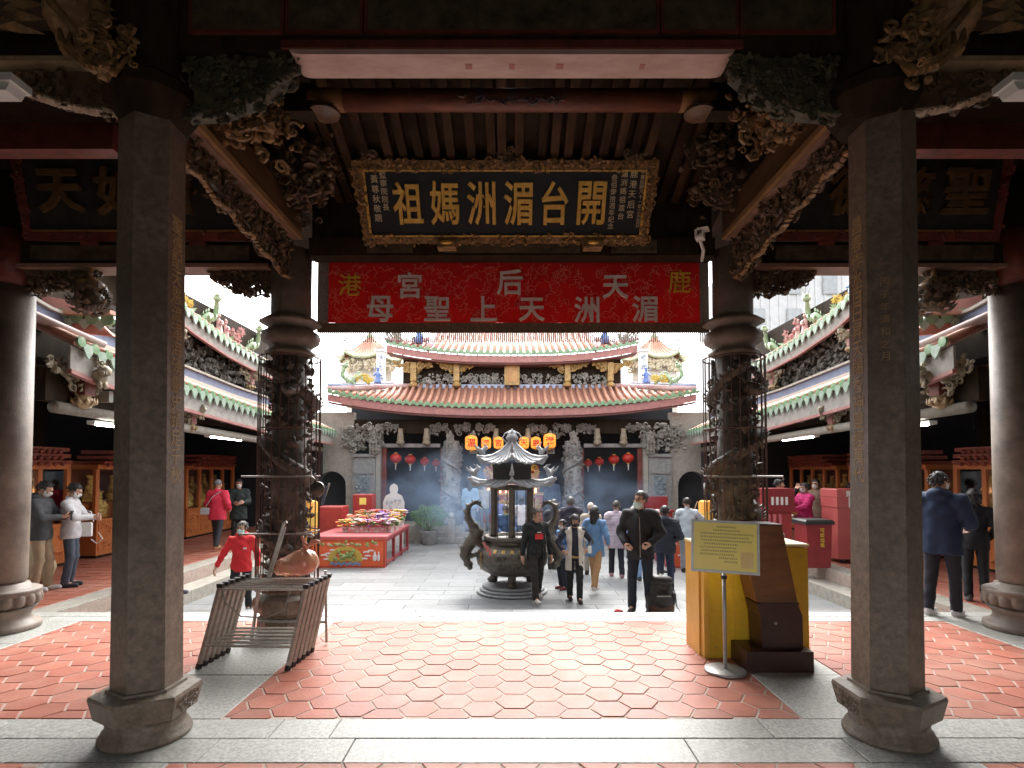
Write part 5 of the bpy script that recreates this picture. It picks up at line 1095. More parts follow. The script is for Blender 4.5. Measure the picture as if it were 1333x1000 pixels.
    for x in np.linspace(-.85, .85, 9): mb.lathe((x, 20.6, .92), [(.035, 0), (.035, .14), (.01, .16), (.012, .2), (.001, .24)], 8)
    mb.build('candle', mat('lit_candle', (.95, .5, .2), (.9, .35, .15), 4, .5, emit=1.2), A)['kind'] = 'stuff'
main_hall()
# ================================================================ BELL AND DRUM TOWERS behind
def tower(sx):
    nm = 'left' if sx < 0 else 'right'
    c = (sx * 6.3, 25.0, 0); t = thing('pagoda_tower', f'pale ornate six-sided tower with tiled roof behind the hall on the {nm}', 'tower', c, 'pagoda towers')
    MB().lathe(c, [(1.0, CZ), (1.0, 6.7)], 6).build('body', mat('pale_tower', (.66, .62, .54), (.5, .48, .42), 7, .6), t)
    for z, rr in ((6.55, 1.45), (5.15, 1.6)):
        rf_ = MB(); n = 48; vs = []; fs = []
        prof = [(1, 0), (.72, .16), (.5, .40), (.28, .72), (.05, 1.05)] if z > 6 else [(1, 0), (.82, .12), (.65, .25)]
        for k in range(n):
            a = 2 * math.pi * k / n; p = (a % (math.pi / 3)) - math.pi / 6; h = math.cos(math.pi / 6) / math.cos(p); up = (abs(p) / (math.pi / 6)) ** 3 * .22
            for q, (r_, dz) in enumerate(prof): vs.append((c[0] + rr * r_ * h * math.cos(a), c[1] + rr * r_ * h * math.sin(a), z + dz + up * (1 - q / 4)))
        m = len(prof)
        for k in range(n):
            k2 = (k + 1) % n
            for q in range(m - 1): fs.append((k * m + q, k2 * m + q, k2 * m + q + 1, k * m + q + 1))
        rp = rf_.add(vs, fs).build('roof', mat('pale_orange_tile', (.62, .40, .28), (.5, .34, .26), 6, .6), t)
        for k in range(n):
            a = 2 * math.pi * k / n
            if math.sin(a) > .3: continue
            MB().tube([vs[k * m + q] for q in range(m)], .03, 5).build('tile_row', M_ROOF, rp)
        e = MB(); e.tube([(vs[k * m][0], vs[k * m][1], vs[k * m][2] - .05) for k in list(range(n)) + [0]], .055, 6, False); e.build('eave', mat('yellow_green_eave', (.45, .45, .28), (.35, .4, .25), 6, .5), t)
        mb = MB(); carve(mb, 130, lambda: (lambda a: (c[0] + 1.1 * math.cos(a), c[1] + 1.1 * math.sin(a), z - random.uniform(.08, .5)))(random.uniform(3.2, 6.2)), .2, 'bsl'); mb.build('bracket_carving', mat('pale_ochre_carving', (.70, .62, .46), (.52, .46, .34), 7, .6), t)
    mb = MB(); mb.lathe((c[0], c[1], 7.5), [(.12, 0), (.16, .15), (.06, .3), (.1, .45), (.03, .6), (.01, .95)], 10); mb.build('finial', mat('yellow_green_eave'), t, True)
    mb = MB()
    for k in range(6):
        a = k * math.pi / 3; p = Vector((c[0] + 1.45 * math.cos(a), c[1] + 1.45 * math.sin(a), 6.8)); mb.tube([p, p + Vector((math.cos(a) * .15, math.sin(a) * .15, .3)), p + Vector((-math.cos(a) * .1, 0, .5)), p + Vector((math.cos(a) * .15, 0, .6))], [.04, .035, .025, .01], 6)
    mb.build('roof_dragon', mat('grey_green_glaze'), t)
    x = sx * 5.35; P = thing('white_post', f'tall white post with blue figures between the hall roof and the {nm} tower', 'post', (x, 23, 4), 'white roof posts')
    MB().bb(x - .16, x + .16, 22.9, 23.2, CZ, 6.55).build('shaft', M_WHITE, P); mb = MB(); carve(mb, 26, lambda: (x + random.uniform(-.11, .11), 22.895, random.uniform(5.2, 6.4)), .07, 'bsl'); mb.build('blue_relief', mat('blue_white_glaze'), P)
    MB().bb(x - .22, x + .22, 22.85, 23.25, 6.55, 6.65).build('cap', M_WHITE, P)
tower(-1); tower(1)

# pale building beyond the right corridor roof
B = thing('apartment_building', 'pale grey building with ribbed walls rising behind the right corridor roof', 'building', (15.5, 33, -.75))
MB().bb(12.6, 19, 31, 38, -.75, 13.5).build('wall', mat('pale_grey_wall', (.55, .56, .57), (.46, .47, .48), 3, .7), B)
for i in range(12): MB().bb(12.7 + .5 * i, 12.78 + .5 * i, 30.94, 30.998, 2, 13.4).build('rib', mat('pale_grey_wall'), B)
for i in range(3):
    for j in range(3):
        wf = MB().bb(13.1 + 2 * i, 13.9 + 2 * i, 30.90, 30.935, 7.6 + 1.9 * j, 8.7 + 1.9 * j).build('window', mat('grey_frame', (.35, .36, .36)), B); MB().bb(13.16 + 2 * i, 13.84 + 2 * i, 30.885, 30.899, 7.66 + 1.9 * j, 8.64 + 1.9 * j).build('pane', mat('dark_glass', (.32, .34, .36), None, 3, .2), wf)
# ================================================================ INCENSE BURNER
def burner():
    c = Vector((0, 11.05, CZ)); t = thing('incense_burner', 'big dark bronze incense burner with dragon handles and a two-tier pavilion roof', 'burner', c)
    L = lambda prof, nm, m, n=40, sm=True, cc=c: MB().lathe(cc, prof, n).build(nm, m, t, sm)
    pm = mat('grey_plinth_stone', (.30, .31, .33), (.22, .23, .24), 14, .5, .2)
    for r0, z0, z1 in ((.68, 0, .05), (.625, .05, .10), (.57, .10, .16)): L([(r0 - .03, z0), (r0, z0 + .012), (r0, z1 - .012), (r0 - .02, z1)], 'plinth_ring', pm)
    L([(.2, .34), (.42, .36), (.58, .44), (.67, .56), (.69, .68), (.66, .80), (.55, .89), (.47, .92), (.46, .98), (.47, 1.0), (.40, 1.0), (.40, .9), (.1, .88)], 'bowl', M_BRONZE, 56)
    L([(.45, 1.0), (.53, 1.005), (.545, 1.03), (.545, 1.075), (.52, 1.09), (.44, 1.09), (.43, 1.02)], 'rim', M_BRONZE, 56)
    L([(.43, 1.03), (.1, 1.05), (.01, 1.055)], 'ash', mat('incense_ash', (.5, .47, .43), (.4, .37, .33), 20, .9), 40)
    for k in range(3):
        a = R(-90 + 120 * k); d = Vector((math.cos(a), math.sin(a), 0)); v = Vol((-.32, -.32, -.02), (.32, .32, .5), .016)
        v.ell((0, 0, .38), (.15, .13, .11), .04).cap((0, 0, .32), tuple(d * .05) [:2] + (.16,), .09, .07, .04).cap((d.x * .05, d.y * .05, .16), (d.x * .08, d.y * .08, .05), .07, .085, .03).ell((d.x * .12, d.y * .12, .045), (.09, .09, .05), .03)
        v.ell((d.x * .1 + .05 * d.y, d.y * .1 - .05 * d.x, .40), (.035, .035, .035), .01).ell((d.x * .1 - .05 * d.y, d.y * .1 + .05 * d.x, .40), (.035, .035, .035), .01)
        V, F = v.mesh(); mb = MB(); mb.add([(x + c.x + d.x * .34, y + c.y + d.y * .34, z + c.z + .16) for x, y, z in V.tolist()], [tuple(f) for f in F.tolist()]); mb.build('leg', M_BRONZE, t, True)
    # relief on the bowl front with gold characters
    mb = MB()
    for _ in range(46):
        x = random.uniform(-.24, .24); z = random.uniform(.54, .76); rr = .675; y = -math.sqrt(max(.01, rr * rr - x * x)); mb.scroll((c.x + x, c.y + y, c.z + z), (1, 0, 0), (0, -.15, 1), .05, .014, 1.3, 9, random.random() * 6, random.choice((-1, 1)))
    mb.build('bowl_relief', M_BRONZE, t)
    for i, ch in enumerate('鹿港天后宮'[::-1]):
        a = R(-90 + (i - 2) * 15); inst('character', glyph(ch, M_GOLD, .04, .01), t, (c.x + .625 * math.cos(a), c.y + .625 * math.sin(a), c.z + .845), (R(-35), 0, a + R(90)), .075)
    for i, ch in enumerate('國泰民安'):
        a = R(-146); inst('character', glyph(ch, M_GOLDD, .04, .01), t, (c.x + .70 * math.cos(a), c.y + .70 * math.sin(a), c.z + .78 - .085 * i), (0, 0, a + R(90)), .07)
    # dragon handles
    for sx in (-1, 1):
        v = Vol((-.42, -.25, -.66), (.42, .25, 1.06), .014)
        P = [(.13, 0, -.40), (.17, 0, -.28), (.14, 0, -.12), (.02, 0, .06), (-.04, 0, .22), (.02, 0, .36), (.10, 0, .50), (.13, 0, .66), (.10, 0, .80), (.0, 0, .88), (-.09, 0, .86)]
        rr = [.06, .085, .105, .125, .115, .085, .062, .050, .045, .04, .03]
        for p, q, a, b in zip(P, P[1:], rr, rr[1:]): v.cap(p, q, a, b, .03)
        v.ell((.11, -.0, -.46), (.085, .075, .075), .02).ell((.08, 0, -.54), (.05, .05, .055), .02).cap((.14, .03, -.42), (.23, .06, -.34), .02, .006, .01).cap((.14, -.03, -.42), (.23, -.06, -.34), .02, .006, .01)
        for e in range(5): v.cap(P[-2], (-.10 - .02 * e, .03 * (e % 3 - 1), .95 - .055 * e), .022, .008, .01)
        for e in range(8): q = P[2 + e]; v.cap((q[0] + rr[2 + e] * .7, 0, q[2]), (q[0] + rr[2 + e] * 1.5, 0, q[2] + .07), .025, .006, .01)
        v.cap((0, 0, .04), (-.24, 0, -.04), .085, .07, .04).cap((.1, 0, -.3), (-.12, 0, -.22), .05, .05, .03)
        for e in (-1, 1): v.cap((-.02, e * .08, -.02), (-.16, e * .11, -.10), .035, .022, .02)
        v.apply(lambda D, X, Y, Z: D - .004 * np.sin(Z * 120 + np.sin(X * 70)) * np.sin(X * 110))
        V, F = v.mesh(); mb = MB(sx); mb.add([(x * 1.1 + .72, y * 1.15 + c.y - .05, z * .88 + c.z + .95) for x, y, z in V.tolist()], [tuple(f) for f in F.tolist()])
        mb.build('dragon_handle', M_BRONZE, t, True)
    # pavilion
    for k in range(6):
        a = R(30 + 60 * k); x, y = c.x + .40 * math.cos(a), c.y + .40 * math.sin(a); MB().lathe((x, y, c.z), [(.075, 1.09), (.06, 1.16), (.056, 1.98), (.07, 2.04)], 10).build('pillar', M_BRONZE, t, True)
    for k in range(14):
        a = 2 * math.pi * k / 14; MB().tube([(c.x + .43 * math.cos(a), c.y + .43 * math.sin(a), c.z + 1.09), (c.x + .43 * math.cos(a), c.y + .43 * math.sin(a), c.z + 1.98)], .006, 4).build('rod', M_BLACK, t)
    MB().lathe(c, [(.42, 1.96), (.47, 1.98), (.47, 2.04), (.3, 2.05)], 6, R(30)).build('ring_beam', M_BRONZE, t)
    MB().lathe(c, [(.40, 2.10), (.42, 2.13), (.42, 2.40), (.45, 2.48), (.3, 2.49)], 6, R(30)).build('upper_storey', mat('sooty_bronze', (.03, .03, .03), (.02, .02, .02), 6, .6), t)
    def hexroof(z, Rr, prof, nm, lift):
        n = 60; vs = []; fs = []; m = len(prof); th = .03
        for k in range(n):
            a = 2 * math.pi * k / n + R(30); p = ((a - R(30) + math.pi / 6) % (math.pi / 3)) - math.pi / 6; h = 1 + .28 * (1 - abs(p) / (math.pi / 6)) ** 2.2; u = (1 - abs(p) / (math.pi / 6)) ** 2.5 * lift; rib = .012 * math.sin(k * math.pi)
            for q, (r_, dz) in enumerate(prof):
                hh = 1 + (h - 1) * (1 - q / (m - 1)); vs.append((c.x + Rr * r_ * hh * math.cos(a), c.y + Rr * r_ * hh * math.sin(a), c.z + z + dz + u * (1 - q / (m - 1)) ** 1.5 + (.012 if k % 2 else -.004)))
        o0 = len(vs); vs += [(x, y, zz - th) for x, y, zz in vs]
        for k in range(n):
            k2 = (k + 1) % n
            for q in range(m - 1): fs += [(k * m + q, k2 * m + q, k2 * m + q + 1, k * m + q + 1), (o0 + k * m + q, o0 + k * m + q + 1, o0 + k2 * m + q + 1, o0 + k2 * m + q)]
            fs.append((k * m, o0 + k * m, o0 + k2 * m, k2 * m))
        mb = MB().add(vs, fs); r = mb.build(nm, M_LEAD, t)
        for k in range(0, n, 2):
            MB().tube([Vector(vs[k * m + q]) + Vector((0, 0, .012)) for q in range(m)], [.016 * (1 - .5 * q / m) for q in range(m)], 5).build('tile_row', M_LEAD, r)
        for k in range(6):
            kk = k * n // 6; p = Vector(vs[kk * m]); d = (p - Vector((c.x, c.y, p.z))).normalized(); q = MB()
            q.tube([vs[kk * m + i] for i in range(m)], [.03] * m, 6); b = p - d * .10
            q.blob(b + Vector((0, 0, .09)), (.05, .05, .06), 1, None, .2); q.tube([b + Vector((0, 0, .1)), b + d * .10 + Vector((0, 0, .16)), b + d * .14 + Vector((0, 0, .22))], [.035, .025, .008], 6); q.tube([b + Vector((0, 0, .1)), b - d * .10 + Vector((0, 0, .2)), b - d * .02 + Vector((0, 0, .26))], [.03, .02, .008], 6)
            q.build('ridge_beast', M_LEAD, r)
    hexroof(2.05, .74, [(1, 0), (.86, .01), (.72, .05), (.55, .11)], 'lower_roof', .15)
    hexroof(2.48, .60, [(1, 0), (.82, .02), (.60, .09), (.38, .20), (.2, .33), (.12, .40)], 'upper_roof', .13)
    mb = MB(); mb.lathe((c.x, c.y, c.z + 2.86), [(.07, 0), (.11, .02), (.06, .04), (.11, .08), (.12, .12), (.08, .17), (.03, .21), (.02, .25), (.002, .30)], 16); mb.build('finial', M_LEAD, t, True)
    for k in range(6):
        a = k * math.pi / 3; MB().tube([(c.x + .11 * math.cos(a), c.y + .11 * math.sin(a), c.z + 2.88), (c.x + .19 * math.cos(a), c.y + .19 * math.sin(a), c.z + 2.97), (c.x + .13 * math.cos(a), c.y + .13 * math.sin(a), c.z + 3.06), (c.x + .03 * math.cos(a), c.y + .03 * math.sin(a), c.z + 3.11)], .014, 5).build('finial_leaf', M_LEAD, t)
    mb = MB()
    for i in range(3): mb.box((c.x - .50 + .05 * i, c.y - .60, c.z + .98 - .07 * i), (.05, .01, .11), Euler((0, R(-20 + 11 * i), 0)).to_matrix())
    o = mb.build('charm_tag', mat('red_charm', (.6, .08, .06), (.5, .2, .2), 9, .5), t); o['kind'] = 'stuff'
burner()
# ================================================================ OFFERING TABLES
def offer_table(sx):
    x0, x1, y0, y1 = (-4.86, -3.04, 13.8, 16.8) if sx < 0 else (3.72, 5.5, 13.8, 16.8)
    nm = 'left' if sx < 0 else 'right'; cx = (x0 + x1) / 2; w_ = x1 - x0
    t = thing('offering_table', f'long red offering table with an embroidered front on the {nm} of the court', 'table', (cx, y0, CZ), 'offering tables')
    MB().bev(x0 - .02, x1 + .02, y0 - .02, y1, .08, .145, .01).build('tabletop', mat('pink_red_top', (.50, .13, .14), (.42, .10, .11), 4, .35), t)
    fr = mat('frame_red', (.36, .05, .055), (.28, .04, .045), 5, .45)
    for i in range(4):
        y = y0 + .02 + (y1 - y0 - .1) * i / 3
        for x in (x0 + .03, x1 - .03): MB().box((x, y + .03, (CZ + .08) / 2), (.07, .07, .08 - CZ)).build('leg', fr, t)
        if i < 3:
            for x in (x0 + .03, x1 - .03): MB().bb(x - .025, x + .025, y + .07, y + .93, .0, .078).build('apron', fr, t); MB().bb(x - .025, x + .025, y + .07, y + .93, CZ + .05, CZ + .11).build('stretcher', fr, t)
    p = MB().bb(x0 + .0, x1 - .0, y0 - .055, y0 - .021, CZ + .0, .078).build('front_panel', mat('orange_red_silk', (.72, .13, .035), (.62, .085, .03), 5, .5), t)
    Y = y0 - .062; F_ = lambda u, v: (x0 + u * w_, Y, CZ + .68 * v)
    for a, b, c, d in ((0, 1, .93, 1), (0, 1, 0, .06), (0, .03, .06, .93), (.97, 1, .06, .93)): MB().bb(x0 + a * w_, x0 + b * w_, Y, Y + .006, CZ + .68 * c, CZ + .68 * d).build('panel_border', mat('red_brown_border', (.50, .07, .03), (.4, .05, .02), 8, .5), t)
    gold = mat('gold_silk', (.58, .38, .06), (.40, .27, .05), 14, .45); wh = mat('white_silk', (.75, .70, .68), (.62, .6, .6), 14, .5); gr = mat('green_silk', (.22, .32, .12), (.3, .34, .1), 14, .5); bl = mat('blue_silk', (.12, .2, .42), (.3, .4, .55), 14, .5)
    q = MB()
    for i in range(30):
        a = math.pi * (i / 29); u = .47 + .19 * math.cos(a); v = .28 + .40 * math.sin(a); q.blob(F_(u, v), (.085, .012, .06), 1, None, .15)
    for i in range(14): q.blob(F_(.3 + .34 * i / 13, .28 + .03 * math.sin(i)), (.07, .012, .05), 1)
    q.build('embroidered_dragon', gold, t); q = MB()
    for i in range(24):
        u, v = random.gauss(.47, .07), random.gauss(.42, .07); q.leaf(F_(u, v), (random.gauss(0, 1), -.2, random.gauss(.4, .6)), (0, -1, 0), .13, .05)
    q.build('embroidered_lotus', gr, t); q = MB()
    for u, v in ((.22, .5), (.24, .4), (.2, .3), (.72, .55), (.74, .42), (.7, .32), (.78, .6), (.28, .62), (.16, .44)):
        for e in range(3): q.blob(F_(u + .025 * e, v + .01 * (e % 2)), (.035, .01, .022), 1)
    q.build('embroidered_cloud', wh, t); q = MB()
    for i in range(24): q.scroll(F_(.28 + .38 * i / 23, .13 + .03 * math.sin(i * 1.3)), (1, 0, 0), (0, 0, 1), .04, .011, 1.2, 8)
    q.build('embroidered_wave', bl, t); q = MB()
    for u, w2 in ((.86, .05), (.91, .035)): q.blob(F_(u, .36), (w2, .012, .09), 2); q.blob(F_(u, .52), (w2 * .5, .012, .04), 2)
    q.build('embroidered_vase', wh, t); q = MB()
    for i in range(16): q.leaf(F_(.1 + .8 * i / 15, .84), (random.gauss(0, 1), -.1, random.gauss(0, .6)), (0, -1, 0), .12, .04)
    q.build('embroidered_leaf', gr, t); q = MB()
    for i in range(7): q.blob(F_(.12 + .76 * i / 6, .82), (.05, .012, .035), 1, None, .2)
    q.build('embroidered_flower', mat('pink_silk', (.7, .25, .3), (.75, .55, .3), 20, .5), t)
    return x0, x1, y0, y1
X0, X1, Y0, Y1 = offer_table(-1); R0, R1, _, _ = offer_table(1)
# flower bouquets on the left table
pal = [((.85, .16, .05), 'orange red'), ((.78, .24, .36), 'pink'), ((.86, .58, .10), 'yellow'), ((.82, .74, .55), 'cream'), ((.40, .18, .60), 'violet'), ((.80, .10, .10), 'scarlet'), ((.85, .40, .12), 'orange'), ((.72, .55, .65), 'pale lilac')]
leafm = mat('bouquet_leaf', (.16, .28, .06), (.1, .2, .05), 8, .5); wrap = mat('clear_wrap', (.70, .60, .56), (.6, .45, .42), 8, .3)
k = 0
for j in range(3):
    for i in range(6):
        x = X0 + .55 + .27 * i + random.uniform(-.04, .04) - .12 * j * 0 + (.0 if j < 2 else .05); y = Y0 + 1.0 + .62 * j + random.uniform(-.08, .08)
        if x > X1 - .06: x = X1 - .08
        colr, cn = pal[(k * 3 + j) % 8]; c2, cn2 = pal[(k * 5 + 2) % 8]; h = random.uniform(.20, .27) + .06 * j
        side = ('front', 'middle', 'back')[j] + ' row'
        t = thing('flower_bouquet', f'{cn} and {cn2} bouquet, {("first","second","third","fourth","fifth","last")[i]} in the {side} of the red table', 'bouquet', (x, y, .147), 'flower bouquets on the left table')
        MB().lathe((x, y, .147), [(.07, 0), (.06, .03), (.08, h * .4), (.12, h * .6)], 9).build('wrapper', wrap, t)
        for q, cc in ((0, colr), (1, c2)):
            mb = MB()
            for _ in range(11):
                a = random.random() * 6.28; r_ = random.uniform(.02, .21); p = Vector((x + r_ * math.cos(a), y + r_ * math.sin(a), .147 + h + random.uniform(-.12, .08)))
                for e in range(7): b = e * .9 + a; mb.leaf(p, (math.cos(b), math.sin(b), .55), (0, 0, 1), .092, .032)
                mb.blob(p + Vector((0, 0, .012)), .02, 1)
            mb.build('blossoms', mat('petal_' + str(pal.index((cc, (cn if q == 0 else cn2)))), cc, tuple(v * .75 for v in cc), 20, .5), t)['kind'] = 'stuff'
        mb = MB()
        for _ in range(16): a = random.random() * 6.28; mb.leaf((x + .1 * math.cos(a), y + .1 * math.sin(a), .147 + h * random.uniform(.5, 1.1)), (math.cos(a), math.sin(a), random.uniform(.1, 1)), (0, 0, 1), .13, .03)
        mb.build('leaves', leafm, t)['kind'] = 'stuff'; k += 1
# fruit and packets on the right table
for i in range(7):
    x = R0 + .25 + .22 * i; y = Y0 + .35 + .25 * (i % 2)
    cols_ = [((.78, .40, .10), 'orange'), ((.80, .62, .20), 'yellow'), ((.74, .25, .12), 'red'), ((.85, .74, .55), 'cream')][i % 4]
    t = thing('offering_packet', f'{cols_[1]} packet of offerings, {("first","second","third","fourth","fifth","sixth","last")[i]} from the left on the right table', 'packet', (x, y, .147), 'offering packets on the right table')
    m_ = mat('packet_' + cols_[1], cols_[0], None, 12, .5)
    MB().bev(x - .09, x + .09, y - .07, y + .07, .147, .24 + .04 * (i % 3), .015).build('wrapper', m_, t); MB().bb(x - .092, x + .092, y - .02, y + .02, .18, .20).build('band', M_GOLD, t)
# ================================================================ potted shrubs
def shrub(x, y, label, r=.42, z0=CZ):
    t = thing('potted_shrub', label, 'plant', (x, y, z0), 'potted shrubs')
    MB().lathe((x, y, z0), [(.20, 0), (.22, .03), (.28, .36), (.31, .40), (.31, .45), (.26, .45), (.25, .40), (.02, .39)], 24).build('pot', mat('grey_pot', (.28, .27, .26), (.2, .19, .18), 8, .7), t, True)
    mb = MB()
    for i in range(7): a = i * .9; mb.tube([(x, y, z0 + .38), (x + .1 * math.cos(a), y + .1 * math.sin(a), z0 + .6), (x + .3 * math.cos(a), y + .3 * math.sin(a), z0 + .9)], [.018, .013, .006], 5)
    mb.build('stem', M_WOODB, t)
    mb = MB()
    for _ in range(1700):
        d = Vector((random.gauss(0, 1), random.gauss(0, 1), random.gauss(0, .75))).normalized(); q = random.uniform(.45, 1) ** .5 * (1 + .16 * math.sin(d.x * 7 + d.z * 5)); p = Vector((x + d.x * r * 1.25 * q, y + d.y * r * q, z0 + .86 + d.z * r * .85 * q))
        mb.leaf(p, d + Vector((random.gauss(0, .6), random.gauss(0, .6), random.gauss(.2, .5))), Vector((random.gauss(0, .4), random.gauss(0, .4), 1)), random.uniform(.05, .09), .02)
    f = mb.build('foliage', mat('shrub_leaf', (.15, .27, .07), (.085, .17, .045), 5, .5), t); f['kind'] = 'stuff'
shrub(-2.62, 18.0, 'round leafy shrub in a grey pot left of the stairs'); shrub(4.25, 18.0, 'round leafy shrub in a grey pot on the right below the hall')
# white standing cutout figure behind the flowers
t = thing('cutout_figure', 'white standing board cut in the shape of a person behind the flowers', 'board', (-3.65, 17.6, CZ))
o = [(-.30, CZ + .0), (.30, CZ), (.33, .75), (.25, .95), (.10, 1.03), (.13, 1.14), (.11, 1.26), (0, 1.33), (-.11, 1.26), (-.13, 1.14), (-.10, 1.03), (-.25, .95), (-.33, .75)]
MB().prism([(-3.65 + a, b) for a, b in o], 17.58, 17.62).build('board', M_WHITE, t); MB().bb(-3.75, -3.55, 17.62, 17.95, CZ, CZ + .05).build('foot', M_WHITE, t)
mb = MB(); carve(mb, 26, lambda: (-3.65 + random.uniform(-.22, .22), 17.576, random.uniform(.2, .85)), .07, 'sl'); mb.build('printed_pattern', mat('pale_grey_print', (.5, .55, .58), None, 8, .6), t)
# red boxes and an orange banner stand left of the court
def redbox(x0, x1, y0, y1, z0, z1, label, m=M_REDD, name='red_box'):
    t = thing(name, label, 'box', ((x0 + x1) / 2, (y0 + y1) / 2, z0), 'red painted boxes'); MB().bev(x0, x1, y0, y1, z0, z1, .02).build('body', m, t)
    MB().bb(x0 + .06, x1 - .06, y0 - .012, y0 - .001, z0 + .08, z1 - .12).build('front_panel', m, t); return t
redbox(-5.45, -4.75, 15.9, 16.6, CZ, .72, 'tall red box behind the left table, partly behind the cage')
t = redbox(-4.72, -4.15, 16.9, 17.4, CZ, 1.02, 'red box with a small yellow label behind the flowers')
MB().bb(-4.52, -4.32, 16.88, 16.887, .72, .92).build('label', M_SIGNY, t)
for i, x in enumerate((-5.25, 5.05)):
    t = thing('banner_pillar', 'orange and yellow cloth pillar ' + ('left' if i == 0 else 'right') + ' of the court beside the cage', 'pillar', (x, 14.9, CZ), 'orange cloth pillars')
    MB().lathe((x, 14.9, CZ), [(.18, 0), (.17, .05), (.17, 1.5), (.12, 1.55)], 18).build('cloth', mat('orange_cloth', (.85, .33, .03), (.8, .42, .08), 5, .6), t, True); MB().lathe((x, 14.9, CZ), [(.19, .9), (.19, 1.25)], 18).build('band', mat('yellow_band', (.85, .6, .12)), t)
# right hand red counters and boxes on the corridor kerb
t = thing('red_cabinet', 'faded red cabinet on casters with white characters beside the right pillar', 'cabinet', (6.9, 11.85, KZ)); x0, x1, y0, y1 = 6.62, 7.34, 11.6, 12.2
fad = mat('faded_red_paint', (.50, .11, .10), (.42, .075, .07), 3, .45, .1)
MB().bb(x0, x1, y0, y1, KZ + .09, .98).build('body', fad, t); MB().bb(x0 - .015, x1 + .015, y0 - .015, y1, .985, 1.185).build('drawer', fad, t); MB().bev(x0 - .015, x1 + .015, y0 - .015, y1, 1.19, 1.36, .02).build('lid', fad, t)
for ch, u in zip('賣香台', (.2, .42, .64)): inst('character', glyph(ch, M_WHITE, .03, .02), t, (x0 + u * .72 + .08, y0 - .018, 1.265), None, .13)
MB().bb(x0 + .22, x0 + .47, y0 - .022, y0 - .0155, .985 + .0, 1.20).build('paper_notice', mat('white_paper', (.8, .8, .78), (.7, .72, .74), 20, .6), t)
for a in (x0 + .12, x1 - .12):
    w2 = MB(); w2.tube([(a - .02, y0 + .08, KZ + .045), (a + .02, y0 + .08, KZ + .045)], .045, 14); w2.build('caster', M_BLACK, t); MB().bb(a - .03, a + .03, y0 + .06, y0 + .12, KZ + .06, KZ + .089).build('caster_fork', M_GREY, t)
t = thing('red_counter', 'dark red counter with four white slots by the right cage', 'counter', (5.75, 12.4, CZ)); drk = mat('dark_red_paint', (.28, .025, .03), (.2, .018, .02), 4, .4)
MB().bb(5.35, 6.05, 12.2, 12.7, .85, 1.35).build('upper_box', drk, t); MB().bb(5.40, 6.0, 12.25, 12.7, CZ, .845).build('body', M_REDD, t)
for i in range(4): MB().bb(5.55 + .1 * i, 5.60 + .1 * i, 12.19, 12.199, 1.0, 1.17).build('slot_label', M_WHITE, t)
for i in range(3): MB().tube([(5.47 + .12 * i, 12.15, CZ), (5.47 + .12 * i, 12.15, .8)], .035, 8).build('candle_tube', mat('pink_tube', (.6, .15, .17)), t)
t = thing('waste_bin', 'square red bin with a black lid and yellow lettering in front of the right counter', 'bin', (5.95, 11.3, KZ))
MB().box((5.95, 11.3, .27), (.44, .44, .84), None, 1.12).build('body', drk, t); MB().bev(5.67, 6.23, 11.02, 11.58, .69, .78, .03).build('lid', M_BLACK, t)
for i, ch in enumerate('可燃垃圾'): inst('character', glyph(ch, M_YTHREAD, .03, .015), t, (6.0, 11.045 + .0, .58 - .095 * i), (R(-3), 0, 0), .085)
t = thing('incense_rack', 'low dark red rack at the right of the court behind the navy puffer coat', 'rack', (4.3, 17.0, CZ)); MB().bb(3.9, 4.75, 16.9, 17.3, CZ, .5).build('body', drk, t); MB().bb(3.85, 4.8, 16.85, 17.35, .5, .56).build('top', drk, t)
MB().bb(3.95, 4.7, 17.2, 17.28, .562, .95).build('back_panel', drk, t)
# cream sack behind the left visitors
v = Vol((-.35, -.3, -.02), (.35, .3, .8), .02); v.ell((0, 0, .28), (.26, .2, .3), .05).ell((.02, 0, .58), (.17, .14, .14), .08); v.apply(lambda D, X, Y, Z: np.maximum(D + .012 * np.sin(X * 22 + Z * 9) * np.sin(Z * 18), -Z)); V, F = v.mesh()
o = MB().np(V, F).build('cloth_sack', mat('cream_sack', (.52, .44, .28), (.42, .34, .2), 6, .8), smooth=True); o.location = (-7.95, 9.6, KZ); tag(o, 'bulging cream cloth sack on the left corridor floor behind the visitors', 'sack')
# ================================================================ PEOPLE
SKIN = mat('skin', (.50, .29, .20), (.46, .25, .17), 8, .5)
HAIRK = mat('black_hair', (.014, .012, .011), (.022, .018, .016), 30, .45, .3, 90, stretch=(3, 3, .6)); HAIRG = mat('grey_hair', (.16, .155, .15), (.09, .088, .085), 30, .5, .3, 90); EYE = mat('dark_eye', (.02, .015, .012))
LIP = mat('lip', (.36, .14, .12))
def ik(a, c, l1, l2, pole):
    a = np.array(a, float); c = np.array(c, float); d = c - a; L = np.linalg.norm(d) + 1e-6; u = d / L
    if L > (l1 + l2) * .998: c = a + u * (l1 + l2) * .998; L = (l1 + l2) * .998
    x = (l1 * l1 - l2 * l2 + L * L) / (2 * L); h = math.sqrt(max(0, l1 * l1 - x * x)); p = np.array(pole, float); p = p - u * (p @ u); p /= np.linalg.norm(p) + 1e-6
    return a + u * x + p * h, c
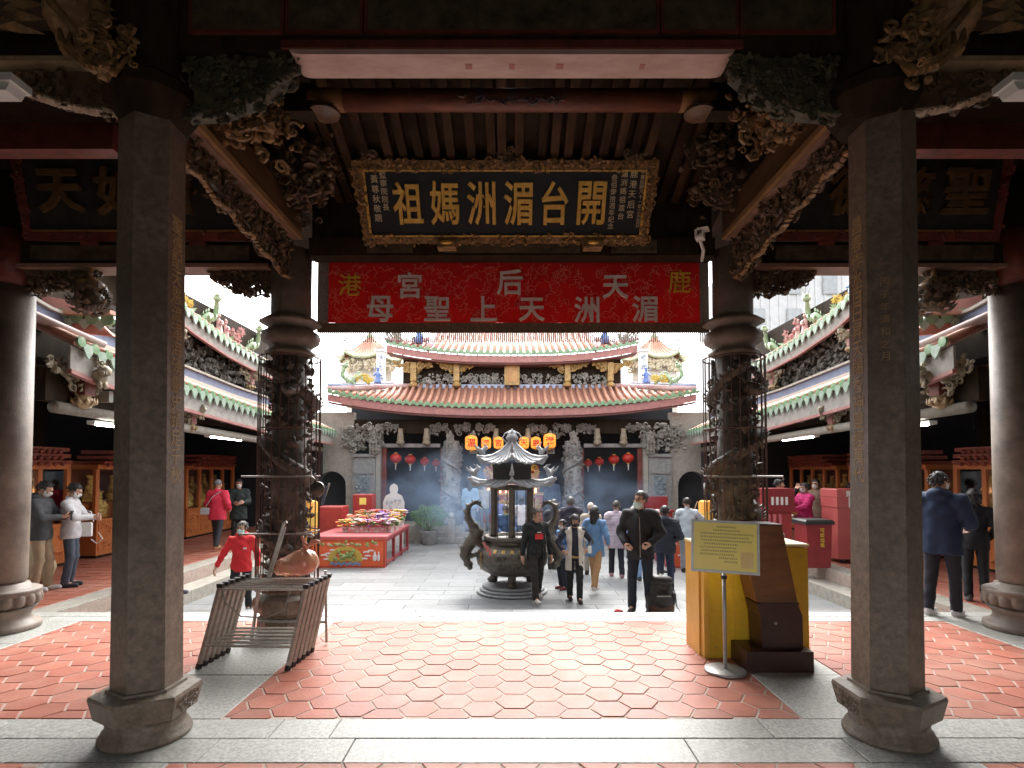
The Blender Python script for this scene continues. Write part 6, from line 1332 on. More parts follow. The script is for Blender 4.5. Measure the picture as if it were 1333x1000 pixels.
# one relaxed hand, fingers down -Z, thumb to -Y, palm towards -X (a right-side hand at +x)
hv = Vol((-.06, -.075, -.21), (.05, .065, .03), .0045); hv.cap((0, 0, .02), (0, 0, -.03), .026, .030, .01)
hv.ell((0, .0, -.065), (.017, .042, .048), .012)
for y, l, b in ((-.031, .072, .2), (-.010, .082, .28), (.011, .076, .36), (.031, .058, .46)):
    p0 = (0, y, -.095); p1 = (-.012 - b * .02, y * 1.05, -.095 - l * .5); p2 = (-.03 - b * .06, y * 1.05, -.095 - l * .92); hv.cap(p0, p1, .0098, .0088, .006).cap(p1, p2, .0088, .007, .003)
hv.cap((-.004, -.03, -.035), (-.014, -.055, -.07), .015, .012, .012).cap((-.014, -.055, -.07), (-.026, -.058, -.108), .0115, .009, .004)
HV, HF = hv.mesh()
hv = Vol((-.08, -.075, -.17), (.05, .065, .03), .0045); hv.cap((0, 0, .02), (0, 0, -.03), .026, .030, .01)
hv.ell((0, .0, -.065), (.018, .042, .046), .012)
for y, l, b in ((-.031, .07, .2), (-.010, .078, .28), (.011, .072, .36), (.031, .056, .46)):
    p0 = (0, y, -.098); p1 = (-.028, y, -.118); p2 = (-.058, y * .95, -.098); hv.cap(p0, p1, .0105, .0095, .005).cap(p1, p2, .0095, .008, .003)
hv.cap((-.004, -.03, -.035), (-.022, -.056, -.066), .015, .012, .012).cap((-.022, -.056, -.066), (-.05, -.045, -.085), .0115, .009, .004)
GV, GF = hv.mesh()
def basis(dirv, ref):
    z = -np.array(dirv, float); z /= np.linalg.norm(z); y = -np.array(ref, float); y = y - z * (y @ z); y /= np.linalg.norm(y) + 1e-9; x = np.cross(y, z); return np.stack([x, y, z], 1)
def person(label, pos, face, H=1.7, hands=(None, None), feet=(None, None), elbow=((.4, .6, -.3), (.4, .6, -.3)), lean=0, yaw=0, pitch=0, top=(.02, .02, .022), style='jacket', inner=None, legs=(.02, .02, .025), shoes=(.03, .03, .03), hair='short', hairm=None, mask=None, group=None, extra=None, grip=False, w=1.0, res=.016, hips=.93, hemz=.80, cuffs=None, skirt=None, sleeve=True, pad=.0, glasses=False, hood=False, knees=None, bowed=0, sole=None, cap=None):
    """facing -Y at face 0; side 0 is -x, side 1 is +x; measures for a 1.72 m body"""
    S = H / 1.72; o_loc = Vector(pos)
    def nm(tag_, c): return mat(f'{tag_}_{int(c[0]*255):02x}{int(c[1]*255):02x}{int(c[2]*255):02x}', c, tuple(v * .78 for v in c), 9, .8, .15, 45)
    ca, sa = math.cos(R(lean)), math.sin(R(lean))
    def T(p):                                      # lean the trunk forward about the hips
        x, y, z = p; z -= hips; return np.array((x, y * ca - z * sa, y * sa + z * ca + hips))
    pel = np.array((0, .0, hips)); che = T((0, .0, hips + .32)); nek = T((0, .015, hips + .515)); hd = T((0, -.012, hips + .67)); hd = hd + np.array((0, -.04 * math.sin(R(pitch)) * 2, -.01 * abs(pitch) / 20))
    sh = [T((-.178 * w, .01, hips + .465)), T((.178 * w, .01, hips + .465))]
    hp = [np.array((-.088, 0, hips - .03)), np.array((.088, 0, hips - .03))]
    wr, el, an, kn = [], [], [], []
    for i, s_ in ((0, -1), (1, 1)):
        h = hands[i] if hands[i] is not None else (s_ * .255 * w, -.03, hips - .07)
        e, c = ik(sh[i], h, .285, .255, (elbow[i][0] * s_, elbow[i][1], elbow[i][2])); el.append(e); wr.append(c)
        f = feet[i] if feet[i] is not None else (s_ * .10, .03, .085)
        k, c = ik(hp[i], f, .415, .406, (s_ * .08, -1, 0) if knees is None else (s_ * knees, -1, 0)); kn.append(k); an.append(c)
    hr = Euler((R(-pitch) * -1, 0, R(yaw))).to_matrix() if False else (Matrix.Rotation(R(yaw), 3, 'Z') @ Matrix.Rotation(R(pitch) + R(lean) * .6, 3, 'X'))
    HM = np.array(hr); hp_ = lambda p: hd + HM @ np.array(p)
    allp = np.array([pel, hd, hp_((0, 0, .14)), hp_((0, -.16, 0)), hp_((0, .15, 0))] + sh + wr + el + an + kn + [a + np.array((0, -.2, -.09)) for a in an]); lo = allp.min(0) - .17; hi = allp.max(0) + .15; lo[2] = min(lo[2], -.02)
    def V_(h=res, l=lo, u=hi): return Vol(l, u, h)
    # ---- body: one continuous surface
    v = V_(min(res, .013))
    v.ell(pel + (0, 0, .02), (.15 * w, .105, .13), .05).ell((pel + che) / 2, (.13 * w, .095, .17), .05).ell(che, (.155 * w, .11, .18), .05).cap(sh[0], sh[1], .05, .05, .05)
    v.cap(nek - (0, 0, .03), hp_((0, .01, -.05)), .055, .050, .02)
    for i in (0, 1):
        v.cap(sh[i], el[i], .047, .038, .03).cap(el[i], wr[i], .037, .026, .015).cap(hp[i], kn[i], .075, .052, .03).cap(kn[i], an[i], .05, .036, .02).cap(an[i], an[i] + (0, -.12, -.05), .03, .03, .02)
    v.ell(hp_((0, .012, .028)), (.074, .093, .093), .02, hr).ell(hp_((0, -.022, -.048)), (.055, .066, .066), .02, hr).ell(hp_((0, -.095, -.018)), (.014, .022, .022), .008, hr).ell(hp_((0, -.08, .025)), (.045, .018, .012), .01, hr).ell(hp_((0, -.072, -.068)), (.026, .022, .012), .008, hr)
    for s_ in (-1, 1): v.ell(hp_((s_ * .074, .012, -.01)), (.012, .022, .032), .005, hr).ell(hp_((s_ * .042, -.068, -.022)), (.024, .02, .02), .012, hr)
    V, F = v.mesh(); mb = MB(); mb.np(V, F)
    for i, s_ in ((0, -1), (1, 1)):
        d = wr[i] - el[i]; d = d / np.linalg.norm(d); B = basis(d, (0, -1, .25) if abs(d[1]) < .8 else (0, 0, 1)); HH, FF = (GV, GF) if grip else (HV, HF)
        P = HH.copy()
        if s_ < 0: P[:, 0] *= -1
        P = P @ B.T + wr[i]; mb.add([tuple(p) for p in P.tolist()], [tuple(f) for f in (FF if s_ > 0 else FF[:, ::-1]).tolist()])
    mb.cur = 1
    for s_ in (-1, 1):
        mb.blob(hp_((s_ * .032, -.083, .004)), (.013, .008, .007), 1, hr); mb.blob(hp_((s_ * .034, -.089, .028)), (.019, .007, .004), 1, hr)
    mb.cur = 2; mb.blob(hp_((0, -.086, -.052)), (.021, .009, .007), 1, hr)
    P_ = mb.build('person', [SKIN, EYE, LIP], None, True, True); P_.location = o_loc; P_.rotation_euler = (0, 0, R(face)); P_.scale = (S, S, S); WORLD[P_.name] = Vector((0, 0, 0)); tag(P_, label, 'person', group)
    def part(name, vol, m, fn=None):
        if fn: vol.apply(fn)
        V, F = vol.mesh(); return MB().np(V, F).build(name, m, P_, True, True)
    wob = lambda a, f: (lambda D, X, Y, Z: D + a * np.sin(X * f + Z * f * .55 + 1) * np.sin(Z * f * .6 + Y * f) + a * .45 * np.sin(Z * f * 1.3 + X * 31 + Y * 17))
    # ---- legs
    legm = nm('trousers', legs)
    v = V_(); v.ell(pel, (.168 * w, .122, .125), .05)
    if skirt is not None:
        v.cap(pel - (0, 0, .05), (an[0] + an[1]) / 2 + (0, 0, skirt), .16, .19, .05)
    for i in (0, 1): v.cap(hp[i], kn[i], .092 * w, .069, .03).cap(kn[i], an[i] + (0, 0, .0), .067, .062, .02)
    part('trousers' if skirt is None else 'skirt', v, legm, lambda D, X, Y, Z: np.maximum(wob(.0045, 32)(D, X, Y, Z), Z - hips - .1))
    # ---- shoes
    shm = nm('shoe', shoes)
    for i in (0, 1):
        a = an[i]; v = Vol(a - (.10, .24, .12), a + (.10, .12, .1), .011); dz = .045 - min(.0, 0)
        v.cap(a + (0, .02, -.045), a + (0, -.155, -.055), .045, .04, .02).cap(a + (0, .015, 0), a + (0, .015, -.05), .047, .047, .02); az = a[2] - .088
        part('shoe', v, shm, lambda D, X, Y, Z: np.maximum(D, az - Z))
        if sole: MB().blob(a + np.array((0, -.065, -.083)), (.05, .135, .018), 2).build('sole', nm('sole', sole), P_, True, True)
    # ---- upper garment
    t_ = .014 + pad; topm = nm('coat', top); v = V_()
    v.ell(pel + (0, 0, .02), (.160 * w + t_, .115 + t_, .15 + t_), .06).ell((pel + che) / 2, (.145 * w + t_, .105 + t_, .18), .06).ell(che, (.168 * w + t_, .118 + t_, .19), .06).cap(sh[0] - (0, 0, .018), sh[1] - (0, 0, .018), .05 + t_, .05 + t_, .05).cap(nek - (0, 0, .03), sh[0] - (0, 0, .012), .062, .05 + t_ * .6, .05).cap(nek - (0, 0, .03), sh[1] - (0, 0, .012), .062, .05 + t_ * .6, .05)
    for e in (-.06 * w, .06 * w): v.cap(pel + (e, 0, 0), pel + (e, 0, hemz - hips - .06), .112 + t_, (.112 if hemz > .72 else .13) + t_, .03)
    v.cap(nek - (0, 0, .04), nek + (0, .005, .03), .075, .066, .02)
    if sleeve:
        for i in (0, 1): v.cap(sh[i] - (0, 0, .02), el[i], .056 + t_, .050 + t_ * .8, .04).cap(el[i], wr[i] + (el[i] - wr[i]) * .08, .049 + t_ * .8, .038 + t_ * .5, .02)
    if hood: v.ell(nek + T((0, .09, 0)) - T((0, 0, 0)) + (0, 0, .015), (.115, .075, .075), .03).cap(nek + (-.07, .03, .03), nek + (.07, .03, .03), .05, .05, .03)
    def cut(D, X, Y, Z):
        D = wob(.0058, 30)(D, X, Y, Z)
        if style == 'puffer': D = D - .010 * np.abs(np.sin(Z * 48)) + .004
        D = np.maximum(D, hemz * hips / .93 - Z) if True else D
        if inner is not None:
            gap = .055 + .10 * np.clip((hips + .45 - Z), 0, .5) * .35; D = np.maximum(D, -np.maximum(np.abs(X + .01) - gap, np.maximum(Y + .02, hips - 2 - Z)))
        D = np.maximum(D, -(np.sqrt((X - nek[0]) ** 2 + (Y - nek[1] + .01) ** 2) - .058 + np.clip(nek[2] + .0 - Z, 0, 1) * 3))
        return D
    # the hem must not cut hands that hang below it: sleeves are added after the cut
    v2 = V_()
    part({'vest': 'vest', 'puffer': 'puffer_coat', 'hoodie': 'hoodie', 'shirt': 'shirt'}.get(style, 'jacket'), v, topm, cut)
    if inner is not None:
        v = V_(); v.ell(pel + (0, 0, .02), (.158 * w, .112, .15), .06).ell((pel + che) / 2, (.14 * w, .103, .18), .06).ell(che, (.163 * w, .117, .19), .06).cap(sh[0], sh[1], .055, .055, .05).cap(nek - (0, 0, .05), nek, .066, .062, .02)
        if not sleeve:
            for i in (0, 1): v.cap(sh[i], el[i], .062, .052, .04).cap(el[i], wr[i] + (el[i] - wr[i]) * .1, .05, .042, .02)
        part('shirt', v, nm('shirt', inner), lambda D, X, Y, Z: np.maximum(wob(.004, 30)(D, X, Y, Z), np.where(np.abs(X) < .2, hips - .09 - Z, -1)))
    # ---- hair
    hm = hairm or HAIRK; hl, hu = hd - .24, hd + .2
    if hair == 'long': hl = hl - (0, 0, .22)
    v = Vol(hl, hu, .011); up = HM[:, 2]; fw = -HM[:, 1]
    v.ell(hp_((0, .02, .040)), (.084, .100, .095), .02, hr)
    if hair == 'long': v.cap(hp_((0, .06, .0)), hp_((0, .07, -.2)), .088, .075, .03).cap(hp_((-.07, .0, .0)), hp_((-.075, .02, -.15)), .025, .022, .02).cap(hp_((.07, .0, .0)), hp_((.075, .02, -.15)), .025, .022, .02)
    if hair == 'bob': v.cap(hp_((0, .04, .02)), hp_((0, .05, -.06)), .088, .08, .03).cap(hp_((-.07, .0, .02)), hp_((-.073, .005, -.06)), .022, .02, .02).cap(hp_((.07, .0, .02)), hp_((.073, .005, -.06)), .022, .02, .02).ell(hp_((0, -.065, .055)), (.06, .03, .03), .02, hr)
    if hair == 'bun': v.ell(hp_((0, .115, .03)), (.04, .045, .04), .02, hr)
    def hc(D, X, Y, Z):
        q = np.stack([X - hd[0], Y - hd[1], Z - hd[2]]); a = np.tensordot(fw, q, 1); b = np.tensordot(up, q, 1)
        face_ = np.maximum(a - .042 - .35 * np.clip(b - .055, 0, 1), -(b - .052) * 1.0) if hair not in ('beanie',) else -(b - .03)
        front = np.minimum(a - .035, .062 - b)           # region in front and below the fringe line
        D = np.maximum(D, np.minimum(a - .030, .060 - b))
        if hair in ('short', 'bun', 'beanie', 'thin'): D = np.maximum(D, np.minimum(-.015 - b, .03 + a + 1)) if hair != 'beanie' else np.maximum(D, -.0 - b)
        if hair == 'thin': D = D + .006 * np.clip(b, 0, .1) * 10
        return D + .003 * np.sin(X * 130) * np.sin(Z * 110 + Y * 60)
    v.apply(hc); V, F = v.mesh(); mb = MB().np(V, F)
    if hair != 'beanie':                             # loose locks that break the outline
        for q in V[::max(1, len(V) // 110)]:
            d = Vector((q - hd).tolist()).normalized(); b_ = float((q - hd) @ up); a_ = float((q - hd) @ fw)
            if a_ > .02 and b_ < .07: continue
            mb.leaf(Vector(q.tolist()) - d * .006, Vector((d.x * .35 + random.gauss(0, .35), d.y * .35 + random.gauss(0, .35), -.8 + d.z * .7)), d, random.uniform(.035, .06), .011)
    mb.build('hair' if hair != 'beanie' else 'beanie', hm, P_, True, True)
    # ---- mask
    if mask is not None:
        v = Vol(hd - .17, hd + .15, .010); v.ell(hp_((0, -.024, -.045)), (.064, .076, .075), .01, hr).ell(hp_((0, -.10, -.030)), (.02, .018, .03), .02, hr)
        def mc(D, X, Y, Z):
            q = np.stack([X - hd[0], Y - hd[1], Z - hd[2]]); a = np.tensordot(fw, q, 1); b = np.tensordot(up, q, 1); return np.maximum(np.maximum(D, b + .008), np.maximum(-.108 - b, .018 - a))
        mk = part('face_mask', v, nm('mask', mask), mc)
        for s_ in (-1, 1): MB().tube([hp_((s_ * .06, -.035, -.02)), hp_((s_ * .078, .0, .005)), hp_((s_ * .078, .025, .01))], .0025, 4).build('ear_loop', nm('mask', mask), mk, False, True)
    if glasses:
        mb = MB()
        for s_ in (-1, 1): mb.tube([hp_((s_ * (.036 + .024 * math.cos(a)), -.104, .004 + .018 * math.sin(a))) for a in np.linspace(0, 6.283, 13)], .0022, 4, False); mb.tube([hp_((s_ * .058, -.1, .008)), hp_((s_ * .078, .0, .012))], .0022, 4)
        mb.build('glasses', M_BLACK, P_, False, True)
    return P_, dict(hd=hp_, wr=wr, el=el, che=che, pel=pel, nek=nek, T=T, S=S, nm=nm, an=an)
def add(P, name, mb, m, smooth=False): return mb.build(name, m, P, smooth, True)
def carried(name, label, cat, P, mb, m, smooth=False, group=None):      # a thing held or worn: top level, placed by the person's frame
    P_, k = P; f = P_.rotation_euler[2]; M = Matrix.Translation(P_.location) @ Matrix.Rotation(f, 4, 'Z') @ Matrix.Scale(k['S'], 4)
    o = mesh_of(mb, name, m, smooth); ob = bpy.data.objects.new(name, o); COL.objects.link(ob); ob.location = P_.location; ob.rotation_euler = P_.rotation_euler; ob.scale = P_.scale; WORLD[ob.name] = Vector((0, 0, 0)); return tag(ob, label, cat, group)
WHITE = (.75, .75, .74); MINT = (.45, .68, .66); BLK = (.013, .013, .015); NAVY = (.014, .020, .048)
def at(px, py, z): s = (py - 612) / (1.75 - z); return ((px - 667) / s, 740 / s, z)
# man in black jacket with a red chest print, walking towards us
p = person('man in black jacket over a red-printed black shirt walking beside the burner', (.44, 10.25, CZ), 22, 1.66, feet=((-.13, -.26, .085), (.12, .22, .10)), hands=((-.27, .05, .84), (.27, -.06, .82)), top=(.012, .012, .014), inner=(.01, .01, .011), legs=(.020, .016, .015), shoes=(.55, .53, .5), hair='thin', hairm=mat('brown_grey_hair', (.05, .04, .032), (.1, .085, .07), 30, .5), yaw=22, pitch=14, res=.014, hemz=.78)
add(p[0], 'chest_print', MB().bb(-.085, .075, -.1335, -.125, 1.16, 1.26), mat('red_print', (.7, .03, .04))); add(p[0], 'print_text', MB().bb(-.05, .04, -.1345, -.1336, 1.28, 1.295), M_WHITE)
add(p[0], 'zip', MB().tube([(.11, -.145, 1.25), (.14, -.15, 1.0), (.16, -.14, .8)], .005, 4), M_GREY)
# woman in a cream vest
p = person('woman in long cream vest over navy top, looking down at her phone', (1.13, 10.3, CZ), 4, 1.55, feet=((-.09, .10, .10), (.06, -.18, .085)), hands=((-.26, -.17, 1.02), (.24, -.18, 1.05)), elbow=((.7, .5, -.3), (.7, .5, -.3)), top=(.66, .60, .52), style='vest', sleeve=False, inner=(.015, .018, .035), legs=(.012, .012, .012), shoes=(.05, .03, .03), hair='bob', mask=(.02, .02, .022), pitch=22, res=.014, hemz=.62, grip=True, w=.94)
add(p[0], 'waist_band', MB().lathe((0, 0, .86), [(.15, 0), (.16, .01), (.16, .045), (.15, .05)], 20, 0, .98, .76), mat('tan_band', (.42, .27, .10)))
carried('phone', 'white phone in the hand of the woman in the cream vest', 'phone', p, MB().bb(.21, .28, -.285, -.272, .98, 1.12), M_WHITE)
# tall man in black jacket with backpack at his feet
p = person('tall man in black padded jacket, mask pulled to his chin, both hands at his waist', (1.86, 8.28, LZ), -24, 1.74, feet=((-.12, -.02, .085), (.12, .05, .085)), hands=((-.17, -.17, .98), (.17, -.17, 1.0)), elbow=((.8, .7, -.3), (.8, .7, -.3)), top=(.012, .012, .013), style='jacket', legs=(.014, .017, .030), shoes=(.02, .02, .022), hair='short', hairm=mat('salt_black_hair', (.03, .028, .026), (.085, .08, .075), 40, .5), glasses=True, yaw=-22, pitch=-6, res=.013, hemz=.76, w=1.03, pad=.012, grip=True)
v = Vol((-.2, -.2, -.2), (.2, .2, .2), .010); v.ell((0, 0, 0), (.068, .05, .06), .01); V, F = v.mesh(); hp_ = p[1]['hd']; c_ = hp_((0, -.052, -.075)); add(p[0], 'face_mask', MB().add([(x + c_[0], y + c_[1], z + c_[2]) for x, y, z in V.tolist()], [tuple(f) for f in F.tolist()]), mat('mint_mask', (.55, .72, .66)), True)
add(p[0], 'zip', MB().tube([(.02, -.165, 1.36), (.03, -.175, 1.1), (.03, -.17, .80)], .006, 4), M_GREY)
def backpack():
    c = (2.13, 8.22, LZ); t = thing('backpack', 'black and brown backpack standing on the floor beside the tall man', 'backpack', c)
    bk = mat('black_brown_nylon', (.035, .026, .022), (.018, .015, .014), 6, .5, .2, 40); v = Vol((-.27, -.2, -.02), (.27, .2, .62), .011)
    v.ell((0, 0, .16), (.19, .13, .20), .05).ell((0, 0, .36), (.175, .12, .20), .05).ell((0, -.10, .22), (.13, .07, .13), .03).ell((.16, 0, .2), (.06, .08, .1), .03).ell((-.16, 0, .2), (.06, .08, .1), .03)
    v.apply(lambda D, X, Y, Z: np.maximum(np.maximum(D + .004 * np.sin(X * 45 + Z * 30) * np.sin(Z * 50), -Z), np.abs(Y) - .16)); V, F = v.mesh(); MB().add([(x + c[0], y + c[1], z + c[2]) for x, y, z in V.tolist()], [tuple(f) for f in F.tolist()]).build('body', bk, t, True)
    MB().lathe(c, [(.16, .42), (.185, .44), (.17, .50), (.08, .545), (.02, .55)], 20, 0, 1, .72).build('top_flap', bk, t, True); MB().lathe(c, [(.18, .0), (.195, .02), (.195, .13), (.18, .15)], 20, 0, 1, .72).build('base_panel', mat('brown_base', (.11, .05, .025), (.07, .03, .018), 6, .5), t, True)
    MB().tube([(c[0] - .05, c[1], c[2] + .54), (c[0], c[1], c[2] + .60), (c[0] + .05, c[1], c[2] + .54)], .012, 6).build('handle', M_BLACK, t); MB().bb(c[0] - .1, c[0] + .1, c[1] - .178, c[1] - .170, c[2] + .27, c[2] + .285).build('zip', M_GREY, t)
    for d in (-1, 1): MB().tube([(c[0] + d * .13, c[1] - .12, c[2] + .45), (c[0] + d * .17, c[1] - .15, c[2] + .3), (c[0] + d * .2, c[1] - .1, c[2] + .12), (c[0] + d * .26, c[1] - .14, c[2] + .02)], .014, 6, flat=.4).build('strap', M_BLACK, t)
backpack()
v = tag(MB().blob((1.52, 8.2, LZ + .03), (.07, .04, .03), 2, None, .15).build('red_pouch', M_RED, smooth=True, loc=(1.52, 8.2, LZ)), 'small red pouch on the floor by the tall man', 'pouch')
# people grouped in the court
G = 'visitors in the court'
p = person('person in dark navy puffer jacket and jeans, back turned, right of the tall man', (2.92, 10.9, CZ), 165, 1.66, feet=((-.1, -.05, .085), (.1, .1, .085)), hands=((-.2, -.18, 1.05), (.2, -.18, 1.05)), top=(.022, .026, .042), style='puffer', legs=(.022, .032, .068), shoes=(.12, .11, .1), hair='short', pad=.02, hood=True, group=G)
p = person('long-haired woman in denim-blue jacket and tan trousers striding away', (1.62, 11.15, CZ), 150, 1.64, feet=((-.12, .36, .16), (.1, -.22, .085)), hands=((-.25, -.1, .95), (.27, .05, .9)), top=(.13, .26, .46), legs=(.40, .22, .10), shoes=(.7, .62, .58), hair='long', group=G, w=.95, hemz=.70)
p = person('child in blue and dark jacket with a white mask beside the vest woman', (1.0, 11.3, CZ), -60, 1.36, hands=((-.22, -.15, .95), (.22, -.16, .95)), top=(.10, .22, .45), inner=(.05, .03, .05), legs=(.03, .035, .05), shoes=(.20, .04, .05), hair='short', mask=WHITE, group=G)
p = person('person in dark purple puffer jacket, back turned, behind the child', (1.36, 13.2, CZ), 180, 1.72, top=(.040, .036, .055), style='puffer', legs=(.03, .03, .04), hair='short', hairm=HAIRG, pad=.03, hood=True, group=G, res=.02)
p = person('grey-haired person in dark jacket left of the purple puffer', (1.0, 13.6, CZ), 170, 1.64, top=(.05, .05, .06), legs=(.03, .03, .035), hair='short', hairm=HAIRG, group=G, res=.02)
p = person('person in cream hat and pale coat behind the woman in denim', (1.78, 12.9, CZ), 175, 1.60, top=(.50, .42, .34), legs=(.35, .3, .25), hair='beanie', hairm=mat('cream_hat', (.62, .54, .45)), group=G, res=.02)
p = person('woman in pale pink and lilac puffer coat, dark leggings, seen from behind', (2.30, 12.6, CZ), 178, 1.66, top=(.55, .45, .50), style='puffer', legs=(.02, .02, .03), shoes=(.5, .25, .28), hair='short', hairm=mat('brown_grey_hair'), pad=.02, group=G, hemz=.66, feet=((-.1, .15, .09), (.1, -.1, .085)), res=.018)
p = person('grey-haired person in light blue jeans and pale blue jacket', (2.62, 12.2, CZ), 172, 1.58, top=(.28, .36, .52), legs=(.25, .40, .62), shoes=(.06, .06, .07), hair='bob', hairm=mat('light_grey_hair', (.42, .40, .38), (.3, .28, .27), 30, .5), group=G, res=.018)
p = person('dark-haired person in pink and white top behind the walking man', (.42, 12.6, CZ), -120, 1.55, top=(.62, .45, .48), legs=(.1, .1, .12), hair='bob', group=G, res=.02)
p = person('person in blue fleece and mask bending over behind the burner', (-.18, 13.2, CZ), 10, 1.62, lean=24, pitch=25, hands=((-.14, -.42, 1.0), (.14, -.42, 1.0)), top=(.09, .17, .33), legs=(.03, .03, .04), hair='short', hairm=HAIRG, mask=(.55, .68, .40), group=G, res=.018)
# worshippers near the hall
W_ = 'worshippers at the hall steps'
p = person('woman in light blue padded jacket standing on the hall steps left of the burner', (-1.38, 18.9, CZ + .306), 170, 1.66, top=(.30, .48, .66), style='puffer', legs=(.16, .18, .22), hair='long', pad=.03, group=W_, res=.022)
p = person('person in beige jacket on the hall steps behind the burner pillar', (-.92, 19.0, CZ + .306), 178, 1.62, top=(.38, .33, .28), legs=(.08, .08, .08), hair='short', group=W_, res=.022)
p = person('person in dark denim on the hall steps right of the burner', (.24 + .0, 19.0, CZ + .306), 180, 1.66, top=(.12, .16, .24), legs=(.2, .2, .2), hair='short', group=W_, res=.022)
p = person('person in navy coat on the hall platform close to the right dragon column', (1.35, 19.1, CZ + .459), 180, 1.66, top=(.05, .07, .13), legs=(.05, .05, .06), hair='short', group=W_, res=.022)
p = person('person in violet-blue top bowing at the altar seen through the burner', (-.45, 17.4, CZ), 182, 1.55, top=(.16, .16, .42), legs=(.05, .05, .06), hair='short', group=W_, res=.022, hands=((-.1, -.32, 1.25), (.1, -.32, 1.25)))
p = person('person in white top holding incense seen through the burner', (.28, 16.8, CZ), 178, 1.55, top=(.7, .66, .68), legs=(.05, .05, .06), hair='bob', group=W_, res=.022, hands=((-.1, -.32, 1.25), (.1, -.32, 1.25)))
# right of the court
p = person('person in pale grey-blue shirt raising incense sticks behind the right cage', (4.05, 13.2, CZ), 170, 1.70, top=(.50, .55, .60), legs=(.3, .3, .32), hair='short', style='shirt', hands=((-.2, -.3, 1.35), (.1, -.3, 1.3)), grip=True, res=.018)
carried('incense_sticks', 'thin bundle of incense sticks raised by the person in the pale shirt', 'incense', p, MB().tube([(-.16, -.38, 1.25), (-.3, -.45, 1.62)], .012, 6), mat('incense_stick', (.45, .28, .16)))
p = person('person with pale pink hood stooping over the right table', (3.62, 13.1, CZ), -130, 1.5, lean=28, pitch=20, top=(.10, .085, .08), legs=(.05, .05, .05), hair='beanie', hairm=mat('pink_hood', (.70, .50, .48)), hands=((-.2, -.4, .85), (.2, -.4, .85)), res=.018)
p = person('woman in bright pink jacket and jeans with a tan shoulder bag by the red cabinet', (6.55, 12.75, KZ), -80, 1.60, feet=((-.1, -.02, .085), (.1, .06, .085)), hands=((-.16, -.42, 1.08), (.16, -.40, 1.10)), top=(.62, .03, .18), style='puffer', legs=(.03, .06, .16), shoes=(.45, .45, .46), hair='short', mask=WHITE, pad=.015, grip=True, res=.015)
carried('shoulder_bag', 'tan shoulder bag on the hip of the woman in pink', 'bag', p, MB().bev(-.34, -.20, -.16, .12, .72, .95, .03), mat('tan_leather', (.40, .27, .17), (.34, .22, .13), 8, .5))
p = person('man in dark coat raising one hand to point, facing the woman in pink', (6.05, 12.9, KZ), 70, 1.68, hands=((-.20, -.32, 1.5), (.2, -.34, 1.05)), elbow=((.8, .2, -.6), (.5, .5, -.4)), top=(.016, .018, .022), inner=(.5, .52, .55), legs=(.015, .015, .018), hair='short', res=.016)
p = person('masked person in glasses behind the woman in pink', (7.15, 13.4, KZ), -50, 1.68, top=(.22, .14, .10), legs=(.03, .03, .03), hair='short', mask=WHITE, glasses=True, res=.018)
p = person('dark-haired person half hidden behind the faded red cabinet', (8.1, 13.6, KZ), 60, 1.58, top=(.02, .02, .025), legs=(.03, .03, .03), hair='bob', mask=WHITE, res=.02)
# big man in navy hooded jacket on the right
p = person('man in navy hooded jacket and white trainers walking away beside the right pillar', (5.2, 6.92, 0), 125, 1.72, feet=((-.11, -.06, .085), (.12, .10, .085)), hands=((-.20, -.26, 1.05), (.22, -.22, 1.02)), top=(.012, .028, .075), style='jacket', legs=(.016, .017, .028), shoes=(.66, .62, .63), sole=(.7, .66, .66), hair='short', mask=WHITE, pad=.02, hood=True, res=.012, yaw=-25, hemz=.74, w=1.08)
p = person('person in black with a yellow-green sleeve beyond the man in the navy jacket', (6.72, 8.3, KZ), 150, 1.62, top=(.015, .015, .018), inner=(.3, .3, .1), legs=(.02, .02, .025), shoes=(.15, .15, .16), hair='bob', hands=((-.2, -.15, .95), (.2, -.2, .95)), res=.018)
# left visitors
p = person('man in grey hooded sweatshirt and khaki trousers looking at his phone', (-7.42, 9.0, KZ), 105, 1.72, feet=((-.1, .03, .085), (.12, -.06, .085)), hands=((-.08, -.30, 1.16), (.10, -.30, 1.14)), elbow=((.7, .5, -.4), (.7, .5, -.4)), top=(.075, .078, .085), style='hoodie', legs=(.40, .30, .19), shoes=(.66, .62, .6), hair='short', mask=WHITE, pitch=24, hood=True, grip=True, res=.013, w=1.05, hemz=.80)
carried('phone', 'dark phone held by the man in the grey sweatshirt', 'phone', p, MB().bb(-.04, .04, -.42, -.408, 1.10, 1.25), M_BLACK)
p = person('person in white jacket and grey trousers checking a phone beside the sweatshirt man', (-7.22, 9.35, KZ), 110, 1.68, hands=((-.1, -.32, 1.15), (.12, -.32, 1.13)), elbow=((.7, .5, -.4), (.7, .5, -.4)), top=(.68, .66, .68), legs=(.07, .085, .12), shoes=(.05, .05, .06), hair='short', mask=WHITE, pitch=24, grip=True, res=.015)
carried('tote_bag', 'white tote bag with looping handles on the arm of the person in white', 'bag', p, MB().bev(.22, .30, -.22, .02, .80, 1.04, .02).tube([(.26, -.24, 1.05), (.27, -.2, 1.22), (.27, -.1, 1.25), (.26, -.04, 1.05)], .008, 6).tube([(.30, -.3, .86), (.33, -.36, .74), (.32, -.28, .66), (.3, -.2, .74)], .008, 6), M_WHITE)
p = person('person in grey-blue jacket walking, mostly hidden behind the left pillar', (-5.92, 9.75, -.38 + .0), 95, 1.68, feet=((-.1, -.28, .085), (.1, .34, .15)), hands=((-.25, -.2, 1.0), (.25, .15, .9)), top=(.28, .30, .36), legs=(.12, .125, .15), shoes=(.14, .13, .18), hair='short', res=.016)
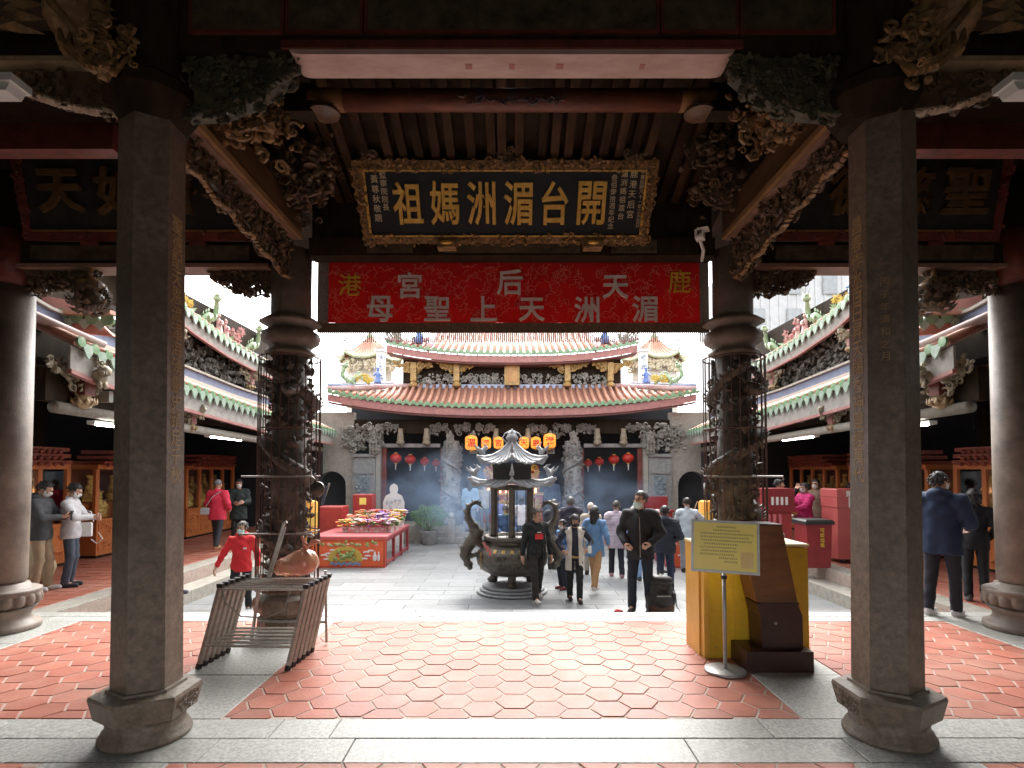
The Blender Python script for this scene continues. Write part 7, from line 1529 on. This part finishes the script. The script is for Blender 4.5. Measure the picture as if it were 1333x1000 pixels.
p = person('woman in bright red jacket and grey beanie walking along the left corridor', (-7.02, 13.6, KZ), 178, 1.66, feet=((-.14, .30, .14), (.1, -.15, .085)), hands=((-.24, -.12, 1.0), (.2, -.24, 1.05)), top=(.66, .03, .07), legs=(.025, .026, .035), shoes=(.42, .22, .10), hair='beanie', hairm=mat('grey_beanie', (.16, .16, .17)), pad=.02, res=.015, hemz=.74)
carried('shoulder_bag', 'small grey-white shoulder bag on the woman in red', 'bag', p, MB().bev(.14, .34, .10, .17, .88, 1.04, .02).tube([(.24, .14, 1.03), (.05, .17, 1.3), (-.13, .1, 1.44)], .008, 6), mat('pale_grey_leather', (.5, .52, .55)))
p = person('masked person in dark green coat facing us beside the woman in red', (-7.0, 14.6, KZ), 25, 1.66, top=(.018, .03, .028), legs=(.02, .02, .02), hair='short', mask=WHITE, hands=((-.1, -.3, 1.1), (.12, -.3, 1.12)), pad=.02, res=.016, hemz=.66)
p = person('girl in red hooded fleece and pale blue mask walking by the left cage', (-4.42, 9.35, CZ), 12, 1.50, feet=((-.1, -.2, .085), (.1, .2, .1)), hands=((-.40, -.1, .92), (.28, .06, .88)), top=(.70, .022, .03), style='hoodie', legs=(.015, .015, .016), shoes=(.1, .1, .1), hair='bun', hairm=mat('brown_grey_hair'), mask=MINT, hood=True, res=.013, w=.98, yaw=-15)
add(p[0], 'chest_logo', MB().box((.09, -.142, 1.24), (.06, .004, .03)), M_WHITE)
# ================================================================ INCENSE SMOKE
def smoke():
    m = bpy.data.materials.new('incense_smoke'); m.use_nodes = True; N = m.node_tree.nodes; L = m.node_tree.links; N.clear()
    o = N.new('ShaderNodeOutputMaterial'); v = N.new('ShaderNodeVolumePrincipled'); v.inputs['Color'].default_value = (.50, .70, 1, 1); v.inputs['Anisotropy'].default_value = .2
    tc = N.new('ShaderNodeTexCoord'); mp = N.new('ShaderNodeMapping'); mp.inputs['Scale'].default_value = (2.2, 1.6, 2.0); n = N.new('ShaderNodeTexNoise'); n.inputs['Scale'].default_value = 1.0; n.inputs['Detail'].default_value = 3; n.inputs['Distortion'].default_value = .8
    r = N.new('ShaderNodeMapRange'); r.inputs[1].default_value = .40; r.inputs[2].default_value = .8; r.inputs[3].default_value = .0; r.inputs[4].default_value = .6
    g = N.new('ShaderNodeTexGradient'); g.gradient_type = 'SPHERICAL'; L.new(tc.outputs['Object'], g.inputs[0]); mu = N.new('ShaderNodeMath'); mu.operation = 'MULTIPLY'
    L.new(tc.outputs['Object'], mp.inputs[0]); L.new(mp.outputs[0], n.inputs['Vector']); L.new(n.outputs['Fac'], r.inputs[0]); L.new(r.outputs[0], mu.inputs[0]); L.new(g.outputs['Fac'], mu.inputs[1]); L.new(mu.outputs[0], v.inputs['Density']); L.new(v.outputs[0], o.inputs['Volume'])
    me = mesh_of(MB().blob((0, 0, 0), .99, 3), 'incense_smoke', m, True)
    for c, s_, lb in (((-2.9, 17.9, 1.15), (2.6, 1.4, 1.3), 'left doorway of the main hall'), ((2.3, 17.4, .8), (2.5, 1.6, 1.35), 'right doorway of the main hall'), ((-.9, 14.6, 1.0), (2.2, 1.7, 1.5), 'steps behind the burner')):
        b = bpy.data.objects.new('incense_smoke', me); COL.objects.link(b); b.location = c; b.scale = s_; tag(b, f'thin bluish incense smoke drifting before the {lb}', 'smoke', kind='stuff')
smoke(); SC.cycles.volume_step_rate = 4; SC.cycles.volume_bounces = 1; SC.cycles.volume_max_steps = 64
print('OBJECTS', len(bpy.data.objects), 'TRIS', sum(len(m.polygons) * m.users for m in bpy.data.meshes))
bpy.data.scenes.remove(_TS)
